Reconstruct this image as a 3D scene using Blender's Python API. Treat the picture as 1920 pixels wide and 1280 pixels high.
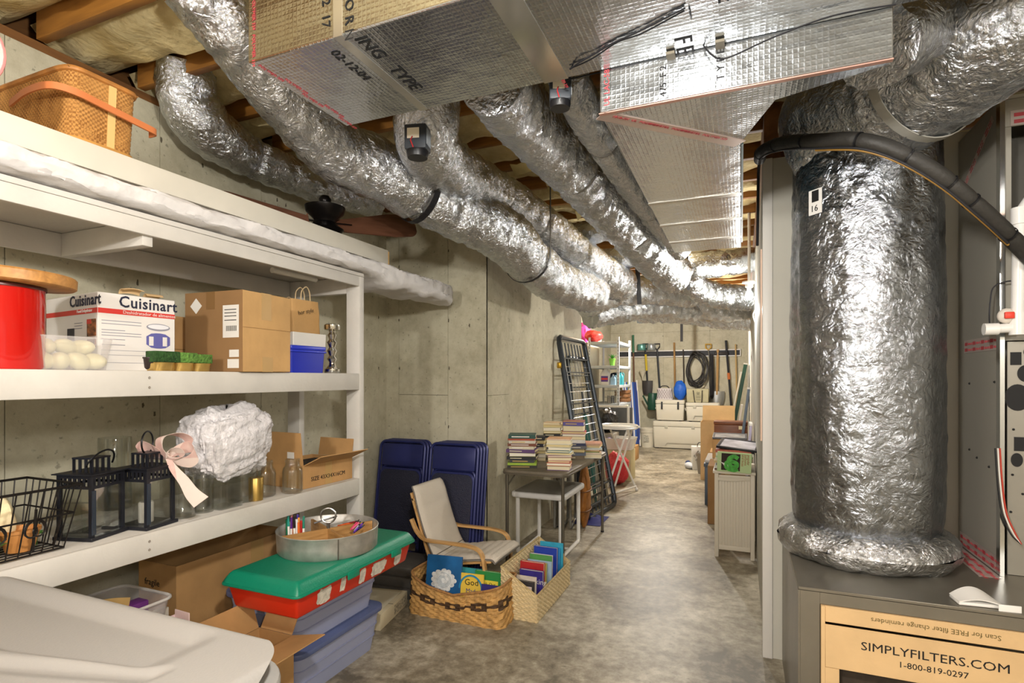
import bpy, bmesh, math, random
from mathutils import Vector, Matrix, noise
for o in list(bpy.data.objects): bpy.data.objects.remove(o)
sc = bpy.context.scene
COL = sc.collection
# ---------------------------------------------------------------- camera, light, exposure
F = 1030.0; A = math.atan(430/F); S, C = math.sin(A), math.cos(A); H = 1.4; V0 = 709.0
cam = bpy.data.objects.new('camera', bpy.data.cameras.new('camera')); COL.objects.link(cam)
cam.data.sensor_width = 36; cam.data.lens = 36*F/1920; cam.data.shift_y = (V0-640)/1920
cam.data.clip_start = .02; cam.location = (0, 0, H); cam.rotation_euler = (math.pi/2, 0, A)
sc.camera = cam
sc.view_settings.view_transform = 'Standard'; sc.view_settings.look = 'None'
sc.view_settings.exposure = 1.4; sc.view_settings.gamma = 1; sc.view_settings.use_curve_mapping = False
w = bpy.data.worlds.new('world'); sc.world = w; w.use_nodes = True
w.node_tree.nodes['Background'].inputs[0].default_value = (.5, .48, .45, 1)
w.node_tree.nodes['Background'].inputs[1].default_value = .15
BULBS = [  # position, watts, radius
    ((-.2, .45, 2.25), 42, .06), ((.06, 5.0, 2.11), 15, .03), ((-1.2, 8.8, 2.62), 85, .06),
    ((1.75, -1.3, 2.45), 44, .10), ((-1.0, -1.6, 2.45), 62, .10), ((-.62, 4.9, 2.70), 1.5, .06)]  # unseen fill lamps, added behind the camera and up among the joists
def at(u, v, X=None, Y=None, Z=None, D=None):
    p = (u-960)/F; q = (V0-v)/F
    d = Vector((p*C-S, p*S+C, q))
    t = X/d.x if X is not None else Y/d.y if Y is not None else (Z-H)/d.z if Z is not None else D
    return Vector((0, 0, H)) + d*t
def lin(h):
    h = h.lstrip('#'); r = [int(h[i:i+2], 16)/255 for i in (0, 2, 4)]
    return tuple((c/12.92 if c <= .04045 else ((c+.055)/1.055)**2.4) for c in r) + (1,)
# ---------------------------------------------------------------- materials
MATS = {}
def mat(hexc, rough=.55, metal=0, ns=0, na=.25, bs=0, ba=.2, trans=0, ior=1.45, alpha=1, emit=0, coat=0, key=None, spec=.5, sheen=0, second=None):
    k = key or (hexc, rough, metal, ns, na, bs, ba, trans, alpha, emit, coat, second)
    if k in MATS: return MATS[k]
    m = bpy.data.materials.new('m_%d' % len(MATS)); m.use_nodes = True
    nt = m.node_tree; b = nt.nodes['Principled BSDF']; L = nt.links
    b.inputs['Base Color'].default_value = lin(hexc); b.inputs['Roughness'].default_value = rough
    b.inputs['Metallic'].default_value = metal; b.inputs['Transmission Weight'].default_value = trans
    b.inputs['IOR'].default_value = ior; b.inputs['Alpha'].default_value = alpha; b.inputs['Coat Weight'].default_value = coat
    b.inputs['Specular IOR Level'].default_value = spec
    if emit:
        b.inputs['Emission Color'].default_value = lin(hexc); b.inputs['Emission Strength'].default_value = emit
    tc = nt.nodes.new('ShaderNodeTexCoord')
    if ns:
        n = nt.nodes.new('ShaderNodeTexNoise'); n.inputs['Scale'].default_value = ns; n.inputs['Detail'].default_value = 6
        L.new(tc.outputs['Object'], n.inputs['Vector'])
        r = nt.nodes.new('ShaderNodeValToRGB'); c = lin(hexc)
        d = lin(second) if second else tuple(x*(1-na) for x in c[:3])+(1,)
        r.color_ramp.elements[0].position = .32; r.color_ramp.elements[1].position = .66
        r.color_ramp.elements[0].color = d; r.color_ramp.elements[1].color = c if second else tuple(min(1, x*(1+na*.4)) for x in c[:3])+(1,)
        L.new(n.outputs['Fac'], r.inputs['Fac']); L.new(r.outputs['Color'], b.inputs['Base Color'])
    if bs:
        n2 = nt.nodes.new('ShaderNodeTexNoise'); n2.inputs['Scale'].default_value = bs; n2.inputs['Detail'].default_value = 5
        L.new(tc.outputs['Object'], n2.inputs['Vector'])
        bu = nt.nodes.new('ShaderNodeBump'); bu.inputs['Strength'].default_value = ba; bu.inputs['Distance'].default_value = .02
        L.new(n2.outputs['Fac'], bu.inputs['Height']); L.new(bu.outputs['Normal'], b.inputs['Normal'])
    MATS[k] = m
    return m
def node(nt, t, **kw):
    n = nt.nodes.new(t)
    for k, v in kw.items():
        if k in n.inputs: n.inputs[k].default_value = v
        else: setattr(n, k, v)
    return n
def m_concrete(key, light, mid, dark, sc1=1.3, rough=.85, pits=.4, spec=.4, bump=.35, rng=(.33, .68)):
    if key in MATS: return MATS[key]
    m = bpy.data.materials.new(key); m.use_nodes = True; nt = m.node_tree; b = nt.nodes['Principled BSDF']; L = nt.links
    tc = node(nt, 'ShaderNodeNewGeometry')
    n1 = node(nt, 'ShaderNodeTexNoise', Scale=sc1, Detail=9.0, Roughness=.62, Distortion=.6)
    n2 = node(nt, 'ShaderNodeTexNoise', Scale=sc1*9, Detail=7.0, Roughness=.7)
    n3 = node(nt, 'ShaderNodeTexNoise', Scale=42.0, Detail=3.0)
    for n in (n1, n2, n3): L.new(tc.outputs['Position'], n.inputs['Vector'])
    r = node(nt, 'ShaderNodeValToRGB'); e = r.color_ramp.elements
    e[0].position = rng[0]; e[0].color = lin(dark); e[1].position = rng[1]; e[1].color = lin(light)
    x = e.new(.5); x.color = lin(mid)
    mx = node(nt, 'ShaderNodeMix', data_type='FLOAT'); mx.inputs[0].default_value = .4
    L.new(n1.outputs['Fac'], mx.inputs[2]); L.new(n2.outputs['Fac'], mx.inputs[3]); L.new(mx.outputs[0], r.inputs['Fac'])
    p = node(nt, 'ShaderNodeValToRGB'); pe = p.color_ramp.elements
    pe[0].position = .27; pe[0].color = (1-pits, 1-pits, 1-pits, 1); pe[1].position = .36; pe[1].color = (1, 1, 1, 1)
    L.new(n3.outputs['Fac'], p.inputs['Fac'])
    mu = node(nt, 'ShaderNodeMix', data_type='RGBA', blend_type='MULTIPLY'); mu.inputs[0].default_value = 1
    L.new(r.outputs['Color'], mu.inputs[6]); L.new(p.outputs['Color'], mu.inputs[7]); L.new(mu.outputs[2], b.inputs['Base Color'])
    b.inputs['Roughness'].default_value = rough; b.inputs['Specular IOR Level'].default_value = spec
    bu = node(nt, 'ShaderNodeBump', Strength=bump, Distance=.01); L.new(n2.outputs['Fac'], bu.inputs['Height']); L.new(bu.outputs['Normal'], b.inputs['Normal'])
    MATS[key] = m
    return m
def m_foil(key='foil', col='d8d2c6', rough=.24, wr=38, st=.55, grid=0):
    if key in MATS: return MATS[key]
    m = bpy.data.materials.new(key); m.use_nodes = True; nt = m.node_tree; b = nt.nodes['Principled BSDF']; L = nt.links
    b.inputs['Base Color'].default_value = lin(col); b.inputs['Metallic'].default_value = 1; b.inputs['Roughness'].default_value = rough
    tc = node(nt, 'ShaderNodeTexCoord')
    if grid:   # scrim-reinforced foil facing of duct board
        wx = node(nt, 'ShaderNodeTexWave', wave_type='BANDS', bands_direction='X', Scale=grid)
        wy = node(nt, 'ShaderNodeTexWave', wave_type='BANDS', bands_direction='Y', Scale=grid)
        wz = node(nt, 'ShaderNodeTexWave', wave_type='BANDS', bands_direction='Z', Scale=grid)
        nn = node(nt, 'ShaderNodeTexNoise', Scale=9.0, Detail=4.0)
        for n in (wx, wy, wz, nn): L.new(tc.outputs['Object'], n.inputs['Vector'])
        mm = node(nt, 'ShaderNodeMath', operation='MAXIMUM'); L.new(wx.outputs['Fac'], mm.inputs[0]); L.new(wy.outputs['Fac'], mm.inputs[1])
        m2 = node(nt, 'ShaderNodeMath', operation='MAXIMUM'); L.new(mm.outputs[0], m2.inputs[0]); L.new(wz.outputs['Fac'], m2.inputs[1])
        pw = node(nt, 'ShaderNodeMath', operation='POWER'); L.new(m2.outputs[0], pw.inputs[0]); pw.inputs[1].default_value = 5
        b1 = node(nt, 'ShaderNodeBump', Strength=.09, Distance=.004); L.new(pw.outputs[0], b1.inputs['Height'])
        b2 = node(nt, 'ShaderNodeBump', Strength=.11, Distance=.05); L.new(nn.outputs['Fac'], b2.inputs['Height'])
        L.new(b1.outputs['Normal'], b2.inputs['Normal']); L.new(b2.outputs['Normal'], b.inputs['Normal'])
    else:
        v = node(nt, 'ShaderNodeTexVoronoi', Scale=wr, feature='DISTANCE_TO_EDGE')
        n = node(nt, 'ShaderNodeTexNoise', Scale=wr*.55, Detail=7.0, Roughness=.6, Distortion=1.5)
        n2 = node(nt, 'ShaderNodeTexNoise', Scale=9.0, Detail=3.0)
        mp = node(nt, 'ShaderNodeVectorMath', operation='MULTIPLY_ADD'); mp.inputs[1].default_value = (.12, .12, .12)
        L.new(n2.outputs['Color'], mp.inputs[0]); L.new(tc.outputs['Object'], mp.inputs[2])
        L.new(tc.outputs['Object'], n2.inputs['Vector']); L.new(mp.outputs[0], v.inputs['Vector']); L.new(mp.outputs[0], n.inputs['Vector'])
        b1 = node(nt, 'ShaderNodeBump', Strength=st, Distance=.02); L.new(n.outputs['Fac'], b1.inputs['Height'])
        b2 = node(nt, 'ShaderNodeBump', Strength=st*.6, Distance=.012); L.new(v.outputs['Distance'], b2.inputs['Height'])
        L.new(b1.outputs['Normal'], b2.inputs['Normal']); L.new(b2.outputs['Normal'], b.inputs['Normal'])
    MATS[key] = m
    return m
def m_weave(key, c1, c2, sx=60, sz=60, rough=.6, bump=.6):
    """basket weave: checker of over and under strands"""
    if key in MATS: return MATS[key]
    m = bpy.data.materials.new(key); m.use_nodes = True; nt = m.node_tree; b = nt.nodes['Principled BSDF']; L = nt.links
    tc = node(nt, 'ShaderNodeTexCoord')
    ch = node(nt, 'ShaderNodeTexChecker', Scale=sx); L.new(tc.outputs['Object'], ch.inputs['Vector'])
    wz = node(nt, 'ShaderNodeTexWave', wave_type='BANDS', bands_direction='Z', Scale=sz/6.28*1.0, Distortion=1.0); L.new(tc.outputs['Object'], wz.inputs['Vector'])
    n = node(nt, 'ShaderNodeTexNoise', Scale=25.0, Detail=5.0); L.new(tc.outputs['Object'], n.inputs['Vector'])
    r = node(nt, 'ShaderNodeValToRGB'); r.color_ramp.elements[0].color = lin(c2); r.color_ramp.elements[1].color = lin(c1)
    r.color_ramp.elements[0].position = .15; r.color_ramp.elements[1].position = .75
    a = node(nt, 'ShaderNodeMath', operation='MULTIPLY_ADD'); a.inputs[1].default_value = .45
    L.new(ch.outputs['Fac'], a.inputs[0])
    a2 = node(nt, 'ShaderNodeMath', operation='MULTIPLY'); a2.inputs[1].default_value = .8; L.new(n.outputs['Fac'], a2.inputs[0]); L.new(a2.outputs[0], a.inputs[2])
    L.new(a.outputs[0], r.inputs['Fac']); L.new(r.outputs['Color'], b.inputs['Base Color'])
    b.inputs['Roughness'].default_value = rough
    b1 = node(nt, 'ShaderNodeBump', Strength=bump, Distance=.006); L.new(wz.outputs['Fac'], b1.inputs['Height'])
    L.new(b1.outputs['Normal'], b.inputs['Normal'])
    MATS[key] = m
    return m
def m_wood(key, c1, c2, scale=14, rough=.5, axis='X'):
    if key in MATS: return MATS[key]
    m = bpy.data.materials.new(key); m.use_nodes = True; nt = m.node_tree; b = nt.nodes['Principled BSDF']; L = nt.links
    tc = node(nt, 'ShaderNodeTexCoord'); mp = node(nt, 'ShaderNodeMapping')
    mp.inputs['Scale'].default_value = {'X': (.12, 1, 1), 'Y': (1, .12, 1), 'Z': (1, 1, .12)}[axis]
    L.new(tc.outputs['Object'], mp.inputs['Vector'])
    n = node(nt, 'ShaderNodeTexNoise', Scale=scale*2.2, Detail=6.0, Distortion=.8); L.new(mp.outputs['Vector'], n.inputs['Vector'])
    r = node(nt, 'ShaderNodeValToRGB'); r.color_ramp.elements[0].color = lin(c2); r.color_ramp.elements[1].color = lin(c1)
    r.color_ramp.elements[0].position = .3; r.color_ramp.elements[1].position = .65
    L.new(n.outputs['Fac'], r.inputs['Fac']); L.new(r.outputs['Color'], b.inputs['Base Color']); b.inputs['Roughness'].default_value = rough
    MATS[key] = m
    return m
def m_print(key, stops, vertical=True):
    pass
FOIL = m_foil('foil', 'd2d6dc', .18, 46, .6); FOILD = m_foil('foil_dull', 'b9b6b0', .3, 34, .6); BOARD = m_foil('duct_board_facing', 'c6cace', .21, grid=22)
CONC = m_concrete('concrete_wall', 'd2cdb8', 'bfb9a2', 'a39c84')
CONCD = m_concrete('concrete_wall_joint', '6e6858', '5d5748', '4a4438')
FLOOR = m_concrete('concrete_floor', 'cdc6b4', '968d7a', '665e4e', 2.0, .45, .3, .5, .15, (.40, .64))
WHITE = mat('cfcbc4', .5, ns=6, na=.08, bs=60, ba=.05); WHITE2 = mat('dcd9d3', .4); GLOSSW = mat('e4e2de', .25)
DRYW = mat('c4c1b6', .75, ns=2, na=.06)
CARD = mat('b98f5c', .8, ns=7, na=.14, bs=35, ba=.08); CARDD = mat('8f6a3f', .85, ns=7, na=.15); CARDL = mat('d2b182', .8, ns=6, na=.1, bs=20, ba=.12)
TAPE = mat('b5925c', .35); PAPER = mat('efe7d2', .8); KRAFT = mat('c49a63', .75, ns=5, na=.12, bs=12, ba=.3)
BLACK = mat('17171a', .4); BLACKM = mat('1c1c20', .35, .6); DKMETAL = mat('41464c', .38, .7); STEEL = mat('a9abab', .28, 1); GALV = mat('c2c0ba', .46, .75, ns=18, na=.25)
INK = mat('151515', .7); REDINK = mat('b3262a', .7); CHAIRB = mat('2b3166', .33, .2); CHAIRS = mat('23253a', .55, bs=140, ba=.5)
def glass():
    if 'glass' in MATS: return MATS['glass']
    m = bpy.data.materials.new('glass'); m.use_nodes = True; nt = m.node_tree; L = nt.links; out = nt.nodes['Material Output']
    tr_ = node(nt, 'ShaderNodeBsdfTransparent'); tr_.inputs[0].default_value = (.96, .97, .96, 1)
    gl = node(nt, 'ShaderNodeBsdfGlossy', Roughness=.03); lw = node(nt, 'ShaderNodeLayerWeight', Blend=.3); mx = node(nt, 'ShaderNodeMixShader')
    pw = node(nt, 'ShaderNodeMath', operation='POWER'); pw.inputs[1].default_value = 1.6; L.new(lw.outputs['Facing'], pw.inputs[0]); ma = node(nt, 'ShaderNodeMath', operation='MULTIPLY_ADD'); ma.inputs[1].default_value = .85; ma.inputs[2].default_value = .05; L.new(pw.outputs[0], ma.inputs[0]); L.new(ma.outputs[0], mx.inputs[0]); L.new(tr_.outputs[0], mx.inputs[1]); L.new(gl.outputs[0], mx.inputs[2]); L.new(mx.outputs[0], out.inputs['Surface'])
    MATS['glass'] = m; return m
def film(key, col, op):
    """thin translucent plastic"""
    if key in MATS: return MATS[key]
    m = bpy.data.materials.new(key); m.use_nodes = True; nt = m.node_tree; L = nt.links; out = nt.nodes['Material Output']; b = nt.nodes['Principled BSDF']
    b.inputs['Base Color'].default_value = lin(col); b.inputs['Roughness'].default_value = .2
    tr_ = node(nt, 'ShaderNodeBsdfTransparent'); mx = node(nt, 'ShaderNodeMixShader'); mx.inputs[0].default_value = op
    L.new(tr_.outputs[0], mx.inputs[1]); L.new(b.outputs[0], mx.inputs[2]); L.new(mx.outputs[0], out.inputs['Surface'])
    MATS[key] = m; return m
def clear(): return mat('f4f2ee', .12, trans=.85, ior=1.2, key='clear_plastic')
# ---------------------------------------------------------------- mesh builder
class MB:
    def __init__(s): s.v = []; s.f = []; s.m = Matrix.Identity(4)
    def add(s, vs, fs):
        n = len(s.v); s.v += [s.m @ Vector(p) for p in vs]; s.f += [tuple(i+n for i in f) for f in fs]; return s
    def box(s, x0, y0, z0, x1, y1, z1, taper=0, ty=None):
        t = taper; ty = t if ty is None else ty
        return s.add([(x0+t, y0+ty, z0), (x1-t, y0+ty, z0), (x1-t, y1-ty, z0), (x0+t, y1-ty, z0), (x0, y0, z1), (x1, y0, z1), (x1, y1, z1), (x0, y1, z1)],
                     [(3, 2, 1, 0), (4, 5, 6, 7), (0, 1, 5, 4), (1, 2, 6, 5), (2, 3, 7, 6), (3, 0, 4, 7)])
    def bar(s, a, b, w, h=None, up=(0, 0, 1)):
        a = Vector(a); b = Vector(b); h = h or w; d = (b-a).normalized(); u = Vector(up)
        if abs(d.dot(u)) > .98: u = Vector((1, 0, 0))
        r = d.cross(u).normalized(); u = r.cross(d)
        P = []
        for p in (a, b):
            for i, j in ((-1, -1), (1, -1), (1, 1), (-1, 1)): P.append(p+r*(i*w/2)+u*(j*h/2))
        return s.add(P, [(3, 2, 1, 0), (4, 5, 6, 7), (0, 1, 5, 4), (1, 2, 6, 5), (2, 3, 7, 6), (3, 0, 4, 7)])
    def tube(s, pts, r, n=8, closed=False, caps=True, rs=None):
        pts = [Vector(p) for p in pts]; N = len(pts); rings = []
        t0 = (pts[1]-pts[0]).normalized(); u = Vector((0, 0, 1)) if abs(t0.z) < .9 else Vector((1, 0, 0)); u = (u-t0*u.dot(t0)).normalized()
        vs = []
        for i, p in enumerate(pts):
            if closed: t = (pts[(i+1) % N]-pts[i-1]).normalized()
            else: t = (pts[min(i+1, N-1)]-pts[max(i-1, 0)]).normalized()
            u = u-t*u.dot(t); u = u.normalized() if u.length > 1e-6 else t.orthogonal().normalized(); q = t.cross(u)
            rr = rs[i] if rs else r
            for k in range(n):
                a = 2*math.pi*k/n; vs.append(p+u*(rr*math.cos(a))+q*(rr*math.sin(a)))
        fs = []
        for i in range(N if closed else N-1):
            j = (i+1) % N
            for k in range(n): fs.append((i*n+k, i*n+(k+1) % n, j*n+(k+1) % n, j*n+k))
        if caps and not closed: fs += [tuple(reversed(range(n))), tuple((N-1)*n+k for k in range(n))]
        return s.add(vs, fs)
    def cyl(s, a, b, r, r2=None, n=16, caps=True): return s.tube([a, b], r, n, caps=caps, rs=[r, r if r2 is None else r2])
    def lathe(s, prof, n=24, c=(0, 0, 0), caps=False):
        vs = []; c = Vector(c)
        for r, z in prof:
            for k in range(n): a = 2*math.pi*k/n; vs.append(c+Vector((r*math.cos(a), r*math.sin(a), z)))
        fs = [(i*n+k, i*n+(k+1) % n, (i+1)*n+(k+1) % n, (i+1)*n+k) for i in range(len(prof)-1) for k in range(n)]
        if caps: fs += [tuple(reversed(range(n))), tuple((len(prof)-1)*n+k for k in range(n))]
        return s.add(vs, fs)
    def prism(s, poly, z0, z1):
        n = len(poly)
        return s.add([(x, y, z0) for x, y in poly]+[(x, y, z1) for x, y in poly],
                     [tuple(reversed(range(n))), tuple(range(n, 2*n))]+[(i, (i+1) % n, (i+1) % n+n, i+n) for i in range(n)])
    def grid(s, fn, nu, nv, closeu=False):
        vs = [fn(i/(nu if closeu else nu-1), j/(nv-1)) for j in range(nv) for i in range(nu)]
        fs = [(j*nu+i, j*nu+(i+1) % nu, (j+1)*nu+(i+1) % nu, (j+1)*nu+i) for j in range(nv-1) for i in range(nu if closeu else nu-1)]
        return s.add(vs, fs)
    def ball(s, c, r, n=14, m=9):
        c = Vector(c); r = (r, r, r) if isinstance(r, (int, float)) else r
        def fn(u, v):
            a = 2*math.pi*u; b = math.pi*(v*.996+.002)
            return c+Vector((r[0]*math.sin(b)*math.cos(a), r[1]*math.sin(b)*math.sin(a), -r[2]*math.cos(b)))
        return s.grid(fn, n, m, True)
    def rbox(s, x0, y0, z0, x1, y1, z1, r, taper=0, n=4, cap=True):
        """rounded-corner (plan) box, tapering to the base"""
        def ring(x0, y0, x1, y1, r):
            P = []
            for cx, cy, a0 in ((x1-r, y0+r, -90), (x1-r, y1-r, 0), (x0+r, y1-r, 90), (x0+r, y0+r, 180)):
                for k in range(n+1):
                    a = math.radians(a0+90*k/n); P.append((cx+r*math.cos(a), cy+r*math.sin(a)))
            return P
        lo = ring(x0+taper, y0+taper, x1-taper, y1-taper, r); hi = ring(x0, y0, x1, y1, r); k = len(lo)
        return s.add([(x, y, z0) for x, y in lo]+[(x, y, z1) for x, y in hi],
                     ([tuple(reversed(range(k))), tuple(range(k, 2*k))] if cap else [tuple(reversed(range(k)))])+[(i, (i+1) % k, (i+1) % k+k, i+k) for i in range(k)])
    def build(s, name, m, parent=None, bevel=0, smooth=None, loc=None, seg=2, solid=0, rot=None):
        me = bpy.data.meshes.new(name); me.from_pydata([tuple(v) for v in s.v], [], s.f)
        bm = bmesh.new(); bm.from_mesh(me)
        if solid:
            bmesh.ops.solidify(bm, geom=bm.faces[:], thickness=solid)
        if bevel:
            es = [e for e in bm.edges if len(e.link_faces) == 2 and e.calc_face_angle(0) > .5]
            bmesh.ops.bevel(bm, geom=es, offset=bevel, segments=seg, profile=.5, affect='EDGES', clamp_overlap=True)
        bmesh.ops.recalc_face_normals(bm, faces=bm.faces[:])
        bm.to_mesh(me); bm.free()
        if smooth is None: smooth = bool(bevel)
        if smooth:
            me.polygons.foreach_set('use_smooth', [True]*len(me.polygons))
            me.set_sharp_from_angle(angle=math.radians(42))
        me.materials.append(m)
        o = bpy.data.objects.new(name, me); COL.objects.link(o)
        if parent: o.parent = parent
        if loc is not None: o.location = loc
        if rot is not None: o.rotation_euler = rot
        return o
def tag(o, label, cat, group=None, kind=None):
    if label: o['label'] = label
    if cat: o['category'] = cat
    if group: o['group'] = group
    if kind: o['kind'] = kind
    return o
def thing(name, label, cat, loc=(0, 0, 0), rz=0, group=None, rot=None):
    o = bpy.data.objects.new(name, None); COL.objects.link(o); o.empty_display_size = .1
    o.location = loc; o.rotation_euler = rot or (0, 0, rz)
    return tag(o, label, cat, group)
def front(name, label, cat, P0, P1, z=None, group=None):
    """an Empty at P0 whose local x runs along the front edge P0->P1 and local y goes back; returns (empty, width)"""
    d = P1-P0; d.z = 0
    l = Vector((P0.x, P0.y, P0.z if z is None else z))
    return thing(name, label, cat, l, math.atan2(d.y, d.x), group), d.length
def struct(name, mb, m, **k):
    o = mb.build(name, m, **k); o['kind'] = 'structure'; return o
TEXTS = []
def text(s, size, m, parent, org, xd=(1, 0, 0), yd=(0, 0, 1), align='LEFT', name='lettering', ext=.0004, sx=1.0, bold=0):
    cu = bpy.data.curves.new(name, 'FONT'); cu.body = s; cu.size = size; cu.align_x = align; cu.extrude = ext; cu.resolution_u = 2; cu.space_character = 1.0+bold*.12; cu.offset = bold*size*.022
    cu.materials.append(m)
    o = bpy.data.objects.new(name, cu); COL.objects.link(o); o.parent = parent
    x = Vector(xd).normalized(); y = Vector(yd).normalized(); z = x.cross(y)
    M_ = Matrix((x, y, z)).transposed().to_4x4(); M_.translation = Vector(org)
    o.matrix_local = M_ @ Matrix.Diagonal((sx, 1, 1, 1))
    TEXTS.append(o); return o
def bake_texts():
    bpy.context.view_layer.update(); dg = bpy.context.evaluated_depsgraph_get()
    for o in list(TEXTS):
        me = bpy.data.meshes.new_from_object(o.evaluated_get(dg)); n = bpy.data.objects.new(o.name, me)
        COL.objects.link(n); n.parent = o.parent; n.matrix_local = o.matrix_local.copy(); nm = o.name
        bpy.data.objects.remove(o); n.name = nm
def catmull(pts, k=8):
    P = [Vector(p) for p in pts]; P = [P[0]*2-P[1]]+P+[P[-1]*2-P[-2]]; out = []
    for i in range(1, len(P)-2):
        a, b, c, d = P[i-1:i+3]
        for j in range(k):
            t = j/k; out.append(.5*((2*b)+(c-a)*t+(2*a-5*b+4*c-d)*t*t+(3*b-a-3*c+d)*t**3))
    out.append(P[-2]); return out
def interp(vals, k):
    out = []
    for i in range(len(vals)-1):
        for j in range(k): out.append(vals[i]+(vals[i+1]-vals[i])*j/k)
    return out+[vals[-1]]
def flex(mb, pts, radii, k=12, n=40, amp=.02, seed=0, pinch=(), fr=1.0):
    """flexible insulated duct: a swept tube with crumpled foil skin, pinched in at the ties"""
    C_ = catmull(pts, k); R = interp(radii, k); N = len(C_)
    L_ = [0]
    for i in range(1, N): L_.append(L_[-1]+(C_[i]-C_[i-1]).length)
    # resample evenly
    step = .014; M_ = max(8, int(L_[-1]/step)); P = []; RR = []; j = 0
    for i in range(M_+1):
        s = L_[-1]*i/M_
        while j < N-2 and L_[j+1] < s: j += 1
        t = (s-L_[j])/max(1e-6, L_[j+1]-L_[j]); P.append(C_[j].lerp(C_[j+1], t)); RR.append(R[j]+(R[j+1]-R[j])*t)
    t0 = (P[1]-P[0]).normalized(); u = Vector((0, 0, 1)) if abs(t0.z) < .9 else Vector((1, 0, 0)); vs = []
    tot = L_[-1]
    for i, p in enumerate(P):
        t = (P[min(i+1, M_)]-P[max(i-1, 0)]).normalized(); u = (u-t*u.dot(t)).normalized(); q = t.cross(u); s = tot*i/M_
        pd = 1.0; near = 0
        for c in pinch:
            d = abs(s-c*tot); near = max(near, math.exp(-(d/.10)**2)); pd -= .16*math.exp(-(d/.022)**2)
        for k_ in range(n):
            a = 2*math.pi*k_/n; ca, sa = math.cos(a), math.sin(a)
            x = Vector((ca*RR[i]*9*fr+seed*7.1, sa*RR[i]*9*fr, s*7*fr))
            r1 = 1-abs(noise.noise(x*1.0+Vector((s*5, 0, 0)))*2)           # ridged creases, slanting
            r2 = noise.noise(Vector((ca*7+seed, sa*7, s*26)))              # rings
            r3 = noise.noise(Vector((ca*16+seed*3, sa*16, s*6)))           # lengthwise gathers
            d = amp*(.55*(r1-.6)+.45*r2*(1-near)+near*.8*r3+.25*noise.noise(x*3.1))
            vs.append(p+(u*ca+q*sa)*(RR[i]*pd+d))
    fs = [(i*n+k_, i*n+(k_+1) % n, (i+1)*n+(k_+1) % n, (i+1)*n+k_) for i in range(M_) for k_ in range(n)]
    fs += [tuple(reversed(range(n))), tuple(M_*n+k_ for k_ in range(n))]
    mb.add(vs, fs); return P, RR
def plan(W, Dp, ex, n):
    """n points evenly spaced along a superellipse outline"""
    P = []
    for i in range(1440):
        an = 2*math.pi*i/1440; c, s = math.cos(an), math.sin(an); P.append(Vector((math.copysign(abs(c)**ex, c)*W/2, math.copysign(abs(s)**ex, s)*Dp/2, 0)))
    L_ = [0]
    for i in range(1440): L_.append(L_[-1]+(P[(i+1) % 1440]-P[i]).length)
    out = []; j = 0
    for k in range(n):
        t = L_[-1]*k/n
        while L_[j+1] < t: j += 1
        out.append(P[j].lerp(P[(j+1) % 1440], (t-L_[j])/max(1e-9, L_[j+1]-L_[j])))
    return out
def ringpath(c, t, r, n=28, a0=0, a1=360):
    t = Vector(t).normalized(); u = t.orthogonal().normalized(); q = t.cross(u)
    return [Vector(c)+u*(r*math.cos(math.radians(a0+(a1-a0)*i/n)))+q*(r*math.sin(math.radians(a0+(a1-a0)*i/n))) for i in range(n+(0 if a1-a0 == 360 else 1))]
def strap_around(mb, c, t, r, w=.03, th=.004, n=32):
    """a flat band around a duct at c with axis t"""
    t = Vector(t).normalized(); u = t.orthogonal().normalized(); q = t.cross(u); vs = []
    for i in range(n):
        a = 2*math.pi*i/n; d = u*math.cos(a)+q*math.sin(a)
        for rr, ww in ((r, -w/2), (r, w/2), (r+th, w/2), (r+th, -w/2)): vs.append(Vector(c)+d*rr+t*ww)
    fs = [(i*4+k, i*4+(k+1) % 4, ((i+1) % n)*4+(k+1) % 4, ((i+1) % n)*4+k) for i in range(n) for k in range(4)]
    return mb.add(vs, fs)
ORD = ['bottom', 'second from the bottom', 'third from the bottom', 'fourth from the bottom', 'fifth from the bottom', 'sixth from the bottom', 'seventh from the bottom', 'eighth from the bottom', 'ninth from the bottom', 'tenth from the bottom', 'eleventh from the bottom', 'twelfth from the bottom']
# ================================================================ the room
XL, YJ, XC, YE, YB, XR, YP = -2.65, 3.71, -1.75, 6.33, 12.0, .11, 3.06
ZW, ZT = 2.74, 3.02
struct('floor', MB().box(XL-.25, -2.6, -.1, 2.6, YB+.25, 0), FLOOR)
def wall(name, a, b, z1, seams, nrm, hs=(1.32,), th=.12, m=CONC, hcols=()):
    """poured wall from a to b (plan points): dark core with form panels proud of the joints"""
    a = Vector((a[0], a[1], 0)); b = Vector((b[0], b[1], 0)); d = (b-a).normalized(); n = Vector((nrm[0], nrm[1], 0)); Ln = (b-a).length
    w_ = MB(); w_.m = Matrix((d, n, Vector((0, 0, 1)))).transposed().to_4x4(); w_.m.translation = a
    w_.box(.012, -th, 0, Ln-.012, -.006, z1); o = struct(name, w_, CONCD)
    xs = [0]+sorted(s for s in seams if .05 < s < Ln-.05)+[Ln]
    for i in range(len(xs)-1):
        zs = [0]+(list(hs) if (i in hcols or hcols == ()) else [])+[z1]
        for j in range(len(zs)-1):
            p = MB(); p.m = w_.m.copy(); g = .0016
            p.box(xs[i]+(g if i else 0), -.0058, zs[j]+(g if j else 0), xs[i+1]-(g if i < len(xs)-2 else 0), 0, zs[j+1]-g)
            p.build('concrete_panel', m, o)
    return o
yl = [at(300, 300, X=XL).y, at(300, 300, X=XL).y-.62, at(710, 600, X=XL).y, at(300, 300, X=XL).y+.62, -.6, .0, .6-.28]
wall('wall_left', (XL, YJ), (XL, -2.6), ZW, [YJ-y for y in yl], (1, 0), hs=(2.28,))
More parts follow.
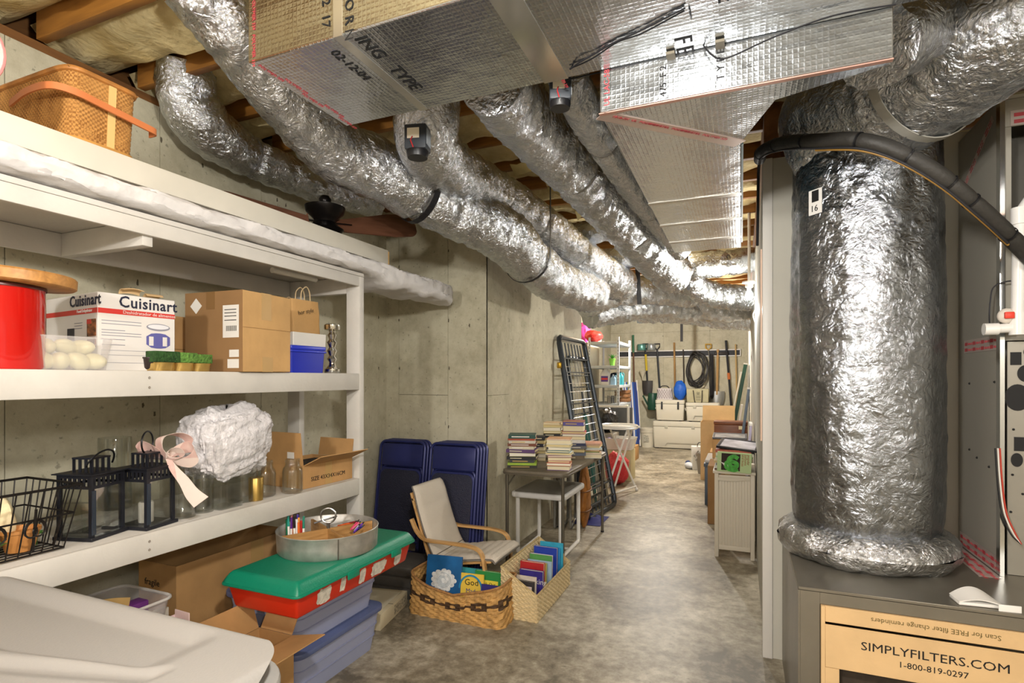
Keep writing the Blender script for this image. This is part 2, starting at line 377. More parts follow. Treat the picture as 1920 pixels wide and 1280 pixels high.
wall('wall_alcove', (XC, YJ), (XL, YJ), ZW, [XC-at(u, 700, Y=YJ).x for u in (748, 840, 905)], (0, -1), hs=(1.27,), hcols=(1,))
wall('wall_corridor', (XC, YE), (XC, YJ), ZW, [YE-at(u, 700, X=XC).y for u in (955, 1018, 1058)], (1, 0), hs=(1.27,), hcols=(3,))
wall('wall_recess_near', (XL, YE), (XC, YE), ZW, [.45], (0, 1))
wall('wall_recess', (XL, YB), (XL, YE), ZW, [.6, 1.2, 2.4, 3.6, 4.8], (1, 0), hs=())
wall('wall_back', (XR, YB), (XL, YB), ZW, [XR-at(u, 640, Y=YB).x for u in (1331, 1244, 1182)], (0, -1), hs=(2.38,), hcols=())
# dark form-tie marks along the joints
random.seed(12)
for nm, mk in (('wall_alcove', [at(u, v, Y=YJ-.0012) for u, v in ((748, 500), (748, 600), (749, 690), (841, 470), (841, 600), (842, 690), (841, 800), (760, 420), (880, 610))]), ('wall_corridor', [at(u, v, X=XC+.0012) for u, v in ((955, 600), (955, 780), (1018, 560), (1018, 660), (1018, 780), (1000, 610))]), ('wall_left', [at(u, v, X=XL+.0012) for u, v in ((302, 262), (380, 310), (520, 375), (536, 385), (505, 400), (258, 530), (268, 760), (290, 775), (710, 595), (710, 690))]), ('wall_back', [at(u, v, Y=YB-.0012) for u, v in ((1243, 630), (1243, 700), (1331, 620))])):
    w_ = bpy.data.objects[nm]
    for p_ in mk:
        ax = Vector((1, 0, 0)) if nm in ('wall_alcove', 'wall_back') else Vector((0, 1, 0)); pts_ = []
        for k in range(10):
            an = k*.628; r_ = random.uniform(.005, .011); pts_.append(p_+ax*(r_*.7*math.cos(an))+Vector((0, 0, r_*1.7*math.sin(an))))
        MB().add(pts_, [tuple(range(10))]).build('tie_mark', mat('5c5546', .9), w_)
# white framed wall on the right, its end facing the camera
struct('wall_right', MB().box(XR, YP, 0, XR+.12, YB, 2.5), DRYW)
struct('wall_furnace', MB().box(XR+.035, YP-.02, .0, 2.4, YP+.1, 2.5), DRYW)
struct('trim_1', MB().box(XR-.012, YP-.032, 0, XR+.034, YP+.02, 2.5), WHITE2, bevel=.003)
struct('trim_2', MB().box(XR-.02, YP+.02, 1.08, XR-.001, YP+.12, 2.06), mat('e6c9b4', .6), bevel=.002)
struct('wall_far_side', MB().box(2.4, -2.6, 0, 2.5, YP+.1, ZT), DRYW)
struct('wall_front', MB().box(XL-.1, -2.7, 0, 2.5, -2.6, ZT), DRYW)
struct('wall_upper', MB().box(XR, YP+.13, 2.5, XR+.1, YB, ZT), m_wood('header_wood', '8a5a2c', '6b4420', 10, .6, 'Y'))
struct('wall_rim', MB().box(XL-.24, -2.6, ZW+.04, XL-.2, YB, ZT), m_wood('rim_wood', '7c5226', '5d3b1a', 10, .7, 'Y'))
struct('trim_sill', MB().box(XL-.2, -2.6, ZW, XL-.01, YB, ZW+.04), m_wood('sill_wood', '7c5226', '5d3b1a', 10, .7, 'Y'))
ceil = struct('ceiling', MB().box(XL-.25, -2.7, ZT, 2.6, YB+.25, ZT+.05), m_wood('subfloor', 'a0702f', '7d5322', 6, .7, 'X'))
JOIST = m_wood('joist_wood', 'a5702c', '7b4f1d', 9, .6, 'X'); BATT = mat('ecdcab', .95, ns=7, na=.3, bs=30, ba=.5, second='c9b078')
y0 = .93-.406*8
joist = MB().box(0, -.019, 0, 2.5-XL, .019, .24).build('joist', JOIST, ceil, loc=(XL, y0, ZT-.24), bevel=.003)
nb = 0
for i in range(1, 38):
    y = y0+.406*i
    if y > YB-.05: break
    j = joist.copy(); COL.objects.link(j); j.location = (XL, y, ZT-.24)
    if -.2 < y < 9:
        def fn(u, v, y=y):
            X = XL-.12+(2.0-XL)*u; yy = y+.02+.366*v; e = min(v, 1-v)*2
            n = noise.fractal(Vector((X*2.3, y*5+v*1.6, i*3.7)), .9, 2, 3); n2 = noise.noise(Vector((X*.9, y*3, 5)))
            return Vector((X, yy, ZT-.13-.10*min(1, e*2.4)*(.7+.5*n2)-.055*n*min(1, e*3)))
        MB().grid(fn, 90, 9).build('insulation_batt', BATT, ceil, smooth=True); nb += 1
# strips of torn kraft facing hanging from the joists
PAPERY = mat('d8c78e', .8, ns=9, na=.2)
random.seed(4)
for i in range(16):
    u = random.uniform(885, 1180); v = random.uniform(235, 420); 
    y = 2.2+i*.14; x = random.uniform(-1.35, -.75)
    l = random.uniform(.12, .3)
    MB().grid(lambda a, b: Vector((x+l*a, y+.09*b+.02*math.sin(a*9+i), ZT-.25-.03*math.sin(a*3+i)-.05*b*random.uniform(.6, 1))), 7, 3).build('torn_facing', PAPERY, ceil, smooth=True)
# ---------------------------------------------------------------- lamps
def bulb(pos, watts, r, label, wallside=False):
    t = thing('light_bulb', label, 'light bulb', pos)
    MB().lathe([(.001, -.055), (.02, -.052), (.03, -.035), (.031, -.02), (.024, .005), (.014, .025), (.013, .04)], 20).build('globe', mat('fff1d8', .3, emit=16, key='bulb_glow'), t, smooth=True)
    MB().lathe([(.014, .038), (.018, .045), (.03, .05), (.032, .075), (.055, .085), (.055, .098), (.001, .1)], 24).build('socket', GLOSSW, t, smooth=True)
    if True: MB().cyl((0, 0, .1), (0, 0, ZT-pos[2]), .012, n=8).build('stem', GLOSSW, t)
    l = bpy.data.lights.new('lamp_light', 'POINT'); l.energy = watts; l.shadow_soft_size = r; l.color = (1, .965, .91)
    lo = bpy.data.objects.new('lamp_light', l); COL.objects.link(lo); lo.parent = t; lo.location = (0, 0, -.11-r)
    return t
BL = ['bare bulb in porcelain socket beside the furnace flex duct', 'glowing bare bulb at the ceiling beside the white wall edge', 'bare bulb in the far storage recess behind the ducts', 'added fill bulb behind the viewer on the furnace side', 'added fill bulb behind the viewer on the shelf side', 'added fill bulb up between the joists over the corridor']
for (p, wt, r), lb in zip(BULBS, BL): bulb(p, wt, r, lb)
# ================================================================ ducts
def duct(name, label, pts, radii, amp=.02, seed=0, pinch=(), m=None, cat='duct', n=40, ties=True, fr=1.0):
    t = thing(name, label, cat, (0, 0, 0)); mb = MB()
    P, R = flex(mb, pts, radii, amp=amp, seed=seed, pinch=pinch, n=n, fr=fr)
    mb.build('foil_jacket', m or FOIL, t, smooth=True)
    if ties:
        for c in pinch:
            i = int(c*(len(P)-1)); i = min(max(i, 1), len(P)-2)
            q = MB(); strap_around(q, P[i], P[i+1]-P[i-1], R[i]*.86, .012, .004); q.build('tie_band', mat('8e8b86', .4, .6), t, smooth=True)
    return t, P, R
a = at
f4, P4, R4 = duct('flex_duct', 'long silver flex duct from the upper left held by two black straps', [a(352, -40, D=1.95), a(440, 60, D=2.1), a(540, 185, D=2.35), a(632, 280, D=2.62), a(720, 322, D=2.8), a(800, 368, D=3.0), a(935, 434, D=3.4), a(990, 486, D=3.75), a(1040, 525, D=4.15), a(1110, 552, D=4.8)], [.115, .125, .135, .15, .15, .16, .165, .16, .16, .165], .022, 1, (.37, .655))
f3, P3, R3 = duct('flex_duct', 'silver flex duct dropping below the trunk and curving back with a dark damper box', [a(800, 120, D=2.45), a(800, 210, D=2.5), a(803, 270, D=2.62), a(850, 322, D=2.95), a(940, 375, D=3.5), a(1020, 430, D=4.0), a(1090, 485, D=4.6), a(1165, 535, D=5.3)], [.15, .15, .15, .145, .15, .155, .16, .165], .02, 2, (.36, .5, .7, .86))
f1, P1_, R1_ = duct('flex_duct', 'fat silver flex duct running back from the trunk beside the thinner one', [a(925, 145, D=2.0), a(980, 215, D=2.35), a(1060, 300, D=2.85), a(1150, 395, D=3.4), a(1205, 455, D=3.85), a(1262, 515, D=4.4)], [.13, .14, .145, .15, .155, .155], .022, 3, (.38, .68))
f2, P2_, R2_ = duct('flex_duct', 'thin silver flex duct hugging the edge of the flat return duct', [a(1062, 130, D=1.95), a(1090, 200, D=2.2), a(1140, 280, D=2.6), a(1210, 382, D=3.2), a(1278, 468, D=3.8)], [.075, .075, .075, .077, .075], .014, 4, (.3, .7))
f5, P5, R5 = duct('flex_duct', 'wrinkled silver flex duct bending down along the left wall top', [a(352, 120, D=2.58), a(352, 185, D=2.62), a(385, 238, D=2.7), a(450, 283, D=2.9), a(540, 326, D=3.2), a(640, 366, D=3.5), a(705, 384, D=3.75)], [.12, .13, .13, .11, .10, .095, .085], .026, 5, (.38,))
duct('flex_duct', 'short silver stub duct between the two joists in mid ceiling', [a(1060, 440, D=4.9), a(1100, 436, D=4.7), a(1150, 425, D=4.6)], [.10, .105, .10], .02, 6, ())
duct('flex_duct', 'small silver stub duct just behind the fat flex duct end', [a(1125, 488, D=5.4), a(1170, 484, D=5.2), a(1220, 478, D=5.1)], [.10, .105, .10], .02, 7, ())
duct('flex_duct', 'silver flex duct crossing the far ceiling under the black hanging strap', [a(1098, 566, D=5.3), a(1150, 548, D=5.6), a(1215, 545, D=5.8), a(1300, 552, D=6.1)], [.15, .15, .15, .14], .03, 8, (.33,))
duct('flex_duct', 'crumpled silver duct with ragged end at the corridor wall top', [a(1105, 590, D=5.7), a(1160, 580, D=5.9), a(1230, 572, D=6.1), a(1300, 585, D=6.5)], [.14, .15, .15, .12], .035, 9, ())
duct('flex_duct', 'silver U-bend duct turning into the wall beside the bulb', [a(1411, 486, D=4.9), a(1360, 494, D=4.8), a(1300, 502, D=4.8), a(1298, 530, D=5.0), a(1335, 552, D=5.2), a(1409, 560, D=5.3)], [.105, .11, .11, .11, .12, .115], .022, 10, (.2,))
duct('flex_duct', 'dull grey flex duct sagging lowest in the far ceiling', [a(1195, 592, D=7.6), a(1270, 590, D=7.4), a(1340, 598, D=7.2), a(1412, 604, D=7.0)], [.10, .11, .12, .11], .035, 11, ())
duct('flex_duct', 'silver duct looping behind the bulb near the far end', [a(1290, 548, D=6.4), a(1330, 578, D=6.5), a(1380, 582, D=6.6), a(1406, 572, D=6.6)], [.13, .13, .13, .12], .03, 12, ())
# big vertical return drop and its flex
VX, VY, VR = .475, 2.70, .272
vt = thing('vertical_duct', 'huge vertical foil-wrapped return duct standing on the metal box', 'duct', (VX, VY, .66)); mb = MB()
Pv = [(0, 0, .06), (0, 0, .12), (0, 0, .22), (0, 0, .6), (0, 0, 1.1), (0, 0, 1.45), (0, 0, 1.62), (-.003, -.005, 1.74), (-.006, -.01, 1.84), (-.01, -.02, 1.94)]
flex(mb, Pv, [.235, .255, VR, VR, VR*1.01, VR*.99, VR*.98, .262, .25, .22], amp=.0065, seed=21, n=96, fr=1.3, pinch=())
for i_, p_ in enumerate(mb.v):
    r_ = Vector((p_.x, p_.y)).length; an_ = math.atan2(p_.y, p_.x)
    if r_ > .05: s_ = 1+.045*noise.noise(Vector((math.cos(an_)*2.2, math.sin(an_)*2.2, p_.z*1.1)))+.02*noise.noise(Vector((math.cos(an_)*6, math.sin(an_)*6, p_.z*2.0+9))); mb.v[i_] = Vector((p_.x*s_, p_.y*s_, p_.z))
mb.build('foil_jacket', m_foil('foil_big', '93979d', .16, 40, .34), vt, smooth=True)
mb = MB(); ringp = [Vector((.255*math.cos(t*math.pi/20), .255*math.sin(t*math.pi/20), .045)) for t in range(40)]
def collar(u, v):
    an = 2*math.pi*u; b = 2*math.pi*v; r = .072+.014*noise.noise(Vector((math.cos(an)*5, math.sin(an)*5, b)))+.008*noise.noise(Vector((math.cos(an)*14, math.sin(an)*14, b*2)))
    R_ = .245+r*math.cos(b)*1.1
    return Vector((R_*math.cos(an), R_*math.sin(an), .066+r*math.sin(b)))
mb.grid(collar, 80, 17, True); mb.build('foil_collar', FOIL, vt, smooth=True)
lb = MB().box(-.03, -.001, 0, .03, 0, .1).build('sticker', GLOSSW, vt, loc=Vector((-.2, -.19, 1.40)), rot=(0, 0, math.radians(-46)))
text('16', .036, INK, lb, (-.022, -.002, .012)); MB().box(-.014, -.0035, .05, .016, -.0015, .095).build('printed_block', INK, lb)
bf, PB, RB = duct('flex_duct', 'large silver flex duct coming down from the upper right with a grey strap', [Vector((.473, 2.70, 2.18)), a(1574, 218, D=2.27), a(1690, 172, D=2.02), a(1800, 100, D=1.8), a(1900, 25, D=1.62), a(2010, -60, D=1.5)], [.18, .225, .22, .205, .2, .2], .02, 22, (), n=56)
i = int(len(PB)*.6); q = MB(); strap_around(q, PB[i], PB[i+1]-PB[i-1], RB[i]+.004, .034, .004, 40); q.build('grey_strap', mat('a6a49c', .45), bf, smooth=True)
duct('flex_duct', 'short bright foil duct between the plenum and the big flex duct', [a(1640, 90, D=1.62), a(1690, 60, D=1.66), a(1760, 20, D=1.75)], [.12, .125, .12], .02, 23, ())
# ---- duct board trunk across the room
def plate(mb, pts): return mb.add(pts, [tuple(range(len(pts)))])
TZ = 2.35; TX0, TX1, TY0, TY1 = -1.374, 1.9, 1.222, 1.672
tr = thing('trunk_duct', 'big rectangular foil-faced duct board trunk crossing the ceiling', 'duct', (TX0, TY0, TZ))
MB().box(0, 0, 0, TX1-TX0, TY1-TY0, .34).build('duct_board', BOARD, tr, bevel=.004, seg=1)
TP = mat('c9c6bd', .22, .85); REDT = mat('b6424a', .5)
xt = at(640, 69, Z=TZ); xt2 = at(800, 198, Z=TZ)
tb = MB().box(.325, -.002, -.002, .355, TY1-TY0+.002, .342); tb.build('seam_tape', TP, tr)
text('C O R N', .042, INK, tr, (.365, -.0015, .135), (0, 0, -1), (1, 0, 0)); text('2  17', .04, INK, tr, (.285, -.0015, .115), (0, 0, -1), (1, 0, 0))
text('ING   TYPE', .062, INK, tr, (.372, .025, -.0015), (0, 1, 0), (1, 0, 0)); text('02-12-04', .045, INK, tr, (.265, .05, -.0015), (0, 1, 0), (1, 0, 0))
for k in range(5): text('POLYMER 339', .016, REDT, tr, (.018+.014*(k % 2), .02+.09*k, -.0015), (0, 1, 0), (1, 0, 0)); 
for k in range(3): text('POLYMER 339', .016, REDT, tr, (.02, -.0015, .30-.11*k), (0, 0, -1), (1, 0, 0))
for k in range(6): text('POLYMER 339', .016, REDT, tr, (.80+.022*(k % 3), .03+.075*k, -.0015), (0, 1, 0), (1, 0, 0))
MB().box(.79, 0, -.002, .87, TY1-TY0, 0).build('clear_tape', mat('cfccc4', .12, .9), tr)
text('E', .07, INK, tr, (1.32, .23, -.0015), (0, 1, 0), (1, 0, 0)); text('F E', .07, INK, tr, (1.20, .37, -.0015), (0, 1, 0), (1, 0, 0))
# ---- return plenum and flat return duct
RZ = 2.22; RX0, RX1, RXE = -.405, .0, .36
pl = thing('return_plenum', 'warm-lit foil duct board plenum box behind the trunk', 'duct', (RX0, TY1+.004, RZ))
MB().prism([(0, 0), (RXE-RX0, 0), (RXE-RX0, .03), (.50, .12), (RX1-RX0, .40), (RX1-RX0, 2.05), (0, 2.05)], 0, .46).build('duct_board', BOARD, pl, bevel=.004, seg=1)
q = MB(); q.bar((0, .01, -.001), (.40, .40, -.001), .055, .003); q.build('printed_tape', mat('cdbab2', .3, .6), pl)
for k in range(3): text('181B-FX  UL  POLYMER 339', .017, REDT, pl, (.03+.09*k, .03+.088*k, -.0035), (.7, .68, 0), (.68, -.7, 0))
for yy in (.95, 1.35, 1.75): MB().box(0, yy, -.002, .405, yy+.035, .0).build('seam_tape', mat('b9b5ad', .3, .9), pl)
MB().box(.40, .46, .02, .412, 2.0, .12).build('edge_liner', mat('6f8f9c', .5), pl)
text('UL LAC-587 A', .024, REDT, pl, (.03, -.001, .02), (0, 0, 1), (-1, 0, 0)); text('T Y P E', .03, INK, pl, (.36, -.001, .03), (0, 0, 1), (-1, 0, 0)); text('475  F 2', .028, INK, pl, (.20, -.001, .015), (0, 0, 1), (-1, 0, 0))
MB().box(-.002, -.003, -.003, RXE-RX0, .012, .0).build('edge_tape', mat('c79a8c', .4, .5), pl)
# hanging straps
def strap(label, pts, w=.035):
    m_ = MB(); 
    for p, q_ in zip(pts[:-1], pts[1:]): m_.bar(p, q_, w, .004, up=(.3, -1, 0))
    return tag(m_.build('hanging_strap', BLACK, bevel=0), label, 'strap')
def looped(label, P, R, c, top, w=.03):
    i = int(c*(len(P)-1)); c_ = P[i]; t = (P[i+2]-P[i-2]).normalized(); r = R[i]+.012
    up = Vector((0, 0, 1)); up = (up-t*up.dot(t)).normalized(); s = t.cross(up); pts = []
    for k in range(13):
        an = math.radians(-100+200*k/12); pts.append(c_-up*(r*math.cos(an))+s*(r*math.sin(an)))
    e0 = pts[0]; e1 = pts[-1]; pts = [Vector((e0.x, e0.y, top))]+pts+[Vector((e1.x, e1.y, top))]
    vs = []; fs = []
    for k, p in enumerate(pts): vs += [p-t*w/2, p+t*w/2]
    for k in range(len(pts)-1): fs.append((2*k, 2*k+1, 2*k+3, 2*k+2))
    return tag(MB().add(vs, fs).build('hanging_strap', BLACK, solid=.003), label, 'strap')
looped('black strap looped under the long left flex duct near the trunk corner', P4, R4, .37, 2.78, .034)
looped('thin black strap holding the flex duct in front of the corridor wall corner', P4, R4, .655, 2.78, .018)
strap('black strap hanging down by the back wall above the tool rail', [a(1278, 562, D=10.2), a(1278, 640, D=10.2)], .05)
strap('black strap around the far cross duct left of centre', [a(1195, 500, D=5.55), a(1199, 570, D=5.55)], .045)
strap('black strap hanging in front of the U-bend duct', [a(1287, 460, D=4.6), a(1287, 515, D=4.62), a(1292, 543, D=4.75)], .03)
# damper boxes
def damper(label, c, s, rz):
    t = thing('damper_box', label, 'control box', c, rz); k = s
    MB().box(-.05*k, -.04*k, 0, .05*k, .04*k, .11*k).build('housing', mat('3a3f46', .45), t, bevel=.006)
    MB().box(-.035*k, -.043*k, .045*k, .02*k, -.04*k, .09*k).build('label_plate', PAPER, t)
    for j in range(5): MB().box(.0505*k, -.03*k+.013*j*k, .02*k, .0535*k, -.024*k+.013*j*k, .09*k).build('vent_rib', mat('9aa0a6', .4), t)
    MB().lathe([(.001, -.03*k), (.045*k, -.03*k), (.05*k, -.01*k), (.05*k, .0)], 20, (0, 0, 0)).build('motor_base', BLACK, t, smooth=True)
    MB().tube([(-.01*k, -.045*k, .05*k), (-.015*k, -.055*k, .03*k), (-.005*k, -.045*k, .0)], .003*k, 6).build('wire', REDINK, t, smooth=True)
    return t
damper('dark grey damper motor box on the side of the dropping flex duct', a(783, 284, D=2.36), .95, .25)
damper('pale damper motor box hanging at the trunk edge with red wires', a(1050, 192, D=1.86), .72, .35)
# wires stapled along the trunk
WIRE = mat('16161a', .5)
def wire(label, pts, r=.0024, m=WIRE, cat='wire', name='wire'): return tag(MB().tube(catmull(pts, 6), r, 6).build(name, m, smooth=True), label, cat)
def onT(u, v): return a(u, v, Z=TZ-.006)
wire('black wire running along the trunk underside to the damper box', [onT(1285, 15), onT(1200, 58), onT(1155, 78), onT(1120, 98), onT(1075, 125), a(1052, 150, D=1.86)])
wire('second black wire beside the first under the trunk', [onT(1283, 20), onT(1205, 62), onT(1158, 79), onT(1110, 110), onT(1068, 129)])
wire('black wire sagging in front of the warm-lit plenum to the left', [onT(1292, 20), a(1303, 60, D=1.6), a(1300, 110, D=1.62), a(1280, 123, D=1.62), a(1200, 121, D=1.66), a(1128, 135, D=1.72), a(1060, 150, D=1.8)])
wire('black wire looping from the trunk to the big flex duct', [onT(1292, 20), a(1310, 70, D=1.56), a(1335, 103, D=1.55), a(1365, 108, D=1.52), a(1450, 70, D=1.48), a(1560, 30, D=1.42), a(1680, 8, D=1.36)])
for u, v in ((1258, 104), (1350, 82)):
    p = onT(u, v); MB().box(-.012, -.02, -.006, .012, .02, .002).build('tape_patch', mat('6b6455', .6), tr, loc=p-Vector((TX0, TY0, TZ)))
# ================================================================ left shelving unit
SX = -1.95; SB = -2.47; ZL, ZM, ZU = .848, 1.427, 1.985; SE = 2.52; SN = -.3
su = thing('shelving_unit', 'white painted wooden shelving unit along the left concrete wall', 'shelf', (SX, SE, 0))
def sloc(*p): return (p[0]-SX, p[1]-SE, p[2], p[3]-SX, p[4]-SE, p[5])
for x0 in (SX-.09, SB): MB().box(*sloc(x0, SE-.04, 0, x0+.09, SE, ZU-.02)).build('post', WHITE, su, bevel=.003)
for x0 in (SX-.09, SB): MB().box(*sloc(x0, SN, 0, x0+.09, SN+.04, ZU-.02)).build('post', WHITE, su, bevel=.003)
for z in (ZL, ZM):
    MB().box(*sloc(SB, SN+.041, z-.018, SX-.02, SE-.041, z)).build('shelf_board', WHITE, su, bevel=.002)
    MB().box(*sloc(SX-.02, SN+.041, z-.09, SX, SE-.041, z)).build('front_rail', WHITE, su, bevel=.003)
    MB().box(*sloc(SB, SN+.041, z-.09, SB+.02, SE-.041, z-.019)).build('rear_rail', WHITE, su, bevel=.003)
MB().box(*sloc(SB, SN, ZU-.019, SX, SE, ZU)).build('shelf_board', WHITE, su, bevel=.002)
MB().box(*sloc(SX-.02, SN, ZU-.075, SX, SE-.041, ZU-.02)).build('front_rail', WHITE, su, bevel=.003)
MB().box(*sloc(SB, SN+.041, ZU-.11, SB+.02, SE-.041, ZU-.02)).build('rear_rail', WHITE, su, bevel=.003)
for y in (1.30, .2): MB().box(*sloc(SB+.02, y, ZU-.11, SX-.021, y+.038, ZU-.02)).build('cross_rib', WHITE, su, bevel=.003)
MB().box(*sloc(SB+.09, SE-.035, ZU-.11, SX-.091, SE-.0, ZU-.02)).build('end_rail', WHITE, su, bevel=.003)
for z in (ZL, ZM): MB().box(*sloc(SB+.09, SE-.04, z-.09, SX-.091, SE, z)).build('end_rail', WHITE, su, bevel=.003)
for z in (ZM-.025, ZM-.06, ZL-.03, ZL-.06):
    MB().lathe([(.001, 0), (.004, .001), (.005, 0)], 10).build('screw_head', mat('8d857a', .5), su, loc=(.001, at(280, 720, X=SX).y-SE, z), rot=(0, math.pi/2, 0))
tag(MB().tube([at(510, 506, X=-2.12), at(592, 524, X=-2.12)], .014, 12).build('white_tube', WHITE2, smooth=True), 'white plastic tube fixed under the top shelf near its end post', 'tube')
# ironing board in a white sheet
IZ0, IZ1 = ZU+.003, ZU+.088
ib = thing('ironing_board', 'long ironing board under a white cloth lying on the top shelf, nose overhanging', 'ironing board', (SX+.05, SN, IZ0))
V3 = lambda x, y, z: Vector((x, y, z))
def iboard(u, v):
    L_ = 3.61-SN; W = .37; y = -.0+L_*v
    hw = W/2
    e = max(0, (v-.80)/.20); hw *= (1-.30*e)*(math.sqrt(max(.0, 1-e**7))*.97+.03)
    e0 = max(0, (.04-v)/.04); hw *= 1-.5*e0
    cx = -W/2+ (.0 if v < .8 else .05*e)
    an = 2*math.pi*u; cx2, sx2 = math.cos(an), math.sin(an)
    px = math.copysign(abs(cx2)**.35, cx2); pz = math.copysign(abs(sx2)**.5, sx2)
    n = noise.noise(Vector((px*3+9, y*9, pz*2)))*.010+noise.noise(Vector((px*5, y*26+pz*7, 2)))*.008
    hz = .040*(1 if v < .995 else .5); ov = max(0, min(1, (y-(SE-SN)-.03)/.15)); z = .042+pz*(hz if pz > 0 else hz+.075*ov*(.6+.4*noise.noise(V3(y*6, 0, 3))))
    return Vector((cx+px*(hw+n*1.2), y, max(z+n*.7*(1 if e > 0 or abs(px) > .6 else .2), .0015 if y < SE-SN+.02 else -.14)))
mb = MB(); mb.grid(iboard, 48, 220, True); mb.f += [tuple(reversed(range(48))), tuple(48*219+k for k in range(48))]
mb.build('cloth_cover', mat('d6d3d2', .85, bs=14, ba=.35), ib, smooth=True)
# white board laid on top
IT = 2.079
wb = thing('white_board', 'white painted board box lying on top of the cloth-covered ironing board', 'board', (SX, SN, IT))
BE = at(728, 490, X=SX).y
MB().box(-.5, 0, .0, -.021, BE-SN, .085).build('panel', WHITE, wb, bevel=.002)
MB().box(-.02, 0, .0, .0, BE-SN, .086).build('front_edge', mat('d2cdc0', .5, ns=5, na=.06), wb, bevel=.003)
MB().box(-.5, BE-SN+.0005, .0, .0, BE-SN+.012, .08).build('end_edge', mat('b8945c', .6), wb, bevel=.002)
BT = IT+.087
# ---------------------------------------------------------------- picnic basket on top
bk = thing('picnic_basket', 'woven rattan picnic basket with flat wooden swing handle on the top board', 'basket', (-2.20, 1.185, BT))
WK = m_weave('rattan_weave', 'd29a55', '8a5522', 130, 900, .55, .5); WKR = mat('b57a3c', .5, ns=20, na=.3)
Lb, Wb, Hb = .44, .225, .235
BPL = plan(Lb, Wb, .26, 256)
def bsk(u, v):
    q = BPL[round(u*256) % 256]; x = q.x*(.93+.07*v); y = q.y*(.93+.07*v)
    k = .0026*math.sin(u*2*math.pi*64)*math.sin(v*math.pi*26)
    n = Vector((x, y, 0)).normalized()
    return Vector((x, y, v*Hb))+n*k
mb = MB(); mb.grid(bsk, 256, 53, True); mb.f.append(tuple(reversed(range(256)))); mb.build('woven_body', WK, bk, smooth=True)
def rim(mb, z, k, r, sx=Lb/2, sy=Wb/2):
    pts = []
    for i in range(64):
        an = 2*math.pi*i/64; c, s = math.cos(an), math.sin(an); pts.append((math.copysign(abs(c)**.26, c)*sx*k, math.copysign(abs(s)**.26, s)*sy*k, z))
    return mb.tube(pts, r, 8, closed=True)
m_ = MB(); rim(m_, .012, .94, .011); m_.build('base_band', mat('c9954f', .45, ns=12, na=.2), bk, smooth=True)
m_ = MB(); rim(m_, Hb, 1.005, .009); m_.build('rim', WKR, bk, smooth=True)
def lidf(u, v):
    x = (u-.5)*Lb*.98; y = (v-.5)*Wb*.98; e = max(abs(2*u-1)**4, abs(2*v-1)**4); k = .003*math.sin(u*150)*math.sin(v*100)
    return Vector((x, y, Hb+.002+.03*(1-e)+k))
MB().grid(lidf, 60, 44).build('lid', WK, bk, smooth=True, solid=.004)
m_ = MB(); m_.grid(lambda u, v: Vector((Lb/2*(.93+.07*v)+.0035, .02+(u-.5)*.024, v*Hb)), 3, 8); m_.build('stave', mat('d8b878', .45), bk, smooth=True, solid=.003)
hp = catmull([(-.05, -Wb/2-.03, .15), (.10, -Wb/2-.055, .15), (.21, -Wb/2-.05, .148), (.248, -Wb/2, .145), (.25, -.02, .138), (.25, .10, .128), (.245, .155, .124), (.20, .165, .126)], 8)
vs = []; fs = []
for p in hp:
    n_ = Vector((-p.x, -p.y, 0)).normalized()*.007
    vs += [p+Vector((0, 0, -.011)), p+Vector((0, 0, .011)), p+n_+Vector((0, 0, .011)), p+n_+Vector((0, 0, -.011))]
for i in range(len(hp)-1):
    for k in range(4): fs.append((i*4+k, i*4+(k+1) % 4, i*4+4+(k+1) % 4, i*4+4+k))
MB().add(vs, fs+[(3, 2, 1, 0), tuple(len(vs)-4+k for k in range(4))]).build('handle', mat('c87848', .4), bk, smooth=True)
# pale dish with pink rim at the frame edge
pd = thing('serving_dish', 'white dish with pink rim standing on edge at the top left', 'dish', (-2.0, .80, BT))
MB().lathe([(.001, .012), (.10, .010), (.135, .002), (.15, -.012), (.146, -.016), (.13, -.003), (.1, .004), (.001, .006)], 40).build('bowl', mat('e6dcdc', .3), pd, smooth=True, loc=(-.02, -.04, .16), rot=(math.radians(78), 0, math.radians(62)))
MB().tube([(.15*math.cos(t*.1571), .15*math.sin(t*.1571), -.013) for t in range(40)], .0045, 6, closed=True).build('rim', mat('d98a8a', .35), pd, smooth=True, loc=(-.02, -.04, .16), rot=(math.radians(78), 0, math.radians(62)))
# ---------------------------------------------------------------- ceiling fan lying on the board
fp = at(585, 425, X=-2.22); fn_ = thing('ceiling_fan', 'dark bronze ceiling fan motor with brown blades lying on the top board', 'ceiling fan', (fp.x+.11, fp.y-.02, BT)); fn_.scale = (1.0, 1.0, .86)
BRZ = mat('1b1817', .28, .7); BLD = m_wood('fan_blade', '6f4a38', '523324', 10, .4, 'X')
MB().lathe([(.001, .0), (.05, .0), (.075, .02), (.10, .06), (.075, .08), (.055, .105), (.062, .125), (.10, .165), (.108, .20), (.098, .203), (.04, .205), (.02, .212), (.018, .225), (.03, .232), (.034, .25), (.022, .272), (.001, .277)], 32).build('motor', BRZ, fn_, smooth=True)
d = (at(775, 418, X=-2.02)-at(600, 452, X=-2.2)); 
def blade(u, v):
    w = .066*(.5+.6*min(1, u*1.5))*math.sqrt(max(0, 1-max(0, (u-.86)/.14)**2.2)); x = .07+.56*u
    return Vector((x, (v-.5)*1.5*w, .10+.14*u+1.25*w*(v-.5)*2))
MB().grid(blade, 40, 7).build('blade', BLD, fn_, smooth=True, solid=.006, rot=(0, 0, math.atan2(d.y, d.x)-.06))
MB().grid(blade, 40, 7).build('blade', BLD, fn_, smooth=True, solid=.006, rot=(0, .10, math.atan2(d.y, d.x)+2.45), loc=(0, 0, -.0))
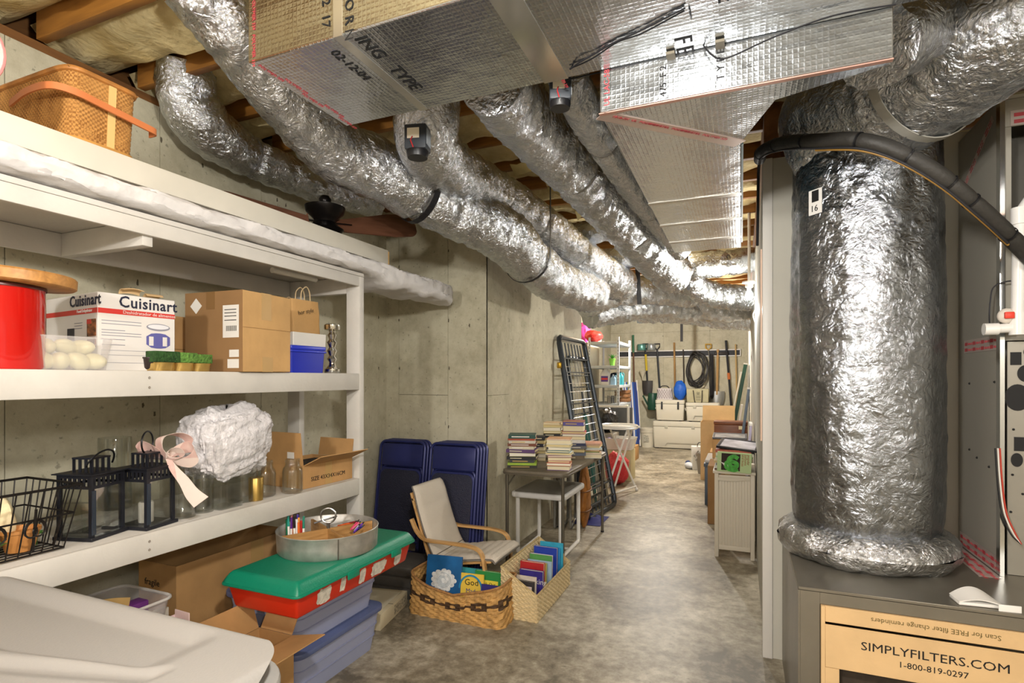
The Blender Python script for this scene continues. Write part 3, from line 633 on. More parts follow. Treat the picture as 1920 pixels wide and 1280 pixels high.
MB().tube(catmull([(-.02, -.02, .2), (-.09, -.03, .17), (-.10, -.05, .08), (-.06, -.09, .06)], 6), .003, 6).build('wire', mat('8a4a2a', .5), fn_, smooth=True)
for an in (0, 2.5): MB().bar((.05, 0, .11), (.16, 0, .125), .03, .006).build('blade_iron', BRZ, fn_, rot=(0, 0, math.atan2(d.y, d.x)-.06+an))
# ================================================================ middle shelf
MZ = ZM+.001
rc = thing('canister', 'glossy red enamel canister with a round wooden lid on the middle shelf', 'canister', (at(0, 690, X=-2.12).x, at(-4, 690, X=-2.12).y, MZ))
RED = mat('c4160f', .16, coat=.5); 
MB().lathe([(.001, 0), (.108, 0), (.113, .006), (.113, .245), (.116, .25), (.116, .256), (.108, .256)], 48).build('body', RED, rc, smooth=True)
MB().lathe([(.117, .247), (.118, .252), (.117, .257), (.114, .258)], 48).build('rim', mat('5a2b26', .3), rc, smooth=True)
MB().lathe([(.001, 0), (.15, 0), (.158, .006), (.158, .034), (.152, .04), (.001, .04)], 48).build('wooden_lid', m_wood('lid_wood', 'c08a4a', '9a6a35', 20, .5, 'X'), rc, smooth=True, loc=(.018, .03, .262), rot=(math.radians(-2), math.radians(2), 0))
# printed appliance box
c0 = at(183, 690, D=1.93); c1 = at(328, 690, D=2.16); cl = at(66, 690, D=2.01)
cb, W_ = front('appliance_box', 'white and red printed kitchen appliance carton standing corner-on behind the clear bin', 'box', c0, c1, MZ)
BH = .277; dd = (cl-c0); dep = .40
CW = mat('d8d4d0', .55, ns=3, na=.04); CR = mat('c8342c', .5); NAVY = mat('1d2036', .6)
MB().box(0, 0, 0, W_, dep, BH).build('carton', CW, cb, bevel=.002, seg=1)
MB().box(.001, -.0008, BH*.735, W_-.001, 0, BH*.80).build('red_band', CR, cb); MB().box(-.0008, .001, BH*.735, 0, dep-.001, BH*.80).build('red_band', CR, cb)
text('Cuisinart', .058, NAVY, cb, (W_*.25, -.0012, BH*.835), sx=.88, ext=.0008, bold=.7); text('Cuisinart', .056, NAVY, cb, (-.0012, .205, BH*.845), (0, -1, 0), sx=1.02, ext=.0008, bold=.7)
text('Deshidratador de alimentos', .0165, CW, cb, (W_*.30, -.0014, BH*.75)); text('Food Dehydrator', .016, CW, cb, (-.0014, .15, BH*.755), (0, -1, 0))
GRY = mat('8a8a96', .7)
for z, n in ((.64, 2), (.60, 2), (.52, 1), (.485, 2), (.45, 2), (.40, 1), (.33, 1)):
    MB().box(.012, -.001, BH*z, .012+.055*n+.02, -.0002, BH*z+.0022).build('printed_line', GRY, cb)
for z in (.26, .20, .10): MB().box(.01, -.001, BH*z, W_-.03, -.0002, BH*z+.0012).build('printed_line', GRY, cb)
for i_ in range(3): MB().box(-.001, .11-.0, BH*(.62-.035*i_), -.0002, .17, BH*(.62-.035*i_)+.002).build('printed_line', GRY, cb)
BLU = mat('5a5a9a', .5)
def ell(cx, cz, rx, rz, n=24): return [(cx+rx*math.cos(2*math.pi*k/n), cz+rz*math.sin(2*math.pi*k/n)) for k in range(n)]
def flat(mbp, poly, y): return mbp.add([(x, y, z) for x, z in poly], [tuple(range(len(poly)))])
flat(MB(), ell(W_*.765, BH*.60, .043, .014), -.001).build('printed_lid', GRY, cb); flat(MB(), ell(W_*.765, BH*.607, .038, .009), -.0014).build('printed_lid_top', mat('d9d9de', .5), cb)
flat(MB(), [(W_*.765+p*.043, BH*.47-.014*math.sqrt(1-p*p)*-1) for p in (-1, -.6, -.2, .2, .6, 1)]+[(W_*.765+p*.043, BH*.36-.014*math.sqrt(1-p*p)) for p in (1, .6, .2, -.2, -.6, -1)], -.001).build('printed_drum', BLU, cb)
for p in (-.6, .55): MB().box(W_*.765+.043*p-.008, -.0016, BH*.345, W_*.765+.043*p+.008, -.0009, BH*.47).build('printed_tray', CW, cb)
MB().box(-.001, .17, BH*.30, -.0003, .225, BH*.56).build('printed_pot', mat('2c2c36', .6), cb); MB().box(-.001, .01, BH*.44, -.0003, .075, BH*.66).build('food_photo', mat('a86a3c', .6, ns=60, na=.8, second='2a1a12'), cb); MB().box(-.0014, .045, BH*.60, -.0004, .075, BH*.66).build('food_tag', CR, cb); MB().box(-.001, .01, BH*.30, -.0003, .075, BH*.40).build('food_photo', mat('9a5a34', .6, ns=60, na=.8, second='3a1a12'), cb)
MB().grid(lambda u, v: Vector((W_*(.27+.26*u), .01-.035*v*v, BH+.002+.016*math.sin(v*2.2)+.006*math.sin(u*3))), 8, 5).build('open_flap', CARDL, cb, smooth=True, solid=.002)
MB().grid(lambda u, v: Vector((W_*(.58+.22*u), .012-.03*v, BH+.002+.010*math.sin(v*3))), 8, 5).build('open_flap', CARDL, cb, smooth=True, solid=.002)
def carton(name, label, P0, P1, dep, h, z, m=CARD, parts=None, bevel=.003, group=None):
    t, W = front(name, label, 'box', P0, P1, z, group); MB().box(0, 0, 0, W, dep, h).build('carton', m, t, bevel=bevel, seg=1); return t, W
t, W = carton('cardboard_box', 'plain brown carton behind the printed appliance box on the middle shelf', at(318, 690, X=-2.33), at(368, 690, X=-2.34), .12, .25, MZ)
MB().box(0, -.001, .10, W, 0, .104).build('seam', CARDD, t)
# clear bin of pale eggs
e0 = at(64, 692, X=-2.03); e1 = at(212, 692, X=-2.01)
eb, EW = front('plastic_bin', 'clear plastic bin of pale eggs at the middle shelf edge', 'bin', e0, e1, MZ)
def shell(mb, W, Dp, Hh, r=.025, taper=.012, th=.003, n=4):
    """open-topped rounded tub"""
    mb.rbox(0, 0, 0, W, Dp, Hh, r, taper, n, cap=False)
    k0 = len(mb.v); mb.rbox(th, th, th, W-th, Dp-th, Hh, max(.004, r-th), taper, n, cap=False)
    k = 4*(n+1)
    b = k0-k; c_ = k0+k
    mb.f += [(b+i, b+(i+1) % k, c_+(i+1) % k, c_+i) for i in range(k)]
    return mb
CLR = film('clear_bin', 'e4e0e0', .22)
shell(MB(), EW+.012, .24, .108, .02, .014, .0018).build('tub', CLR, eb, smooth=True, loc=(-.006, 0, 0))
m_ = MB(); K = []
m_.tube([(-.006, 0, .108), (EW+.006, 0, .108), (EW+.006, .24, .108), (-.006, .24, .108)], .0025, 6, closed=True); m_.build('rim', CLR, eb, smooth=True)
EGG = mat('e3dcaa', .4, ns=8, na=.08); random.seed(9)
eg = [(.035, .05, .036, .3, 'front left corner'), (.085, .05, .036, 1.2, 'front second from the red canister'), (.135, .052, .036, .2, 'front third from the red canister'), (.185, .055, .036, 1.9, 'front row nearest the carton print'), (.05, .13, .036, .9, 'middle row left'), (.11, .13, .037, 2.4, 'middle row centre'), (.17, .135, .036, .6, 'middle row right'), (.06, .085, .082, 1.5, 'upper layer left'), (.115, .09, .084, .5, 'upper layer centre'), (.165, .095, .083, 2.2, 'upper layer right'), (.09, .195, .037, 1.0, 'back row left'), (.15, .195, .037, 2.0, 'back row right')]
for i_, (x, y, z, rz, lb_) in enumerate(eg):
    p = eb.matrix_basis @ Vector((x*EW/.215, y, z-.006))
    m_ = MB(); prof = [(.001, -.040)]+[(.0285*math.sin(math.pi*k/12)*(1-.13*math.cos(math.pi*k/12)*-1), -.04*math.cos(math.pi*k/12)) for k in range(1, 12)]+[(.001, .040)]
    m_.lathe(prof, 16)
    tag(m_.build('egg', EGG, smooth=True, loc=p, rot=(math.radians(80+random.uniform(-14, 14)), random.uniform(-.3, .3), rz)), 'pale cream egg in the clear bin, '+lb_, 'egg', 'pale eggs in the clear bin')
bp = at(285, 690, X=-2.07); b_ = thing('small_pot', 'small black round pot beside the green foam on the middle shelf', 'pot', (bp.x, bp.y, MZ))
MB().lathe([(.001, .006), (.024, .006), (.030, .012), (.034, .045), (.037, .047), (.037, .052), (.033, .052), (.03, .047), (.001, .044)], 28).build('body', mat('2a1f1d', .35), b_, smooth=True)
for k in range(3): MB().cyl((.02*math.cos(k*2.1), .02*math.sin(k*2.1), 0), (.02*math.cos(k*2.1), .02*math.sin(k*2.1), .008), .004, n=8).build('foot', BLACK, b_)
g0 = at(298, 692, X=-2.0); g1 = at(403, 692, X=-2.0)
gt, GW = front('foam_planter', 'gold scalloped tray holding green floral foam blocks on the middle shelf', 'planter', g0, g1, MZ)
GOLD = mat('c9a862', .3, .75, ns=14, na=.3)
for k in range(3):
    w3 = GW/3; m_ = MB()
    def cup(u, v, k=k, w3=w3):
        an = math.pi+math.pi*u; zz = v*.032; q = 1-.35*(1-v)
        return Vector((w3*(k+.5)+w3*.5*math.cos(an)*(1 if v > .9 else .93), .032+.034*math.sin(an)*q, zz))
    m_.grid(cup, 14, 6); m_.build('cup', GOLD, gt, smooth=True, solid=.002)
MB().box(0, .03, 0, GW, .10, .03).build('tray', GOLD, gt, bevel=.004)
FOAM = mat('5f8a3c', .95, ns=40, na=.45, bs=90, ba=.8); FOAMD = mat('2f5426', .95, ns=40, na=.4, bs=90, ba=.8)
MB().box(-.004, .012, .033, GW*.40, .09, .075).build('foam_block', FOAMD, gt, bevel=.003); MB().box(GW*.405, .008, .033, GW*.70, .09, .073).build('foam_block', FOAM, gt, bevel=.003); MB().box(GW*.705, .012, .033, GW, .09, .069).build('foam_block', FOAM, gt, bevel=.003)
# big carton
q0 = at(455, 695, D=2.30); q1 = at(545, 695, D=2.56); ql = at(368, 690, D=2.46)
bb, BW = front('cardboard_box', 'large tan cardboard box with shipping labels and tape on the middle shelf', 'box', q0, q1, MZ)
BH2 = (695-541)/F*2.30
dleft = (ql-q0).length
MB().box(0, 0, 0, BW, dleft, BH2).build('carton', mat('c39b66', .8, ns=6, na=.12, bs=18, ba=.15), bb, bevel=.003, seg=1)
MB().box(-.001, 0, 0, 0, dleft, BH2).build('side_panel', mat('8d6b45', .85, ns=6, na=.1), bb)  # darker skin over the left face: its shade put into the colour
MB().box(BW*.36, -.001, BH2*.66, BW*.57, 0, BH2+.001).build('packing_tape', TAPE, bb); MB().box(BW*.38, -.001, 0, BW*.60, 0, BH2*.19).build('packing_tape', TAPE, bb)
MB().box(.0, -.0012, BH2*.545, BW, 0, BH2*.55).build('crease', CARDD, bb)
MB().box(-.0018, dleft*.06, BH2*.42, -.001, dleft*.33, BH2*.82).build('shipping_label', WHITE2, bb)
for z_ in (.76, .72, .68, .63): MB().box(-.0026, dleft*.10, BH2*z_, -.0016, dleft*.30, BH2*z_+.003).build('label_text', INK, bb)
for k in range(9): MB().box(-.0026, dleft*(.10+.02*k), BH2*.50, -.0016, dleft*(.108+.02*k), BH2*.565).build('barcode_bar', INK, bb)
MB().box(-.0018, dleft*.06, BH2*.18, -.001, dleft*.22, BH2*.27).build('small_label', WHITE2, bb); MB().box(-.0018, dleft*.06, BH2*.045, -.001, dleft*.25, BH2*.155).build('small_label', WHITE2, bb)
o = MB().box(-.0008, -.03, -.03, 0, .03, .03).build('diamond_label', WHITE2, bb, loc=(-.001, dleft*.80, BH2*.83), rot=(math.radians(45), 0, 0)); o.scale = (1, .8, .8)
MB().box(-.0016, dleft*.47, BH2*.78, -.0008, dleft*.62, BH2).build('packing_tape', mat('7d5d38', .4), bb)
# bags behind, with twine handles
def bag(label, P0, P1, dep, h, z, tilt=0, txt=None):
    t, W = front('paper_bag', label, 'bag', P0, P1, z); k = MB()
    def fnb(u, v):
        an = 2*math.pi*u; c, s = math.cos(an), math.sin(an); x = W/2+math.copysign(abs(c)**.2, c)*W/2*(1-.02*v); y = dep/2+math.copysign(abs(s)**.2, s)*dep/2*(1-.45*v)
        return Vector((x+tilt*v*h, y+.004*noise.noise(Vector((u*9, v*5, 2))), v*h))
    k.grid(fnb, 40, 10, True); k.f.append(tuple(reversed(range(40)))); k.build('bag_body', KRAFT, t, smooth=True)
    for yy in (dep*.25, dep*.75):
        hp = catmull([(W*.33+tilt*h, yy, h-.005), (W*.36+tilt*h, yy, h+.045), (W*.5+tilt*h, yy-.005, h+.07), (W*.64+tilt*h, yy, h+.045), (W*.67+tilt*h, yy, h-.005)], 6)
        MB().tube(hp, .003, 6).build('twine_handle', mat('cdb48c', .8), t, smooth=True)
    if txt: text(txt, .03, mat('4a3a24', .7), t, (W*.15+tilt*h*.5, -.004, h*.52), (1, 0, .25), (-.25, 0, 1))
    return t
# white box on blue tub, bag on the white box
t0 = at(546, 697, X=-2.06); t1 = at(610, 697, X=-2.055)
bt, TW = front('storage_tub', 'royal blue plastic tub beside the large carton on the middle shelf', 'tub', t0, t1, MZ)
BLUE = mat('1f2fb4', .35)
MB().rbox(0, 0, 0, TW, .20, .118, .012, .006).build('body', BLUE, bt, smooth=True); MB().rbox(-.006, -.006, .118, TW+.006, .206, .138, .014).build('lid', mat('2a3cc8', .3), bt, bevel=.003); MB().rbox(-.008, -.008, .105, TW+.008, .208, .114, .014).build('rim', mat('2a3cc8', .3), bt, bevel=.002)
wx, WW = front('white_box', 'white lidless cardboard box resting on the blue tub', 'box', at(550, 655, X=-2.06), at(612, 655, X=-2.06), MZ+.139)
m_ = MB(); shell(m_, WW, .17, .066, .004, .002, .003, 1); m_.build('body', WHITE2, wx)
bag('kraft paper bag with handwriting and twine handles above the white box', at(550, 620, X=-2.10), at(602, 620, X=-2.09), .08, .175, MZ+.2065, .03, 'hor style')
bag('brown paper bag with looped handles behind the large carton', at(415, 690, X=-2.36), at(470, 690, X=-2.36), .08, .33, MZ)
bag('second brown paper bag tucked behind the large carton near the end post', at(520, 690, X=-2.34), at(570, 690, X=-2.34), .08, .36, MZ)
cs_ = at(623, 697, X=-2.06); cd = thing('candlestick', 'mercury glass turned candlestick at the end of the middle shelf', 'candlestick', (cs_.x, cs_.y, MZ))
MERC = mat('dedbd0', .12, 1, ns=25, na=.35)
MB().lathe([(.001, 0), (.038, 0), (.04, .004), (.04, .022), (.03, .03), (.018, .045), (.016, .06), (.028, .078), (.016, .095), (.02, .105), (.028, .122), (.017, .14), (.02, .15), (.028, .168), (.016, .185), (.02, .195), (.026, .208), (.016, .222), (.02, .23), (.04, .236), (.042, .24), (.042, .262), (.038, .266), (.001, .264)], 32).build('turned_stem', MERC, cd, smooth=True)
# ================================================================ lower shelf
LZ = ZL+.001
def V(x, y, z=0): return Vector((x, y, z))
# wire basket with potted things
wbk = thing('wire_basket', 'black wire basket with scrollwork standing at the lower shelf end', 'basket', V(-2.02, .62, LZ), math.pi/2)   # local x -> +Y, local y -> -X
WR = mat('1d1917', .45, .4); BWx, BDx, BHx, FL = .46, .24, .20, .035
def wpt(x, y, k): f = FL*k; return V(x+(f if x > BWx/2 else -f), y+(f if y > BDx/2 else -f), k*BHx+.006)
for nm, k in (('top_rim', 1), ('middle_wire', .55), ('base_wire', 0)):
    MB().tube([wpt(0, 0, k), wpt(BWx, 0, k), wpt(BWx, BDx, k), wpt(0, BDx, k)], .0042 if k == 1 else .003, 6, closed=True).build(nm, WR, wbk, smooth=True)
for i in range(16):
    x = BWx*i/15
    for y in (0, BDx):
        f = lambda k: V(x+(x/BWx-.5)*2*FL*k, y+(FL*k if y else -FL*k), k*BHx+.006)
        MB().tube([f(0), f(1)], .0022, 5).build('upright_wire', WR, wbk, smooth=True)
for j in range(1, 8):
    y = BDx*j/8
    for x in (0, BWx):
        f = lambda k: V(x+(FL*k if x else -FL*k), y+(y/BDx-.5)*2*FL*k, k*BHx+.006)
        MB().tube([f(0), f(1)], .0022, 5).build('upright_wire', WR, wbk, smooth=True)
    MB().tube([V(0, y, .006), V(BWx, y, .006)], .002, 5).build('floor_wire', WR, wbk, smooth=True)
for x in (.07, .17, .27, .37):
    for s in (-1, 1):
        pts = [V(x+s*(.006+.032*(t/22)*math.cos(t*.42)), -.009-FL*.45, .085+.034*(t/22)*math.sin(t*.42)*1.1) for t in range(4, 24)]
        MB().tube(pts, .0028, 5).build('scroll', WR, wbk, smooth=True)
    MB().tube([V(x, -.012, .02), V(x, -.03, .15)], .004, 5).build('scroll_stem', WR, wbk, smooth=True)
def leafpot(label, x, y, col, rr=.05, h=.07):
    p = wbk.matrix_basis @ V(x, y, .009); t = thing('flower_pot', label, 'pot', p)
    MB().lathe([(.001, 0), (rr*.7, 0), (rr, h*.85), (rr*1.08, h*.86), (rr*1.08, h), (rr*.95, h), (rr*.9, h*.8), (.001, h*.75)], 24).build('pot', mat(col, .6, ns=20, na=.2), t, smooth=True)
    return t
leafpot('terracotta pot in the wire basket, nearest the lantern', .38, .08, 'c98a4a'); leafpot('yellow-ochre pot in the wire basket centre', .25, .09, 'd0a03c', .052, .075); leafpot('orange clay pot in the wire basket at the frame edge', .12, .09, 'c8803e', .05, .08)
for i, (x, y, col, lb_) in enumerate([(.36, .17, 'e8d9b0', 'cream folded cloth at the back of the wire basket near the lantern'), (.17, .18, 'dcb86a', 'tan folded cloth at the back of the wire basket near the frame edge')]):
    p = wbk.matrix_basis @ V(x, y, .009)
    def cl(u, v, s=i): an = 2*math.pi*u; b = math.pi*v; r = .062+.012*noise.noise(V(math.cos(an)*2, math.sin(an)*2, b+s*3)); return V(r*math.sin(b)*math.cos(an)*1.1, r*.7*math.sin(b)*math.sin(an), .085-.085*math.cos(b))
    tag(MB().grid(cl, 26, 16, True).build('folded_cloth', mat(col, .9, bs=20, ba=.5), smooth=True, loc=p), lb_, 'cloth')
for i, (x, y) in enumerate(((.31, .055), (.185, .05), (.435, .10), (.06, .07))):
    p = wbk.matrix_basis @ V(x, y, .009); t = thing('leaf_sprig', ['green leafy sprig between the pots nearest the basket front', 'green sprig between the ochre and orange pots', 'small green sprig at the wire basket corner by the lantern', 'green sprig at the frame edge of the wire basket'][i], 'plant', p)
    for k in range(6):
        an = k*1.05; MB().grid(lambda u, v: V(.032*u*math.cos(an)-(v-.5)*.016*math.sin(an)*math.sin(math.pi*u), .03*u*math.sin(an)+(v-.5)*.016*math.cos(an)*math.sin(math.pi*u), .03+.025*u-.015*u*u), 6, 3).build('leaf', mat('4f8a35', .5), t, smooth=True)
    MB().cyl((0, 0, 0), (0, 0, .034), .003, n=6).build('stem', mat('4f7a35', .6), t)
bbw = thing('blue_bowl', 'bright blue plastic bowl on the lower shelf at the frame edge', 'bowl', V(-2.36, .86, LZ))
MB().lathe([(.001, .0), (.06, 0), (.09, .20), (.10, .215), (.105, .22), (.13, .26), (.135, .285), (.13, .29), (.12, .26), (.09, .22), (.001, .21)], 36).build('body', mat('2f83c8', .35), bbw, smooth=True)
# lanterns
LM = mat('23242b', .38, .3)
def lantern(label, P, rz, w, bh, ring=None, candle=False):
    """square metal lantern; local origin at the near corner"""
    t = thing('lantern', label, 'lantern', P, rz); e = .010; z1 = bh*.63; z2 = bh*.80; zc = bh
    MB().box(-.008, -.008, 0, w+.008, w+.008, .012).build('base', LM, t, bevel=.001, seg=1)
    for x in (0, w-.012):
        for y in (0, w-.012): MB().box(x, y, .012, x+.012, y+.012, z2).build('corner_post', LM, t)
    for s in range(4):
        m_ = MB(); m_.m = Matrix.Translation((w/2, w/2, 0)) @ Matrix.Rotation(s*math.pi/2, 4, 'Z') @ Matrix.Translation((-w/2, -w/2, 0))
        m_.box(.012, 0, z1, w-.012, .003, z1+.010); m_.build('frieze_rail', LM, t)
        m_ = MB(); m_.m = Matrix.Translation((w/2, w/2, 0)) @ Matrix.Rotation(s*math.pi/2, 4, 'Z') @ Matrix.Translation((-w/2, -w/2, 0)); m_.box(.012, 0, z2-.012, w-.012, .003, z2); m_.build('frieze_rail', LM, t)
        n = 6
        for k in range(n+1):
            x = .012+(w-.024)*k/n; m_ = MB(); m_.m = Matrix.Translation((w/2, w/2, 0)) @ Matrix.Rotation(s*math.pi/2, 4, 'Z') @ Matrix.Translation((-w/2, -w/2, 0))
            m_.box(x-.0045, 0, z1+.01, x+.0045, .003, z2-.012); m_.build('frieze_bar', LM, t)
        m_ = MB(); m_.m = Matrix.Translation((w/2, w/2, 0)) @ Matrix.Rotation(s*math.pi/2, 4, 'Z') @ Matrix.Translation((-w/2, -w/2, 0)); m_.box(.0121, .004, .0125, w-.0121, .006, z1-.001); m_.build('glass_pane', glass(), t)
        q = w*.52; m_ = MB(); m_.m = Matrix.Translation((w/2, w/2, 0)) @ Matrix.Rotation(s*math.pi/2, 4, 'Z')
        for k in range(4): x = -q/2+q*k/3; m_.box(x-.005, -q/2, z2+.004, x+.005, -q/2+.003, zc-.006)
        m_.build('chimney_bars', LM, t)
    MB().box(-.010, -.010, z2, w+.010, w+.010, z2+.004).build('eave', LM, t)
    q = w*.57; MB().box(w/2-q/2, w/2-q/2, zc-.006, w/2+q/2, w/2+q/2, zc).build('cap', LM, t)
    MB().box(.0, -.004, .02, .014, -.0005, z1-.005).build('door_edge', mat('2c3440', .4), t)
    MB().tube([V(*p)+V(w/2, w/2, zc) for p in ring], .0032, 6).build('ring_handle', BLACKM, t, smooth=True)
    if candle:
        c_ = tag(MB().lathe([(.001, 0), (.024, 0), (.025, .003), (.025, .072), (.022, .076), (.001, .073)], 24).build('candle', mat('d8d2c8', .4, ns=30, na=.1), smooth=True, loc=t.matrix_basis @ V(w*.5, w*.55, .013)), 'pale pillar candle inside the lantern with the pink bow', 'candle')
    return t
th = math.radians(64)
r1 = [V(.05*math.cos(math.radians(d_)), .05*math.sin(math.radians(d_))-.0, .006+0*d_) for d_ in range(-150, 160, 15)]
lantern('black metal lantern with slotted top between the wire basket and the bowed lantern', V(-2.025, 1.165, LZ), math.radians(105), .135, .277, [V(-.02+.052*math.cos(math.radians(d_))*1.0, -.05-.03*math.sin(math.radians(d_)), -.055+.058*math.sin(math.radians(d_*1.0))*.9+.03) for d_ in range(0, 181, 12)])
lantern('black metal lantern topped by a pink striped bow with a candle inside', V(-1.985, 1.325, LZ), math.radians(100), .125, .275, [V(.042*math.cos(math.radians(d_)), .0+.018*math.cos(math.radians(d_)), .035+.042*math.sin(math.radians(d_))) for d_ in range(-75, 256, 11)], True)
# pink bow
RIB = mat('ecd3c9', .7, bs=0); RIBm = m_weave('ribbon', 'f3ddd3', 'd9a9a0', 1, 2500, .6, .3)
bw_ = thing('ribbon_bow', 'pale pink striped wire ribbon bow tied to the lantern top', 'bow', at(316, 858, X=-2.0))
R0 = Vector((math.cos(A), math.sin(A), 0)); U0 = Vector((0, 0, 1)); B0 = Vector((math.sin(A), -math.cos(A), 0))
def rib(name, path, w, wd):
    pts = catmull([R0*(x*.0128)+U0*(y*.0122)+B0*(z*.0125) for x, y, z in path], 8); vs = []; fs = []
    N = len(pts)
    for i, p in enumerate(pts):
        ww = 1.25*wd(i/(N-1)) if callable(wd) else wd; d_ = w.normalized() if not callable(w) else w(i/(N-1)); vs += [p-d_*ww, p+d_*ww*.0, p+d_*ww]
    for i in range(N-1): fs += [(i*3, i*3+1, i*3+4, i*3+3), (i*3+1, i*3+2, i*3+5, i*3+4)]
    return MB().add(vs, fs).build(name, RIBm, bw_, smooth=True, solid=.0008)
Wd = (R0*.35+U0*.35+B0*1.0)
rib('loop', [(0, 0, 0), (-2, 3, 1), (-1, 6.5, 2), (3, 7.5, 1), (6, 5.5, 0), (4, 2, 0), (0, 0, .5)], (U0*.2+R0*.9+B0*.5), lambda t: .008+.017*math.sin(math.pi*t))
rib('loop', [(0, 0, 0), (3, 2.2, 1.5), (7, 3.5, 1), (8.2, 1, 0), (6, -1.3, 0), (2.5, -1, .5), (0, 0, .6)], (U0*.9+B0*.6), lambda t: .008+.016*math.sin(math.pi*t))
rib('loop', [(0, 0, 0), (-4, 2.5, 0), (-8, 3.5, -1), (-9.5, 1.5, -1), (-6, .5, -1.5), (0, 0, -.6)], (U0*.9+B0*.6), lambda t: .008+.013*math.sin(math.pi*t))
rib('loop', [(0, 0, 1), (1.5, 2.6, 2.5), (4.2, 2.8, 2.5), (5, .6, 1.5), (2.5, -.6, 1), (0, 0, .7)], (R0*.7+B0*.5+U0*.4), lambda t: .006+.012*math.sin(math.pi*t))
rib('tail', [(0, 0, .4), (2, -3, 1), (5.5, -7, 1.5), (8, -10.5, 2), (11, -13.2, 2.4)], (R0*.8+U0*.6), lambda t: .007+.020*t)
MB().ball((0, 0, .006), (.010, .010, .013)).build('knot', RIBm, bw_, smooth=True)
# glassware
GL = glass()
def cylvase(label, p, r, h, square=False, name='glass_vase', cat='vase', th=.003):
    if square:
        m_ = MB(); shell(m_, 2*r, 2*r, h, .008, .002, th*1.6, 3); o = m_.build(name, GL, smooth=True, loc=(p.x-r, p.y-r, LZ))
    else:
        o = MB().lathe([(.001, 0), (r*.97, 0), (r, .004), (r, h-.002), (r-.001, h), (r-th, h-.001), (r-th, .010), (r*.9, .007), (.001, .007)], 32).build(name, GL, smooth=True, loc=(p.x, p.y, LZ))
    return tag(o, label, cat)
cylvase('clear glass cylinder vase just right of the bowed lantern', at(345, 972, Z=LZ)+V(-.035, .02), .047, .17)
cylvase('slim clear glass cylinder vase under the ribbon tail', at(383, 962, Z=LZ)+V(-.03, .02), .038, .16)
cylvase('square clear glass vase under the bubble wrapped bundle', at(422, 955, Z=LZ)+V(-.055, .035), .058, .118, True)
cylvase('round clear glass bowl vase beside the square one', at(470, 942, Z=LZ)+V(-.07, .02), .062, .15)
cylvase('clear glass jar behind the bowed lantern', at(235, 958, Z=LZ)+V(-.10, .02), .06, .30)
def mason(label, p, s=1.0, gilt=False):
    prof = [(.001, 0), (.040, 0), (.047, .006), (.048, .02), (.048, .105), (.044, .122), (.035, .134), (.034, .15), (.036, .152), (.036, .158), (.034, .166), (.0315, .166), (.031, .135), (.042, .12), (.045, .105), (.045, .02), (.040, .008), (.001, .007)]
    return tag(MB().lathe([(r*s, z*s) for r, z in prof], 28).build('glass_jar', GL, smooth=True, loc=(p.x, p.y, LZ)), label, 'jar')
mason('clear mason jar in front of the open carton', V(-2.00, 2.04), .98); mason('clear mason jar half behind the front mason jar', V(-2.06, 1.93), 1.0)
tag(MB().lathe([(.001, 0), (.03, 0), (.032, .1), (.03, .103), (.001, .1)], 20).build('tin_cup', mat('a88a4a', .35, .8), smooth=True, loc=V(-2.03, 1.85, LZ)), 'small gold tin cup between the glass vase and mason jars', 'cup')
# bubble wrapped bundle
bc = V(-2.10, 1.755, LZ+.272)
def bub(u, v):
    an = 2*math.pi*u; b = math.pi*(v*.994+.003); d_ = V(math.sin(b)*math.cos(an), math.sin(b)*math.sin(an), -math.cos(b))
    e = V(*(math.copysign(abs(c)**.62, c) for c in d_)); n = noise.fractal(d_*2.2+V(4, 1, 2), .8, 2.1, 5)
    k = 1+.13*n-.03*abs(noise.noise(d_*9))
    return V(e.x*.125*k, e.y*.185*k, e.z*.152*k+.012*math.sin(an*3))
tag(MB().grid(bub, 120, 70, True).build('bubble_wrap_bundle', mat('dcd9dc', .22, ns=16, na=.12, bs=45, ba=.6, spec=.8), smooth=True, loc=bc), 'large bundle wrapped in crumpled clear bubble wrap on the lower shelf', 'bundle')
# open carton with flaps
t, W = front('cardboard_box', 'open brown carton with raised flaps and printed size at the lower shelf end', 'box', V(-2.005, 2.115), V(-1.985, 2.462), LZ)
def openbox(t, W, D_, h, m, flaps=(), th=.004):
    for nm, b in (('front_wall', (0, 0, 0, W, th, h)), ('back_wall', (0, D_-th, 0, W, D_, h)), ('side_wall', (0, th, 0, th, D_-th, h)), ('side_wall', (W-th, th, 0, W, D_-th, h)), ('floor_panel', (th, th, 0, W-th, D_-th, th))): MB().box(*b).build(nm, m, t)
    for (p, q, ang, l) in flaps:   # hinge p->q, opening direction angle up from outside
        p = V(*p); q = V(*q); d_ = (q-p).normalized(); out = d_.cross(V(0, 0, 1)); n = out*math.cos(ang)+V(0, 0, 1)*math.sin(ang)
        up = d_.cross(n)*th*.5
        MB().add([p-up, q-up, q+n*l-up, p+n*l-up, p+up, q+up, q+n*l+up, p+n*l+up], [(3, 2, 1, 0), (4, 5, 6, 7), (0, 1, 5, 4), (1, 2, 6, 5), (2, 3, 7, 6), (3, 0, 4, 7)]).build('flap', m, t)
openbox(t, W, .30, .115, CARD, [((0.004, 0, .116), (W-.004, 0, .116), math.radians(24), .125), ((0, .30, .116), (0, 0, .116), math.radians(84), .165), ((W, .005, .116), (W, .25, .116), math.radians(80), .10)])
text('SIZE 43X34X16CM', .030, INK, t, (.05, -.0008, .032), ext=.0005); MB().box(W*.42, -.0006, .0, W*.56, 0, .115).build('packing_tape', TAPE, t)
MB().box(-.045, -.0, 0, 0, .001, .032).build('white_label', WHITE2, t, loc=(-.012, .05, .15), rot=(0, 0, math.radians(-88)))
MB().box(.02, .03, .006, W-.02, .26, .10).build('dark_contents', mat('2a2420', .8, ns=30, na=.6), t)
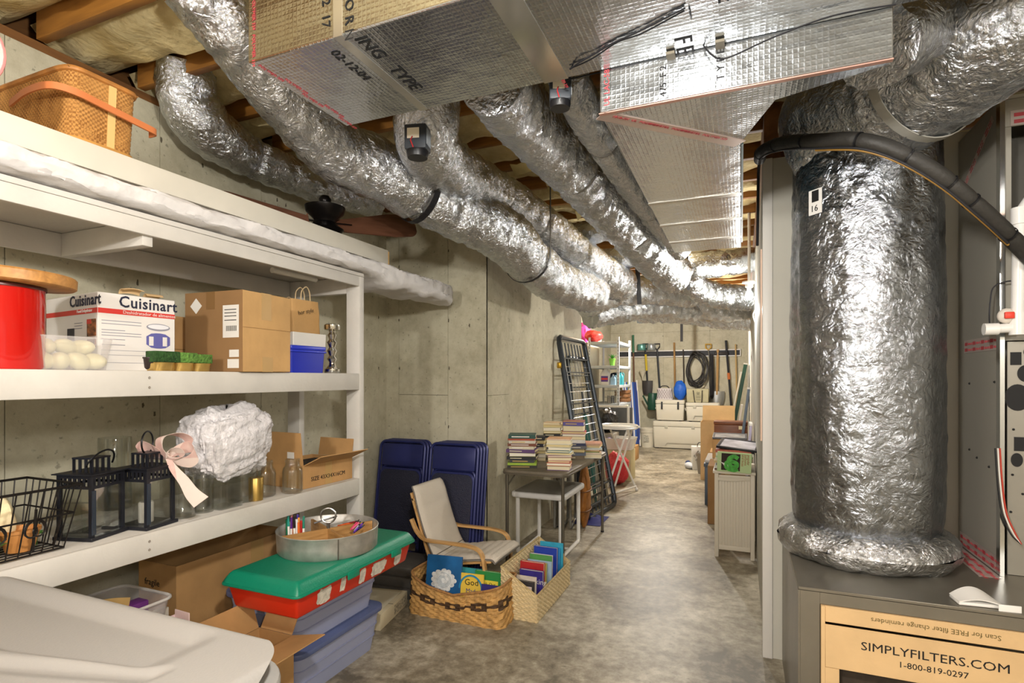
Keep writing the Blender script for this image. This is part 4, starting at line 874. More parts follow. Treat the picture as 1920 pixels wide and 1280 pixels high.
# ================================================================ under the shelf
def P2(u, v, z): return at(u, v, Z=z)
t, W = front('cardboard_box', 'big open brown carton under the lower shelf behind the green-lidded container', 'box', V(-2.21, 1.60), V(-2.21, 2.24), .002)
openbox(t, W, .24, .60, CARD, [((W-.004, .24, .601), (.004, .24, .601), math.radians(50), .12), ((.004, 0, .601), (W-.004, 0, .601), math.radians(-75), .0)])
MB().box(W*.6, -.0006, .40, W*.72, 0, .60).build('packing_tape', TAPE, t); text('fragile', .04, INK, t, (-.0012, .20, .50), (0, -1, 0))
# clear bin with paper and plum items, on a carton
t, W = front('cardboard_box', 'low brown carton on the floor supporting the clear bin of papers', 'box', V(-2.02, .97), V(-2.02, 1.50), .002); openbox(t, W, .34, .40, CARDD, [((.01, 0, .401), (W-.02, 0, .401), math.radians(8), .12)])
cbn = thing('plastic_bin', 'clear plastic bin of papers and plum bits under the lower shelf', 'bin', V(-2.03, 1.0, .404), math.pi/2)
shell(MB(), .46, .30, .15, .04, .02, .0025, 5).build('tub', CLR, cbn, smooth=True)
m_ = MB(); K = []
for cx, cy, a0 in ((.42, .04, -90), (.42, .26, 0), (.04, .26, 90), (.04, .04, 180)):
    for k in range(5): an = math.radians(a0+90*k/4); K.append((cx+.044*math.cos(an), cy+.044*math.sin(an), .152))
m_.tube(K, .006, 8, closed=True); m_.build('rim', mat('e6e2de', .25, trans=.4, ior=1.2), cbn, smooth=True)
def inbin(x, y, z): return cbn.matrix_basis @ V(x, y, z)
tag(MB().grid(lambda u, v: V(.16*(u-.5), .05*math.sin(u*3)-.03, .17*v), 12, 4).build('paper_wrap', mat('c9a465', .8, ns=10, na=.15), smooth=True, solid=.003, loc=inbin(.27, .15, .006), rot=(.1, .1, math.pi/2)), 'curled tan paper standing in the clear bin', 'paper')
tag(MB().box(0, 0, 0, .07, .06, .13).build('plum_box', mat('6a2f7a', .5), bevel=.004, loc=inbin(.36, .10, .005), rot=(0, 0, math.pi/2)), 'plum coloured box in the clear bin', 'box')
tag(MB().box(0, 0, 0, .10, .03, .08).build('white_block', mat('d8d2c4', .5), bevel=.004, loc=inbin(.40, .06, .005), rot=(0, 0, math.pi/2+.2)), 'small off-white block in the clear bin front', 'block')
# pink edged folder bin in front
pkb = thing('paper_bin', 'pale pink open paper box in front of the clear bin', 'box', V(-1.905, 1.02, .36), math.pi/2-.05)
for nm, b, mm in (('front_wall', (0, 0, 0, .40, .003, .10), mat('e8c3c4', .5)), ('side_wall', (.397, .003, 0, .40, .085, .17), mat('ecd4d4', .5)), ('back_wall', (0, .085, 0, .40, .088, .15), mat('e7cfd4', .5)), ('floor_panel', (0, 0, -.003, .40, .088, 0), mat('e8c3c4', .5))): MB().box(*b).build(nm, mm, pkb)
for i, (col, lb_) in enumerate((('efe6d2', 'cream magazine standing in the pale pink box, front'), ('c7503f', 'red-edged magazine standing in the pale pink box, middle'), ('5a78a8', 'blue magazine standing in the pale pink box, back'))):
    tag(MB().box(0, 0, 0, .30, .006, .15-.012*i).build('magazine', mat(col, .5, ns=18, na=.3), bevel=.001, loc=pkb.matrix_basis @ V(.075, .02+.018*i, .001), rot=(-.05, 0, math.pi/2-.05)), lb_, 'magazine', 'magazines in the pink box')
tag(MB().box(0, 0, 0, .30, .36, .355).build('box_support', CARDD, bevel=.003, loc=V(-1.925, 1.11, .002), rot=(0, 0, math.pi/2)) if False else MB().box(-.05, 0, 0, .05, .42, .354).build('cardboard_box', CARD, bevel=.003, loc=V(-1.955, 1.01, .002)) , 'plain brown carton under the pink paper box', 'box')
tag(MB().box(0, 0, 0, .16, .12, .03).build('cardboard_box', CARD, bevel=.002, loc=V(-2.20, 1.52, .62)), 'x', 'box') if False else None
# flaps of a carton between the bins
t, W = front('cardboard_box', 'open carton with splayed flaps between the grey lid and the blue totes', 'box', V(-1.70, 1.30), V(-1.70, 1.74), .002); openbox(t, W, .19, .34, CARD, [((.004, 0, .341), (W-.004, 0, .341), math.radians(12), .17), ((W-.004, .19, .341), (.004, .19, .341), math.radians(70), .12), ((0, .18, .341), (0, .01, .341), math.radians(35), .12), ((W, .01, .341), (W, .18, .341), math.radians(60), .10)])
# totes
TOTE = mat('9ba2c0', .42); LID = mat('56628a', .4)
def tote(label, x0, y0, z, Wx, Ly, h):
    t = thing('storage_tote', label, 'tote', V(x0, y0, z)); tp = .028
    MB().rbox(0, 0, 0, Wx, Ly, h, .05, tp, 6).build('tub', TOTE, t, smooth=True)
    for k, zz in enumerate((.36, .66)):
        kz = h*zz; i_ = tp*(1-zz)-.004; MB().rbox(i_, i_, kz, Wx-i_, Ly-i_, kz+.006, .05, 0, 6).build('band', mat('8d94b4', .45), t, smooth=True)
    MB().rbox(-.016, -.016, h, Wx+.016, Ly+.016, h+.026, .06, 0, 6).build('lid', LID, t, bevel=.006)
    MB().rbox(.03, .03, h+.0265, Wx-.03, Ly-.03, h+.034, .05, .0, 6).build('lid_panel', LID, t, bevel=.003)
    for y in (-.03, Ly+.012): MB().box(Wx*.36, y, h-.014, Wx*.64, y+.018, h+.004).build('handle', LID, t, bevel=.004)
    return t
tote('grey-blue storage tote with slate lid at the bottom of the stack', -2.17, 1.80, .0, .43, .60, .195)
tote('grey-blue storage tote with slate lid under the red container', -2.16, 1.80, .231, .42, .58, .185)
# red container with green lid
rcx = thing('wrap_container', 'long red plastic container with green lid and torn paper labels', 'container', V(-1.975, 1.63, .452))
REDP = mat('c72c14', .35); GRN = mat('0f7f62', .33, bs=120, ba=.1); WL, LL = .40, .82
MB().box(.012, .012, 0, WL-.012, LL-.012, .098, .02).build('tub', REDP, rcx, bevel=.012, seg=3)
MB().rbox(-.010, -.010, .0985, WL+.010, LL+.010, .108, .03).build('lid_rim', GRN, rcx, bevel=.003)
m_ = MB(); 
def lidg(u, v):
    x = u*WL; y = v*LL; e = min(x, WL-x, y, LL-y); k = min(1, e/.03); k = math.sin(k*math.pi/2)
    return V(x, y, .1082+.044*k)
m_.grid(lidg, 50, 80); m_.build('lid', GRN, rcx, smooth=True)
for y0_ in (.28, .60): MB().box(WL+.008, y0_, .078, WL+.018, y0_+.075, .112).build('latch', GRN, rcx, bevel=.004)
LABM = mat('d9d2c4', .75, ns=40, na=.35, bs=60, ba=.3); random.seed(3)
for k, (y0_, y1_, z0_, z1_) in enumerate(((.13, .215, .015, .085), (.27, .305, .022, .088), (.40, .445, .012, .08), (.485, .60, .015, .08), (.67, .73, .012, .09))):
    n = 22; poly = []
    for i in range(n):
        an = 2*math.pi*i/n; c, s = math.cos(an), math.sin(an); j = random.uniform(.85, 1.08)
        poly.append(((y0_+y1_)/2+math.copysign(abs(c)**.5, c)*(y1_-y0_)/2*j, (z0_+z1_)/2+math.copysign(abs(s)**.5, s)*(z1_-z0_)/2*j))
    MB().add([(WL-.0305+.19*z+.0006, y, z) for y, z in poly], [tuple(range(n))]).build('torn_label', LABM, rcx)
# galvanised divided tray
tx = at(615, 1010, Z=.645); ty = thing('divided_tray', 'round galvanised metal tray with wooden dividers and ring handle on the green lid', 'tray', V(-1.80, 2.06, .6045))
RT = .225
MB().lathe([(.001, 0), (RT-.006, 0), (RT, .008), (RT+.002, .05), (RT+.004, .092), (RT+.006, .096), (RT+.003, .099), (RT, .096), (RT-.003, .05), (RT-.006, .008), (.001, .004)], 64).build('metal_bowl', GALV, ty, smooth=True)
MB().box(-.0025, -RT-.0045, .004, .0025, -RT-.001, .094).build('seam', mat('6e6c68', .4, 1), ty, rot=(0, 0, .9))
PLY = m_wood('tray_wood', 'b98d55', '8f6533', 30, .6, 'X')
for an in (math.radians(-28), math.radians(62)): MB().box(-RT+.005, -.005, .005, RT-.005, .005, .088).build('divider', PLY, ty, rot=(0, 0, an))
MB().cyl((0, 0, .088), (0, 0, .115), .008, n=12).build('handle_stem', STEEL, ty, smooth=True)
MB().tube([V(.034*math.cos(t_*.2618), 0, .148+.034*math.sin(t_*.2618)) for t_ in range(24)], .0048, 8, closed=True).build('ring_handle', STEEL, ty, smooth=True, rot=(0, 0, A+.1))
MK = ['1e6e4a', '2f9c8c', '5b2b86', 'e0782a', '1a1a1e', 'dfe3e4', 'e2692a', 'f0b8b0', 'd63a2a', 'e9e2da', '4a3a9a', 'f2a040', 'c8352e', '2a7f6a']
MN = ['dark green', 'teal', 'purple', 'amber', 'black', 'white', 'orange', 'pale pink', 'red', 'ivory', 'indigo', 'yellow-orange', 'crimson', 'sea green']
tw = lambda x, y, z: ty.matrix_basis @ V(x, y, z)
# caddy of markers at the left rim: plain upright rows
mc = thing('marker_cup', 'low dark oval cup holding upright markers at the tray rim', 'cup', tw(-.13, -.075, .0055), -.25)
shell(MB(), .13, .056, .032, .02, .004, .002, 4).build('cup_body', mat('4b4a4c', .4), mc, smooth=True, loc=(-.065, -.028, 0))
for i in range(14):
    x = -.050+.0165*(i % 7); y = -.010 if i < 7 else .011
    p = mc.matrix_basis @ V(x, y, .003); h_ = .122+.012*((i*5) % 3)
    t = thing('marker', '%s marker standing in the cup at the tray rim' % MN[i], 'marker', p, rot=(random.uniform(-.04, .04), random.uniform(-.05, .05), 0), group='markers in the galvanised tray')
    MB().cyl((0, 0, 0), (0, 0, h_*.62), .0054, n=10).build('barrel', mat('ece8e2' if i % 3 else MK[i], .4), t, smooth=True); MB().cyl((0, 0, h_*.62), (0, 0, h_), .006, .005, n=10).build('cap', mat(MK[i], .35), t, smooth=True)
PENS = [('orange', 'd9622a', (-.02, .09), (.09, .10)), ('dark red', '8a2a2a', (0, .105), (.11, .085)), ('grey', '8a8a8c', (-.13, .05), (-.02, .085)), ('hot pink', 'd83a6a', (.085, .055), (.10, .10)), ('rose', 'e06a8a', (.098, .05), (.112, .095)), ('violet', '6a3ab0', (.15, -.0), (.16, .06)), ('navy', '2a2f7a', (.13, .02), (.175, .045)), ('white and blue', 'c8cfe8', (.125, .035), (.168, .02)), ('lilac', '8a6ac0', (.14, .05), (.178, .0))]
for i, (nm, c_, p, q) in enumerate(PENS):
    z0_ = .075+.006*(i % 3); m_ = MB(); a0_ = V(0, 0, 0); d_ = V(q[0]-p[0], q[1]-p[1], .028+.004*(i % 4)); L_ = d_.length
    t = thing('pen', '%s pen lying across the far half of the divided tray' % nm, 'pen', tw(p[0], p[1], z0_), group='pens in the galvanised tray')
    MB().tube([a0_, d_*.82], .004, 8).build('barrel', mat(c_, .4), t, smooth=True); MB().tube([d_*.82, d_], .0042, 8, rs=[.0042, .002]).build('tip', mat('2a2a2c', .4), t, smooth=True)
# grey lid of the big bin in the foreground
gl_ = thing('deck_bin', 'large pale grey plastic bin with moulded lid in the near left corner', 'bin', V(-1.925, -.05, 0))
LW, LD, LH = 1.13, .925, .865
GREY = mat('96938f', .38, bs=180, ba=.06); GREY2 = mat('a9a59f', .45)
def lidsurf(u, v):
    x = u*LW; y = v*LD; r = .13
    # rounded plan corners: pull the grid into a superellipse
    cx = (u-.5)*2; cy = (v-.5)*2; f = max(abs(cx), abs(cy)); 
    if f > .8:
        n_ = 6; l = (abs(cx)**n_+abs(cy)**n_)**(1/n_); s_ = 1+(f/l-1)*((f-.8)/.2); cx *= s_; cy *= s_
    x = (cx+1)/2*LW; y = (cy+1)/2*LD
    e = min(x, LW-x, y, LD-y); z = LH-.05*max(0, 1-e/.035)**2.2
    def ss(a_, b_, t_): t_ = min(1, max(0, (t_-a_)/(b_-a_))); return t_*t_*(3-2*t_)
    rec = ss(.035, .085, LD-y)*(1-ss(.235, .275, LD-y+.10*max(0, (x-.55)/.5)))*(1-ss(.86, .94, x))
    z -= .022*rec
    g = ss(.272, .30, LD-y+.13*max(0, (x-.6)/.45))*(1-ss(.305, .345, LD-y+.13*max(0, (x-.6)/.45)))*(1-ss(.93, .97, x))
    z -= .012*g
    rec2 = ss(.40, .45, LD-y)*(1-ss(.80, .86, LD-y))*(1-ss(.86, .94, x))*ss(.05, .1, x)
    z -= .02*rec2
    return V(x, y, z)
m_ = MB(); m_.grid(lidsurf, 240, 240); 
m_.build('lid', GREY, gl_, smooth=True)
MB().rbox(.012, .012, LH-.075, LW-.012, LD-.012, LH-.046, .12, 0, 8).build('lid_skirt', GREY, gl_, bevel=.008)
MB().rbox(.03, .03, 0, LW-.03, LD-.03, LH-.076, .11, .05, 8).build('tub', GREY2, gl_, smooth=True)
# flat pack cartons and dark cases by the wall
t = thing('flat_case', 'dark grey ribbed flat case lying on the floor in front of the folded chairs', 'case', V(-2.42, 2.92, 0), math.radians(4))
for k in range(3): MB().box(.02*k, .02*k, .062*k, .50-.01*k, .36-.01*k, .06+.062*k).build('case_layer', mat('55524e', .55, ns=14, na=.15), t, bevel=.005)
t = thing('flat_carton', 'pale beige flat carton with printed side beside the blue totes', 'box', V(-2.17, 2.47, .0), math.radians(10)); MB().box(0, 0, 0, .33, .37, .085).build('carton', mat('c9bd9f', .75, ns=8, na=.1), t, bevel=.003)
MB().box(0.3305, .18, .015, .3312, .34, .07).build('printed_label', mat('6f6a5c', .7, ns=90, na=.7, second='c9bd9f'), t); MB().box(-.001, .16, .0853, .331, .165, .0858).build('seam', mat('5a523e', .7), t); MB().box(.02, .02, .0862, .30, .34, .0866).build('top_sheet', mat('d8d0b8', .7), t)
# ================================================================ folded chairs
def folding_chair(label, x, y, lean, W=.42, Lc=.93):
    t = thing('folding_chair', label, 'chair', V(x, y, .0), rot=(-lean, 0, 0), group='folded blue chairs against the concrete wall')
    r = .011
    def U(x0, x1, z0, z1, rad, y):
        pts = [V(x0, y, z0)]+[V(x0+rad-rad*math.cos(math.radians(k*15)), y, z1-rad+rad*math.sin(math.radians(k*15))) for k in range(7)]+[V(x1-rad+rad*math.sin(math.radians(k*15)), y, z1-rad+rad*math.cos(math.radians(k*15))) for k in range(7)]+[V(x1, y, z0)]
        return pts
    MB().tube(U(.012, W-.012, .012, Lc, .05, 0), r, 8).build('main_frame', CHAIRB, t, smooth=True)
    MB().tube(U(.036, W-.036, .012, Lc*.80, .04, .018), r*.9, 8).build('rear_frame', CHAIRB, t, smooth=True)
    MB().box(.03, -.006, Lc*.80, W-.03, .006, Lc-.02).build('backrest', CHAIRB, t, bevel=.006)
    m_ = MB(); m_.m = Matrix.Translation((0, 0, 0)) @ Matrix(((1, 0, 0, 0), (0, 0, 1, 0), (0, 1, 0, 0), (0, 0, 0, 1)))
    m_.rbox(.038, Lc*.25, -.016, W-.038, Lc*.77, .010, .05, 0, 5); m_.build('seat', CHAIRS, t, bevel=.006)
    m_ = MB(); m_.m = Matrix(((1, 0, 0, 0), (0, 0, 1, 0), (0, 1, 0, 0), (0, 0, 0, 1)))
    m_.rbox(.026, Lc*.235, -.010, W-.026, Lc*.785, .004, .05, 0, 5); m_.build('seat_pan', CHAIRB, t, bevel=.003)
    for z in (.10, .20): MB().tube([V(.02, .006, z), V(W-.02, .006, z)], .008, 8).build('cross_bar', CHAIRB, t, smooth=True)
    for xx in (.012, W-.012): MB().cyl((xx, 0, 0), (xx, 0, .03), .014, n=10).build('rubber_foot', BLACK, t)
    return t
lean = math.asin(.13/.93)
nl = ['front', 'second', 'third', 'rearmost']
for k in range(3): folding_chair('folded blue metal chair, %s of the left stack by the shelf' % ['front', 'second', 'rearmost'][k], -2.585, 3.41+.042*k, lean)
for k in range(4): folding_chair('folded blue metal chair, %s of the right stack behind the armchair' % nl[k], -2.13+.004*k, 3.40+.042*k, lean, .41)
# ================================================================ child bentwood armchair
BENT = m_wood('birch', 'd2a870', 'b88c54', 16, .4, 'X'); CUSH = mat('cfc6b8', .9, bs=160, ba=.25)
ac = thing('armchair', 'small bentwood armchair with cream ribbed cushion facing the aisle', 'armchair', V(-1.70, 3.20, 0))
def ribbon(path, y0, y1, th, name, m, par, k=8):
    P = catmull([V(x, 0, z) for x, z in path], k); vs = []; fs = []
    for i, p in enumerate(P):
        t_ = (P[min(i+1, len(P)-1)]-P[max(i-1, 0)]).normalized(); n = V(-t_.z, 0, t_.x)
        for y, s in ((y0, -1), (y1, -1), (y1, 1), (y0, 1)): vs.append(p+n*(s*th/2)+V(0, y, 0))
    for i in range(len(P)-1):
        for q in range(4): fs.append((i*4+q, i*4+(q+1) % 4, i*4+4+(q+1) % 4, i*4+4+q))
    fs += [(3, 2, 1, 0), tuple(len(vs)-4+q for q in range(4))]
    return MB().add(vs, fs).build(name, m, par, bevel=.002, seg=1)
for s in (-1, 1):
    y0_, y1_ = (s*.20-.017, s*.20+.017)
    ribbon([(-.24, .012), (0, .010), (.20, .012), (.265, .05), (.27, .15), (.268, .26), (.24, .345), (.16, .372), (.0, .375), (-.14, .378), (-.205, .42), (-.25, .50)], y0_, y1_, .016, 'side_frame', BENT, ac)
    ribbon([(.30, .285), (.12, .255), (-.06, .215), (-.13, .255), (-.185, .40), (-.235, .55), (-.27, .66)], s*.165-.015, s*.165+.015, .014, 'seat_rail', BENT, ac)
for x, z in ((.24, .262), (-.10, .222), (-.25, .62)): MB().box(x-.012, -.18, z-.008, x+.012, .18, z+.006).build('cross_slat', BENT, ac)
CP = catmull([V(x, 0, z) for x, z in [(.335, .285), (.30, .305), (.15, .285), (-.03, .252), (-.09, .275), (-.15, .40), (-.20, .54), (-.235, .655), (-.262, .70)]], 14)
def cushion(side):
    def fn(u, v):
        i = u*(len(CP)-1); k = min(int(i), len(CP)-2); p = CP[k].lerp(CP[k+1], i-k); t_ = (CP[min(k+2, len(CP)-1)]-CP[max(k-1, 0)]).normalized(); n = V(-t_.z, 0, t_.x)
        if n.z < 0 and u < .5: n = -n
        y = (v-.5)*.385*(1-.10*max(0, (u-.75)/.25)**2); e = min(1, min(u, 1-u)*22)*min(1, min(v, 1-v)*12)
        rb = .006*abs(math.sin(u*math.pi*(22)))**.5 if u < .45 else .004*abs(math.sin(u*math.pi*9))**.4
        return p+V(0, y, 0)+n*(side*(.006+(.012+rb)*math.sqrt(max(0, e))))
    return fn
m_ = MB(); nu, nv = 120, 20; m_.grid(cushion(1), nu, nv); m_.grid(cushion(-1), nu, nv); B_ = nu*nv
for j in range(nv-1):
    for i in (0, nu-1): m_.f.append((j*nu+i, (j+1)*nu+i, B_+(j+1)*nu+i, B_+j*nu+i))
for i in range(nu-1):
    for j in (0, nv-1): m_.f.append((j*nu+i, j*nu+i+1, B_+j*nu+i+1, B_+j*nu+i))
m_.build('cushion', CUSH, ac, smooth=True)
MB().tube([cushion(0)(u_, v_) for u_, v_ in [(i/40, .0) for i in range(41)]+[(1, i/8) for i in range(1, 8)]+[(1-i/40, 1.0) for i in range(41)]+[(0, 1-i/8) for i in range(1, 8)]], .0045, 6, closed=True).build('piping', mat('6f6a64', .8), ac, smooth=True)
# ================================================================ books helper
def book(label, loc, W, Dp, T, col, rot=(0, 0, 0), group=None, pages='e9dfc4', spine=True, name='book', soft=False):
    """lying flat: local x = spine length W, y = depth Dp (spine at y=0), z = thickness T"""
    t = thing(name, label, 'book', loc, rot=rot, group=group); c = .0015 if soft else .003; m = mat(col, .5) if isinstance(col, str) else col
    m_ = MB().box(0, 0, 0, W, Dp, c).box(0, 0, T-c, W, Dp, T).box(0, -.001, 0, W, c, T) if False else None
    v = [(0, Dp), (0, 0), (T, 0), (T, Dp), (T-c, Dp), (T-c, c), (c, c), (c, Dp)]
    q = MB(); n = 8; q.add([(0, y, z) for z, y in v]+[(W, y, z) for z, y in v], [tuple(range(n)), tuple(reversed(range(n, 2*n)))]+[(i, i+n, (i+1) % n+n, (i+1) % n) for i in range(n)])
    q.build('cover', m, t)
    MB().box(.003, c+.0003, c+.0002, W-.003, Dp-.004, T-c-.0002).build('pages', mat(pages, .85, ns=0), t)
    return t
# ---------------------------------------------------------------- woven basket with picture books
def weave_shell(t, name, W, Dp, hfn, mats, nu=150, nv=26, bulge=.0035, ex=.38, flare=.04, band=None, dark=None):
    PL = plan(W, Dp, ex, nu)
    def fn(u, v):
        i = round(u*nu) % nu; j = round(v*(nv-1)); k = 1-flare*2*(1-v); x, y = PL[i].x*k, PL[i].y*k
        n = V(x/W/W, y/Dp/Dp, 0).normalized()
        b = bulge*(1 if ((i//3)+(j//2)) % 2 else -1)*(1 if i % 3 else .2)
        return V(x, y, 0)+n*b+V(0, 0, v*hfn(x/(W/2), y/(Dp/2)))
    m_ = MB(); m_.grid(fn, nu, nv, True); m_.f.append(tuple(reversed(range(nu))))
    o = m_.build(name, mats, t, smooth=False)
    if band:
        o.data.materials.append(dark)
        for p in o.data.polygons:
            if p.index >= nu*(nv-1): continue
            j, i = divmod(p.index, nu); i = i % nu
            if band(i, j): p.material_index = 1
    return o
STRAW = mat('c69a5c', .6, ns=30, na=.35); STRAWD = mat('4a3420', .6, ns=30, na=.3)
wb2 = thing('woven_basket', 'sagging honey woven basket with a dark patterned band full of picture books', 'basket', V(-1.535, 2.925, .0), .0)
def hb(x, y):
    f = .205+.03*max(0, x)**2+.035*max(0, -x)**2
    if y < 0: f -= .055*(1-x*x)*min(1, -y*1.2)*(1.0 if x < .25 else .6)
    return f
pat = [1, 0, 1, 1, 1, 0, 1, 0]
def bandf(i, j):
    c = (i//3) % 5; r = j-11
    if not 0 <= r < 6: return False
    return (r//2 == 1) if c in (0, 4) else (r//2 != 1 or c == 1 or c == 3) if c in (1, 2, 3) else False
weave_shell(wb2, 'woven_body', .60, .27, hb, STRAW, 150, 26, .0038, .26, -.025, bandf, STRAWD)
m_ = MB(); K = []
for i in range(72):
    an = 2*math.pi*i/72; c, s = math.cos(an), math.sin(an); x = math.copysign(abs(c)**.26, c); y = math.copysign(abs(s)**.26, s); K.append((x*.30, y*.135, hb(x, y)))
m_.tube(K, .008, 6, closed=True); m_.build('rim', mat('a87a48', .6, ns=60, na=.4), wb2, smooth=True)
def pb(label, x, y, z, W, Hh, T, col, lean_, rz, pages='efe8da', **k):
    """book standing up: front cover facing the camera"""
    t = book(label, wb2.matrix_basis @ V(x, y, z), Hh, W, T, col, group='picture books in the woven basket', pages=pages)
    R_ = Matrix.Rotation(rz, 3, 'Z') @ Matrix.Rotation(lean_, 3, 'X') @ Matrix(((0, 1, 0), (0, 0, 1), (1, 0, 0)))   # x(spine)->z up, y(depth)->x, z(thick)->y
    t.rotation_euler = R_.to_euler(); return t
BK = pb('blue picture book with a big white flower on its cover in the woven basket', -.235, -.055, .08, .225, .245, .018, mat('1c5f98', .4, ns=9, na=.3), -.16, .12)
fl = []; 
for k in range(96):
    an = 2*math.pi*k/96; r = .062+.012*abs(math.cos(an*6))**.7+.004*math.cos(an*5); fl.append((r*math.sin(an)*.9+.105, r*math.cos(an)*1.12+.112))
MB().add([(x, y, -.0008) for x, y in fl], [tuple(range(96))]).build('white_flower', mat('d9dcdc', .7, ns=50, na=.25), BK)
for k in range(5): MB().tube([V(.105+(.014+.007*k)*math.sin(a_*.3+k), .112+(.014+.007*k)*math.cos(a_*.3+k)*1.15, -.001) for a_ in range(0, 15)], .0014, 4).build('petal_line', mat('9aa8b4', .7), BK)
B2 = pb('yellow round-cornered book with bold dark words beside the blue one', -.03, -.02, .08, .16, .155, .012, 'e8c44a', -.10, .1)
B2.name = 'book'; text('God', .05, INK, B2, (.09, .04, -.001), (0, 1, 0), (1, 0, 0)); text('Made', .036, mat('2a3a8a', .6), B2, (.045, .05, -.001), (0, 1, 0), (1, 0, 0))
MB().tube([V(.07+.075*math.cos(k*.1), .08+.07*math.sin(k*.1), -.001) for k in range(-16, 17)], .006, 5).build('cover_arc', mat('2a8ab8', .5), B2)
B3 = pb('green-topped board book with yellow title panel at the back of the basket', .055, .035, .08, .17, .165, .02, '2f8a45', -.06, .04)
MB().box(.05, .02, -.0012, .115, .15, -.0004).build('title_panel', mat('ecd84a', .5), B3); text('Look Out', .026, INK, B3, (.085, .03, -.0022), (0, 1, 0), (1, 0, 0)); MB().box(.0, .0, -.0012, .045, .17, -.0004).build('picture_strip', mat('7ab8d8', .5), B3)
pb('thin teal picture book behind the yellow one in the basket', -.06, .06, .075, .17, .165, .012, '3a9aa0', -.05, .06); pb('navy booklet at the basket front right', .135, -.045, .075, .12, .125, .008, '34307a', -.1, .05); pb('cream picture book at the far back of the basket', .02, .085, .07, .20, .155, .012, 'd8cfb0', -.03, .02)
# ---------------------------------------------------------------- wicker magazine box
mbx = thing('magazine_box', 'pale wicker magazine box with sloping sides full of books', 'basket', V(-1.30, 2.95, 0)); WKP = mat('d6c196', .65, ns=60, na=.18); MW, ML, HH, HL = .222, .65, .295, .155
def strands(name, a0, a1, b0, b1, rows, out):
    """one woven wall: stacked wavy strands between line a (bottom) and b (top)"""
    a0, a1, b0, b1 = (V(*p) for p in (a0, a1, b0, b1)); out = V(*out)
    def fn(u, v):
        p = a0.lerp(a1, u).lerp(b0.lerp(b1, u), v); L_ = (a1-a0).length
        r = v*rows; j = int(r); ph = math.pi*(j % 2); w_ = math.sin(u*L_*2*math.pi/.042+ph)
        return p+out*(.004*abs(math.sin(r*math.pi))**.6+.0035*w_)
    return MB().grid(fn, max(12, int((a1-a0).length/.006)), rows*4+1).build(name, WKP, mbx, smooth=True, solid=.004)
strands('end_wall', (0, 0, 0), (MW, 0, 0), (0, 0, HH), (MW, 0, HL), 17, (0, -1, 0)); strands('end_wall', (MW, ML, 0), (0, ML, 0), (MW, ML, HL), (0, ML, HH), 17, (0, 1, 0))
strands('side_wall', (MW, 0, 0), (MW, ML, 0), (MW, 0, HL), (MW, ML, HL), 12, (1, 0, 0)); strands('side_wall', (0, ML, 0), (0, 0, 0), (0, ML, HH), (0, 0, HH), 21, (-1, 0, 0))
MB().box(.004, .004, .002, MW-.004, ML-.004, .010).build('floor_panel', WKP, mbx)
MB().tube([V(0, 0, HH), V(MW, 0, HL), V(MW, ML, HL), V(0, ML, HH)], .007, 6, closed=True).build('rim', mat('bfa878', .65, ns=60, na=.3), mbx, smooth=True)
MGB = [('white booklet with black letters', 'd8cfd8', .40, .012, .24, .15), ('green and cream magazine', '5a9a52', .36, .008, .25, .15), ('pale blue picture book', '9fb8cc', .30, .012, .235, .16), ('thick red hardcover', 'b3262a', .215, .030, .245, .155), ('olive hardcover', 'a8a04a', .25, .022, .235, .15), ('indigo book with white script title', '3a2f86', .165, .026, .215, .15), ('royal blue hardcover', '2440a8', .46, .03, .27, .16), ('bright blue picture book', '2f86c0', .50, .012, .26, .16), ('cyan picture book', '3aa8c8', .535, .014, .285, .16), ('cream magazine with red blocks', 'dccfc0', .10, .008, .20, .15), ('dark paperback', '3a3638', .06, .018, .185, .14), ('tan paperback', 'c8a26a', .585, .02, .20, .15), ('white and red comic', 'd8c8c4', .02, .006, .17, .15)]
for i, (nm, col, y, T, Hh, Wd_) in enumerate(MGB):
    t = book(nm+' standing in the wicker magazine box', mbx.matrix_basis @ V(.022+.01*(i % 3), y+.015, .0125), Hh, Wd_, T, mat(col, .45, ns=14, na=.2), group='books in the wicker magazine box')
    t.rotation_euler = (Matrix.Rotation(-.07+.02*(i % 3), 3, 'X') @ Matrix(((0, 1, 0), (0, 0, 1), (1, 0, 0)))).to_euler()
    if i == 5: text('Cooking', .045, WHITE2, t, (.14, .02, -.001), (0, 1, 0), (1, 0, 0))
    if i == 0: text('BOOKS', .035, INK, t, (.19, .02, -.001), (0, 1, 0), (1, 0, 0))
    if i == 9:
        for k in range(5): MB().box(.04+.03*k, .02, -.0012, .052+.03*k, .13, -.0004).build('printed_line', mat('a04a4a', .6), t)
# ================================================================ card table with books
tb_ = thing('card_table', 'brown-grey folding table loaded with stacks of books', 'table', V(-1.635, 3.70, 0)); TWd, TLn = .50, 1.28; TM = mat('6f6656', .5, ns=30, na=.12)
MB().rbox(0, 0, .695, TWd, TLn, .730, .06, 0, 6).build('tabletop', TM, tb_, bevel=.006); MB().rbox(-.003, -.003, .702, TWd+.003, TLn+.003, .712, .062, 0, 6).build('edge_band', mat('5a5346', .4), tb_, bevel=.003)
LEGM = mat('6a6458', .35, .6)
for x, y in ((.035, .04), (TWd-.035, .04), (.035, TLn-.04), (TWd-.035, TLn-.04)):
    MB().cyl((x, y, .012), (x, y, .695), .0125, n=12).build('leg', LEGM, tb_, smooth=True); MB().cyl((x, y, 0), (x, y, .014), .015, n=12).build('rubber_foot', BLACK, tb_)
for x in (.035, TWd-.035): MB().tube([V(x, .04, .60), V(x+.05*(1 if x < .2 else -1), .09, .695)], .006, 6).build('leg_brace', LEGM, tb_, smooth=True)
lt = thing('white_table', 'low table with white rounded edge and white tube legs under the card table', 'table', V(-1.69, 4.00, 0))
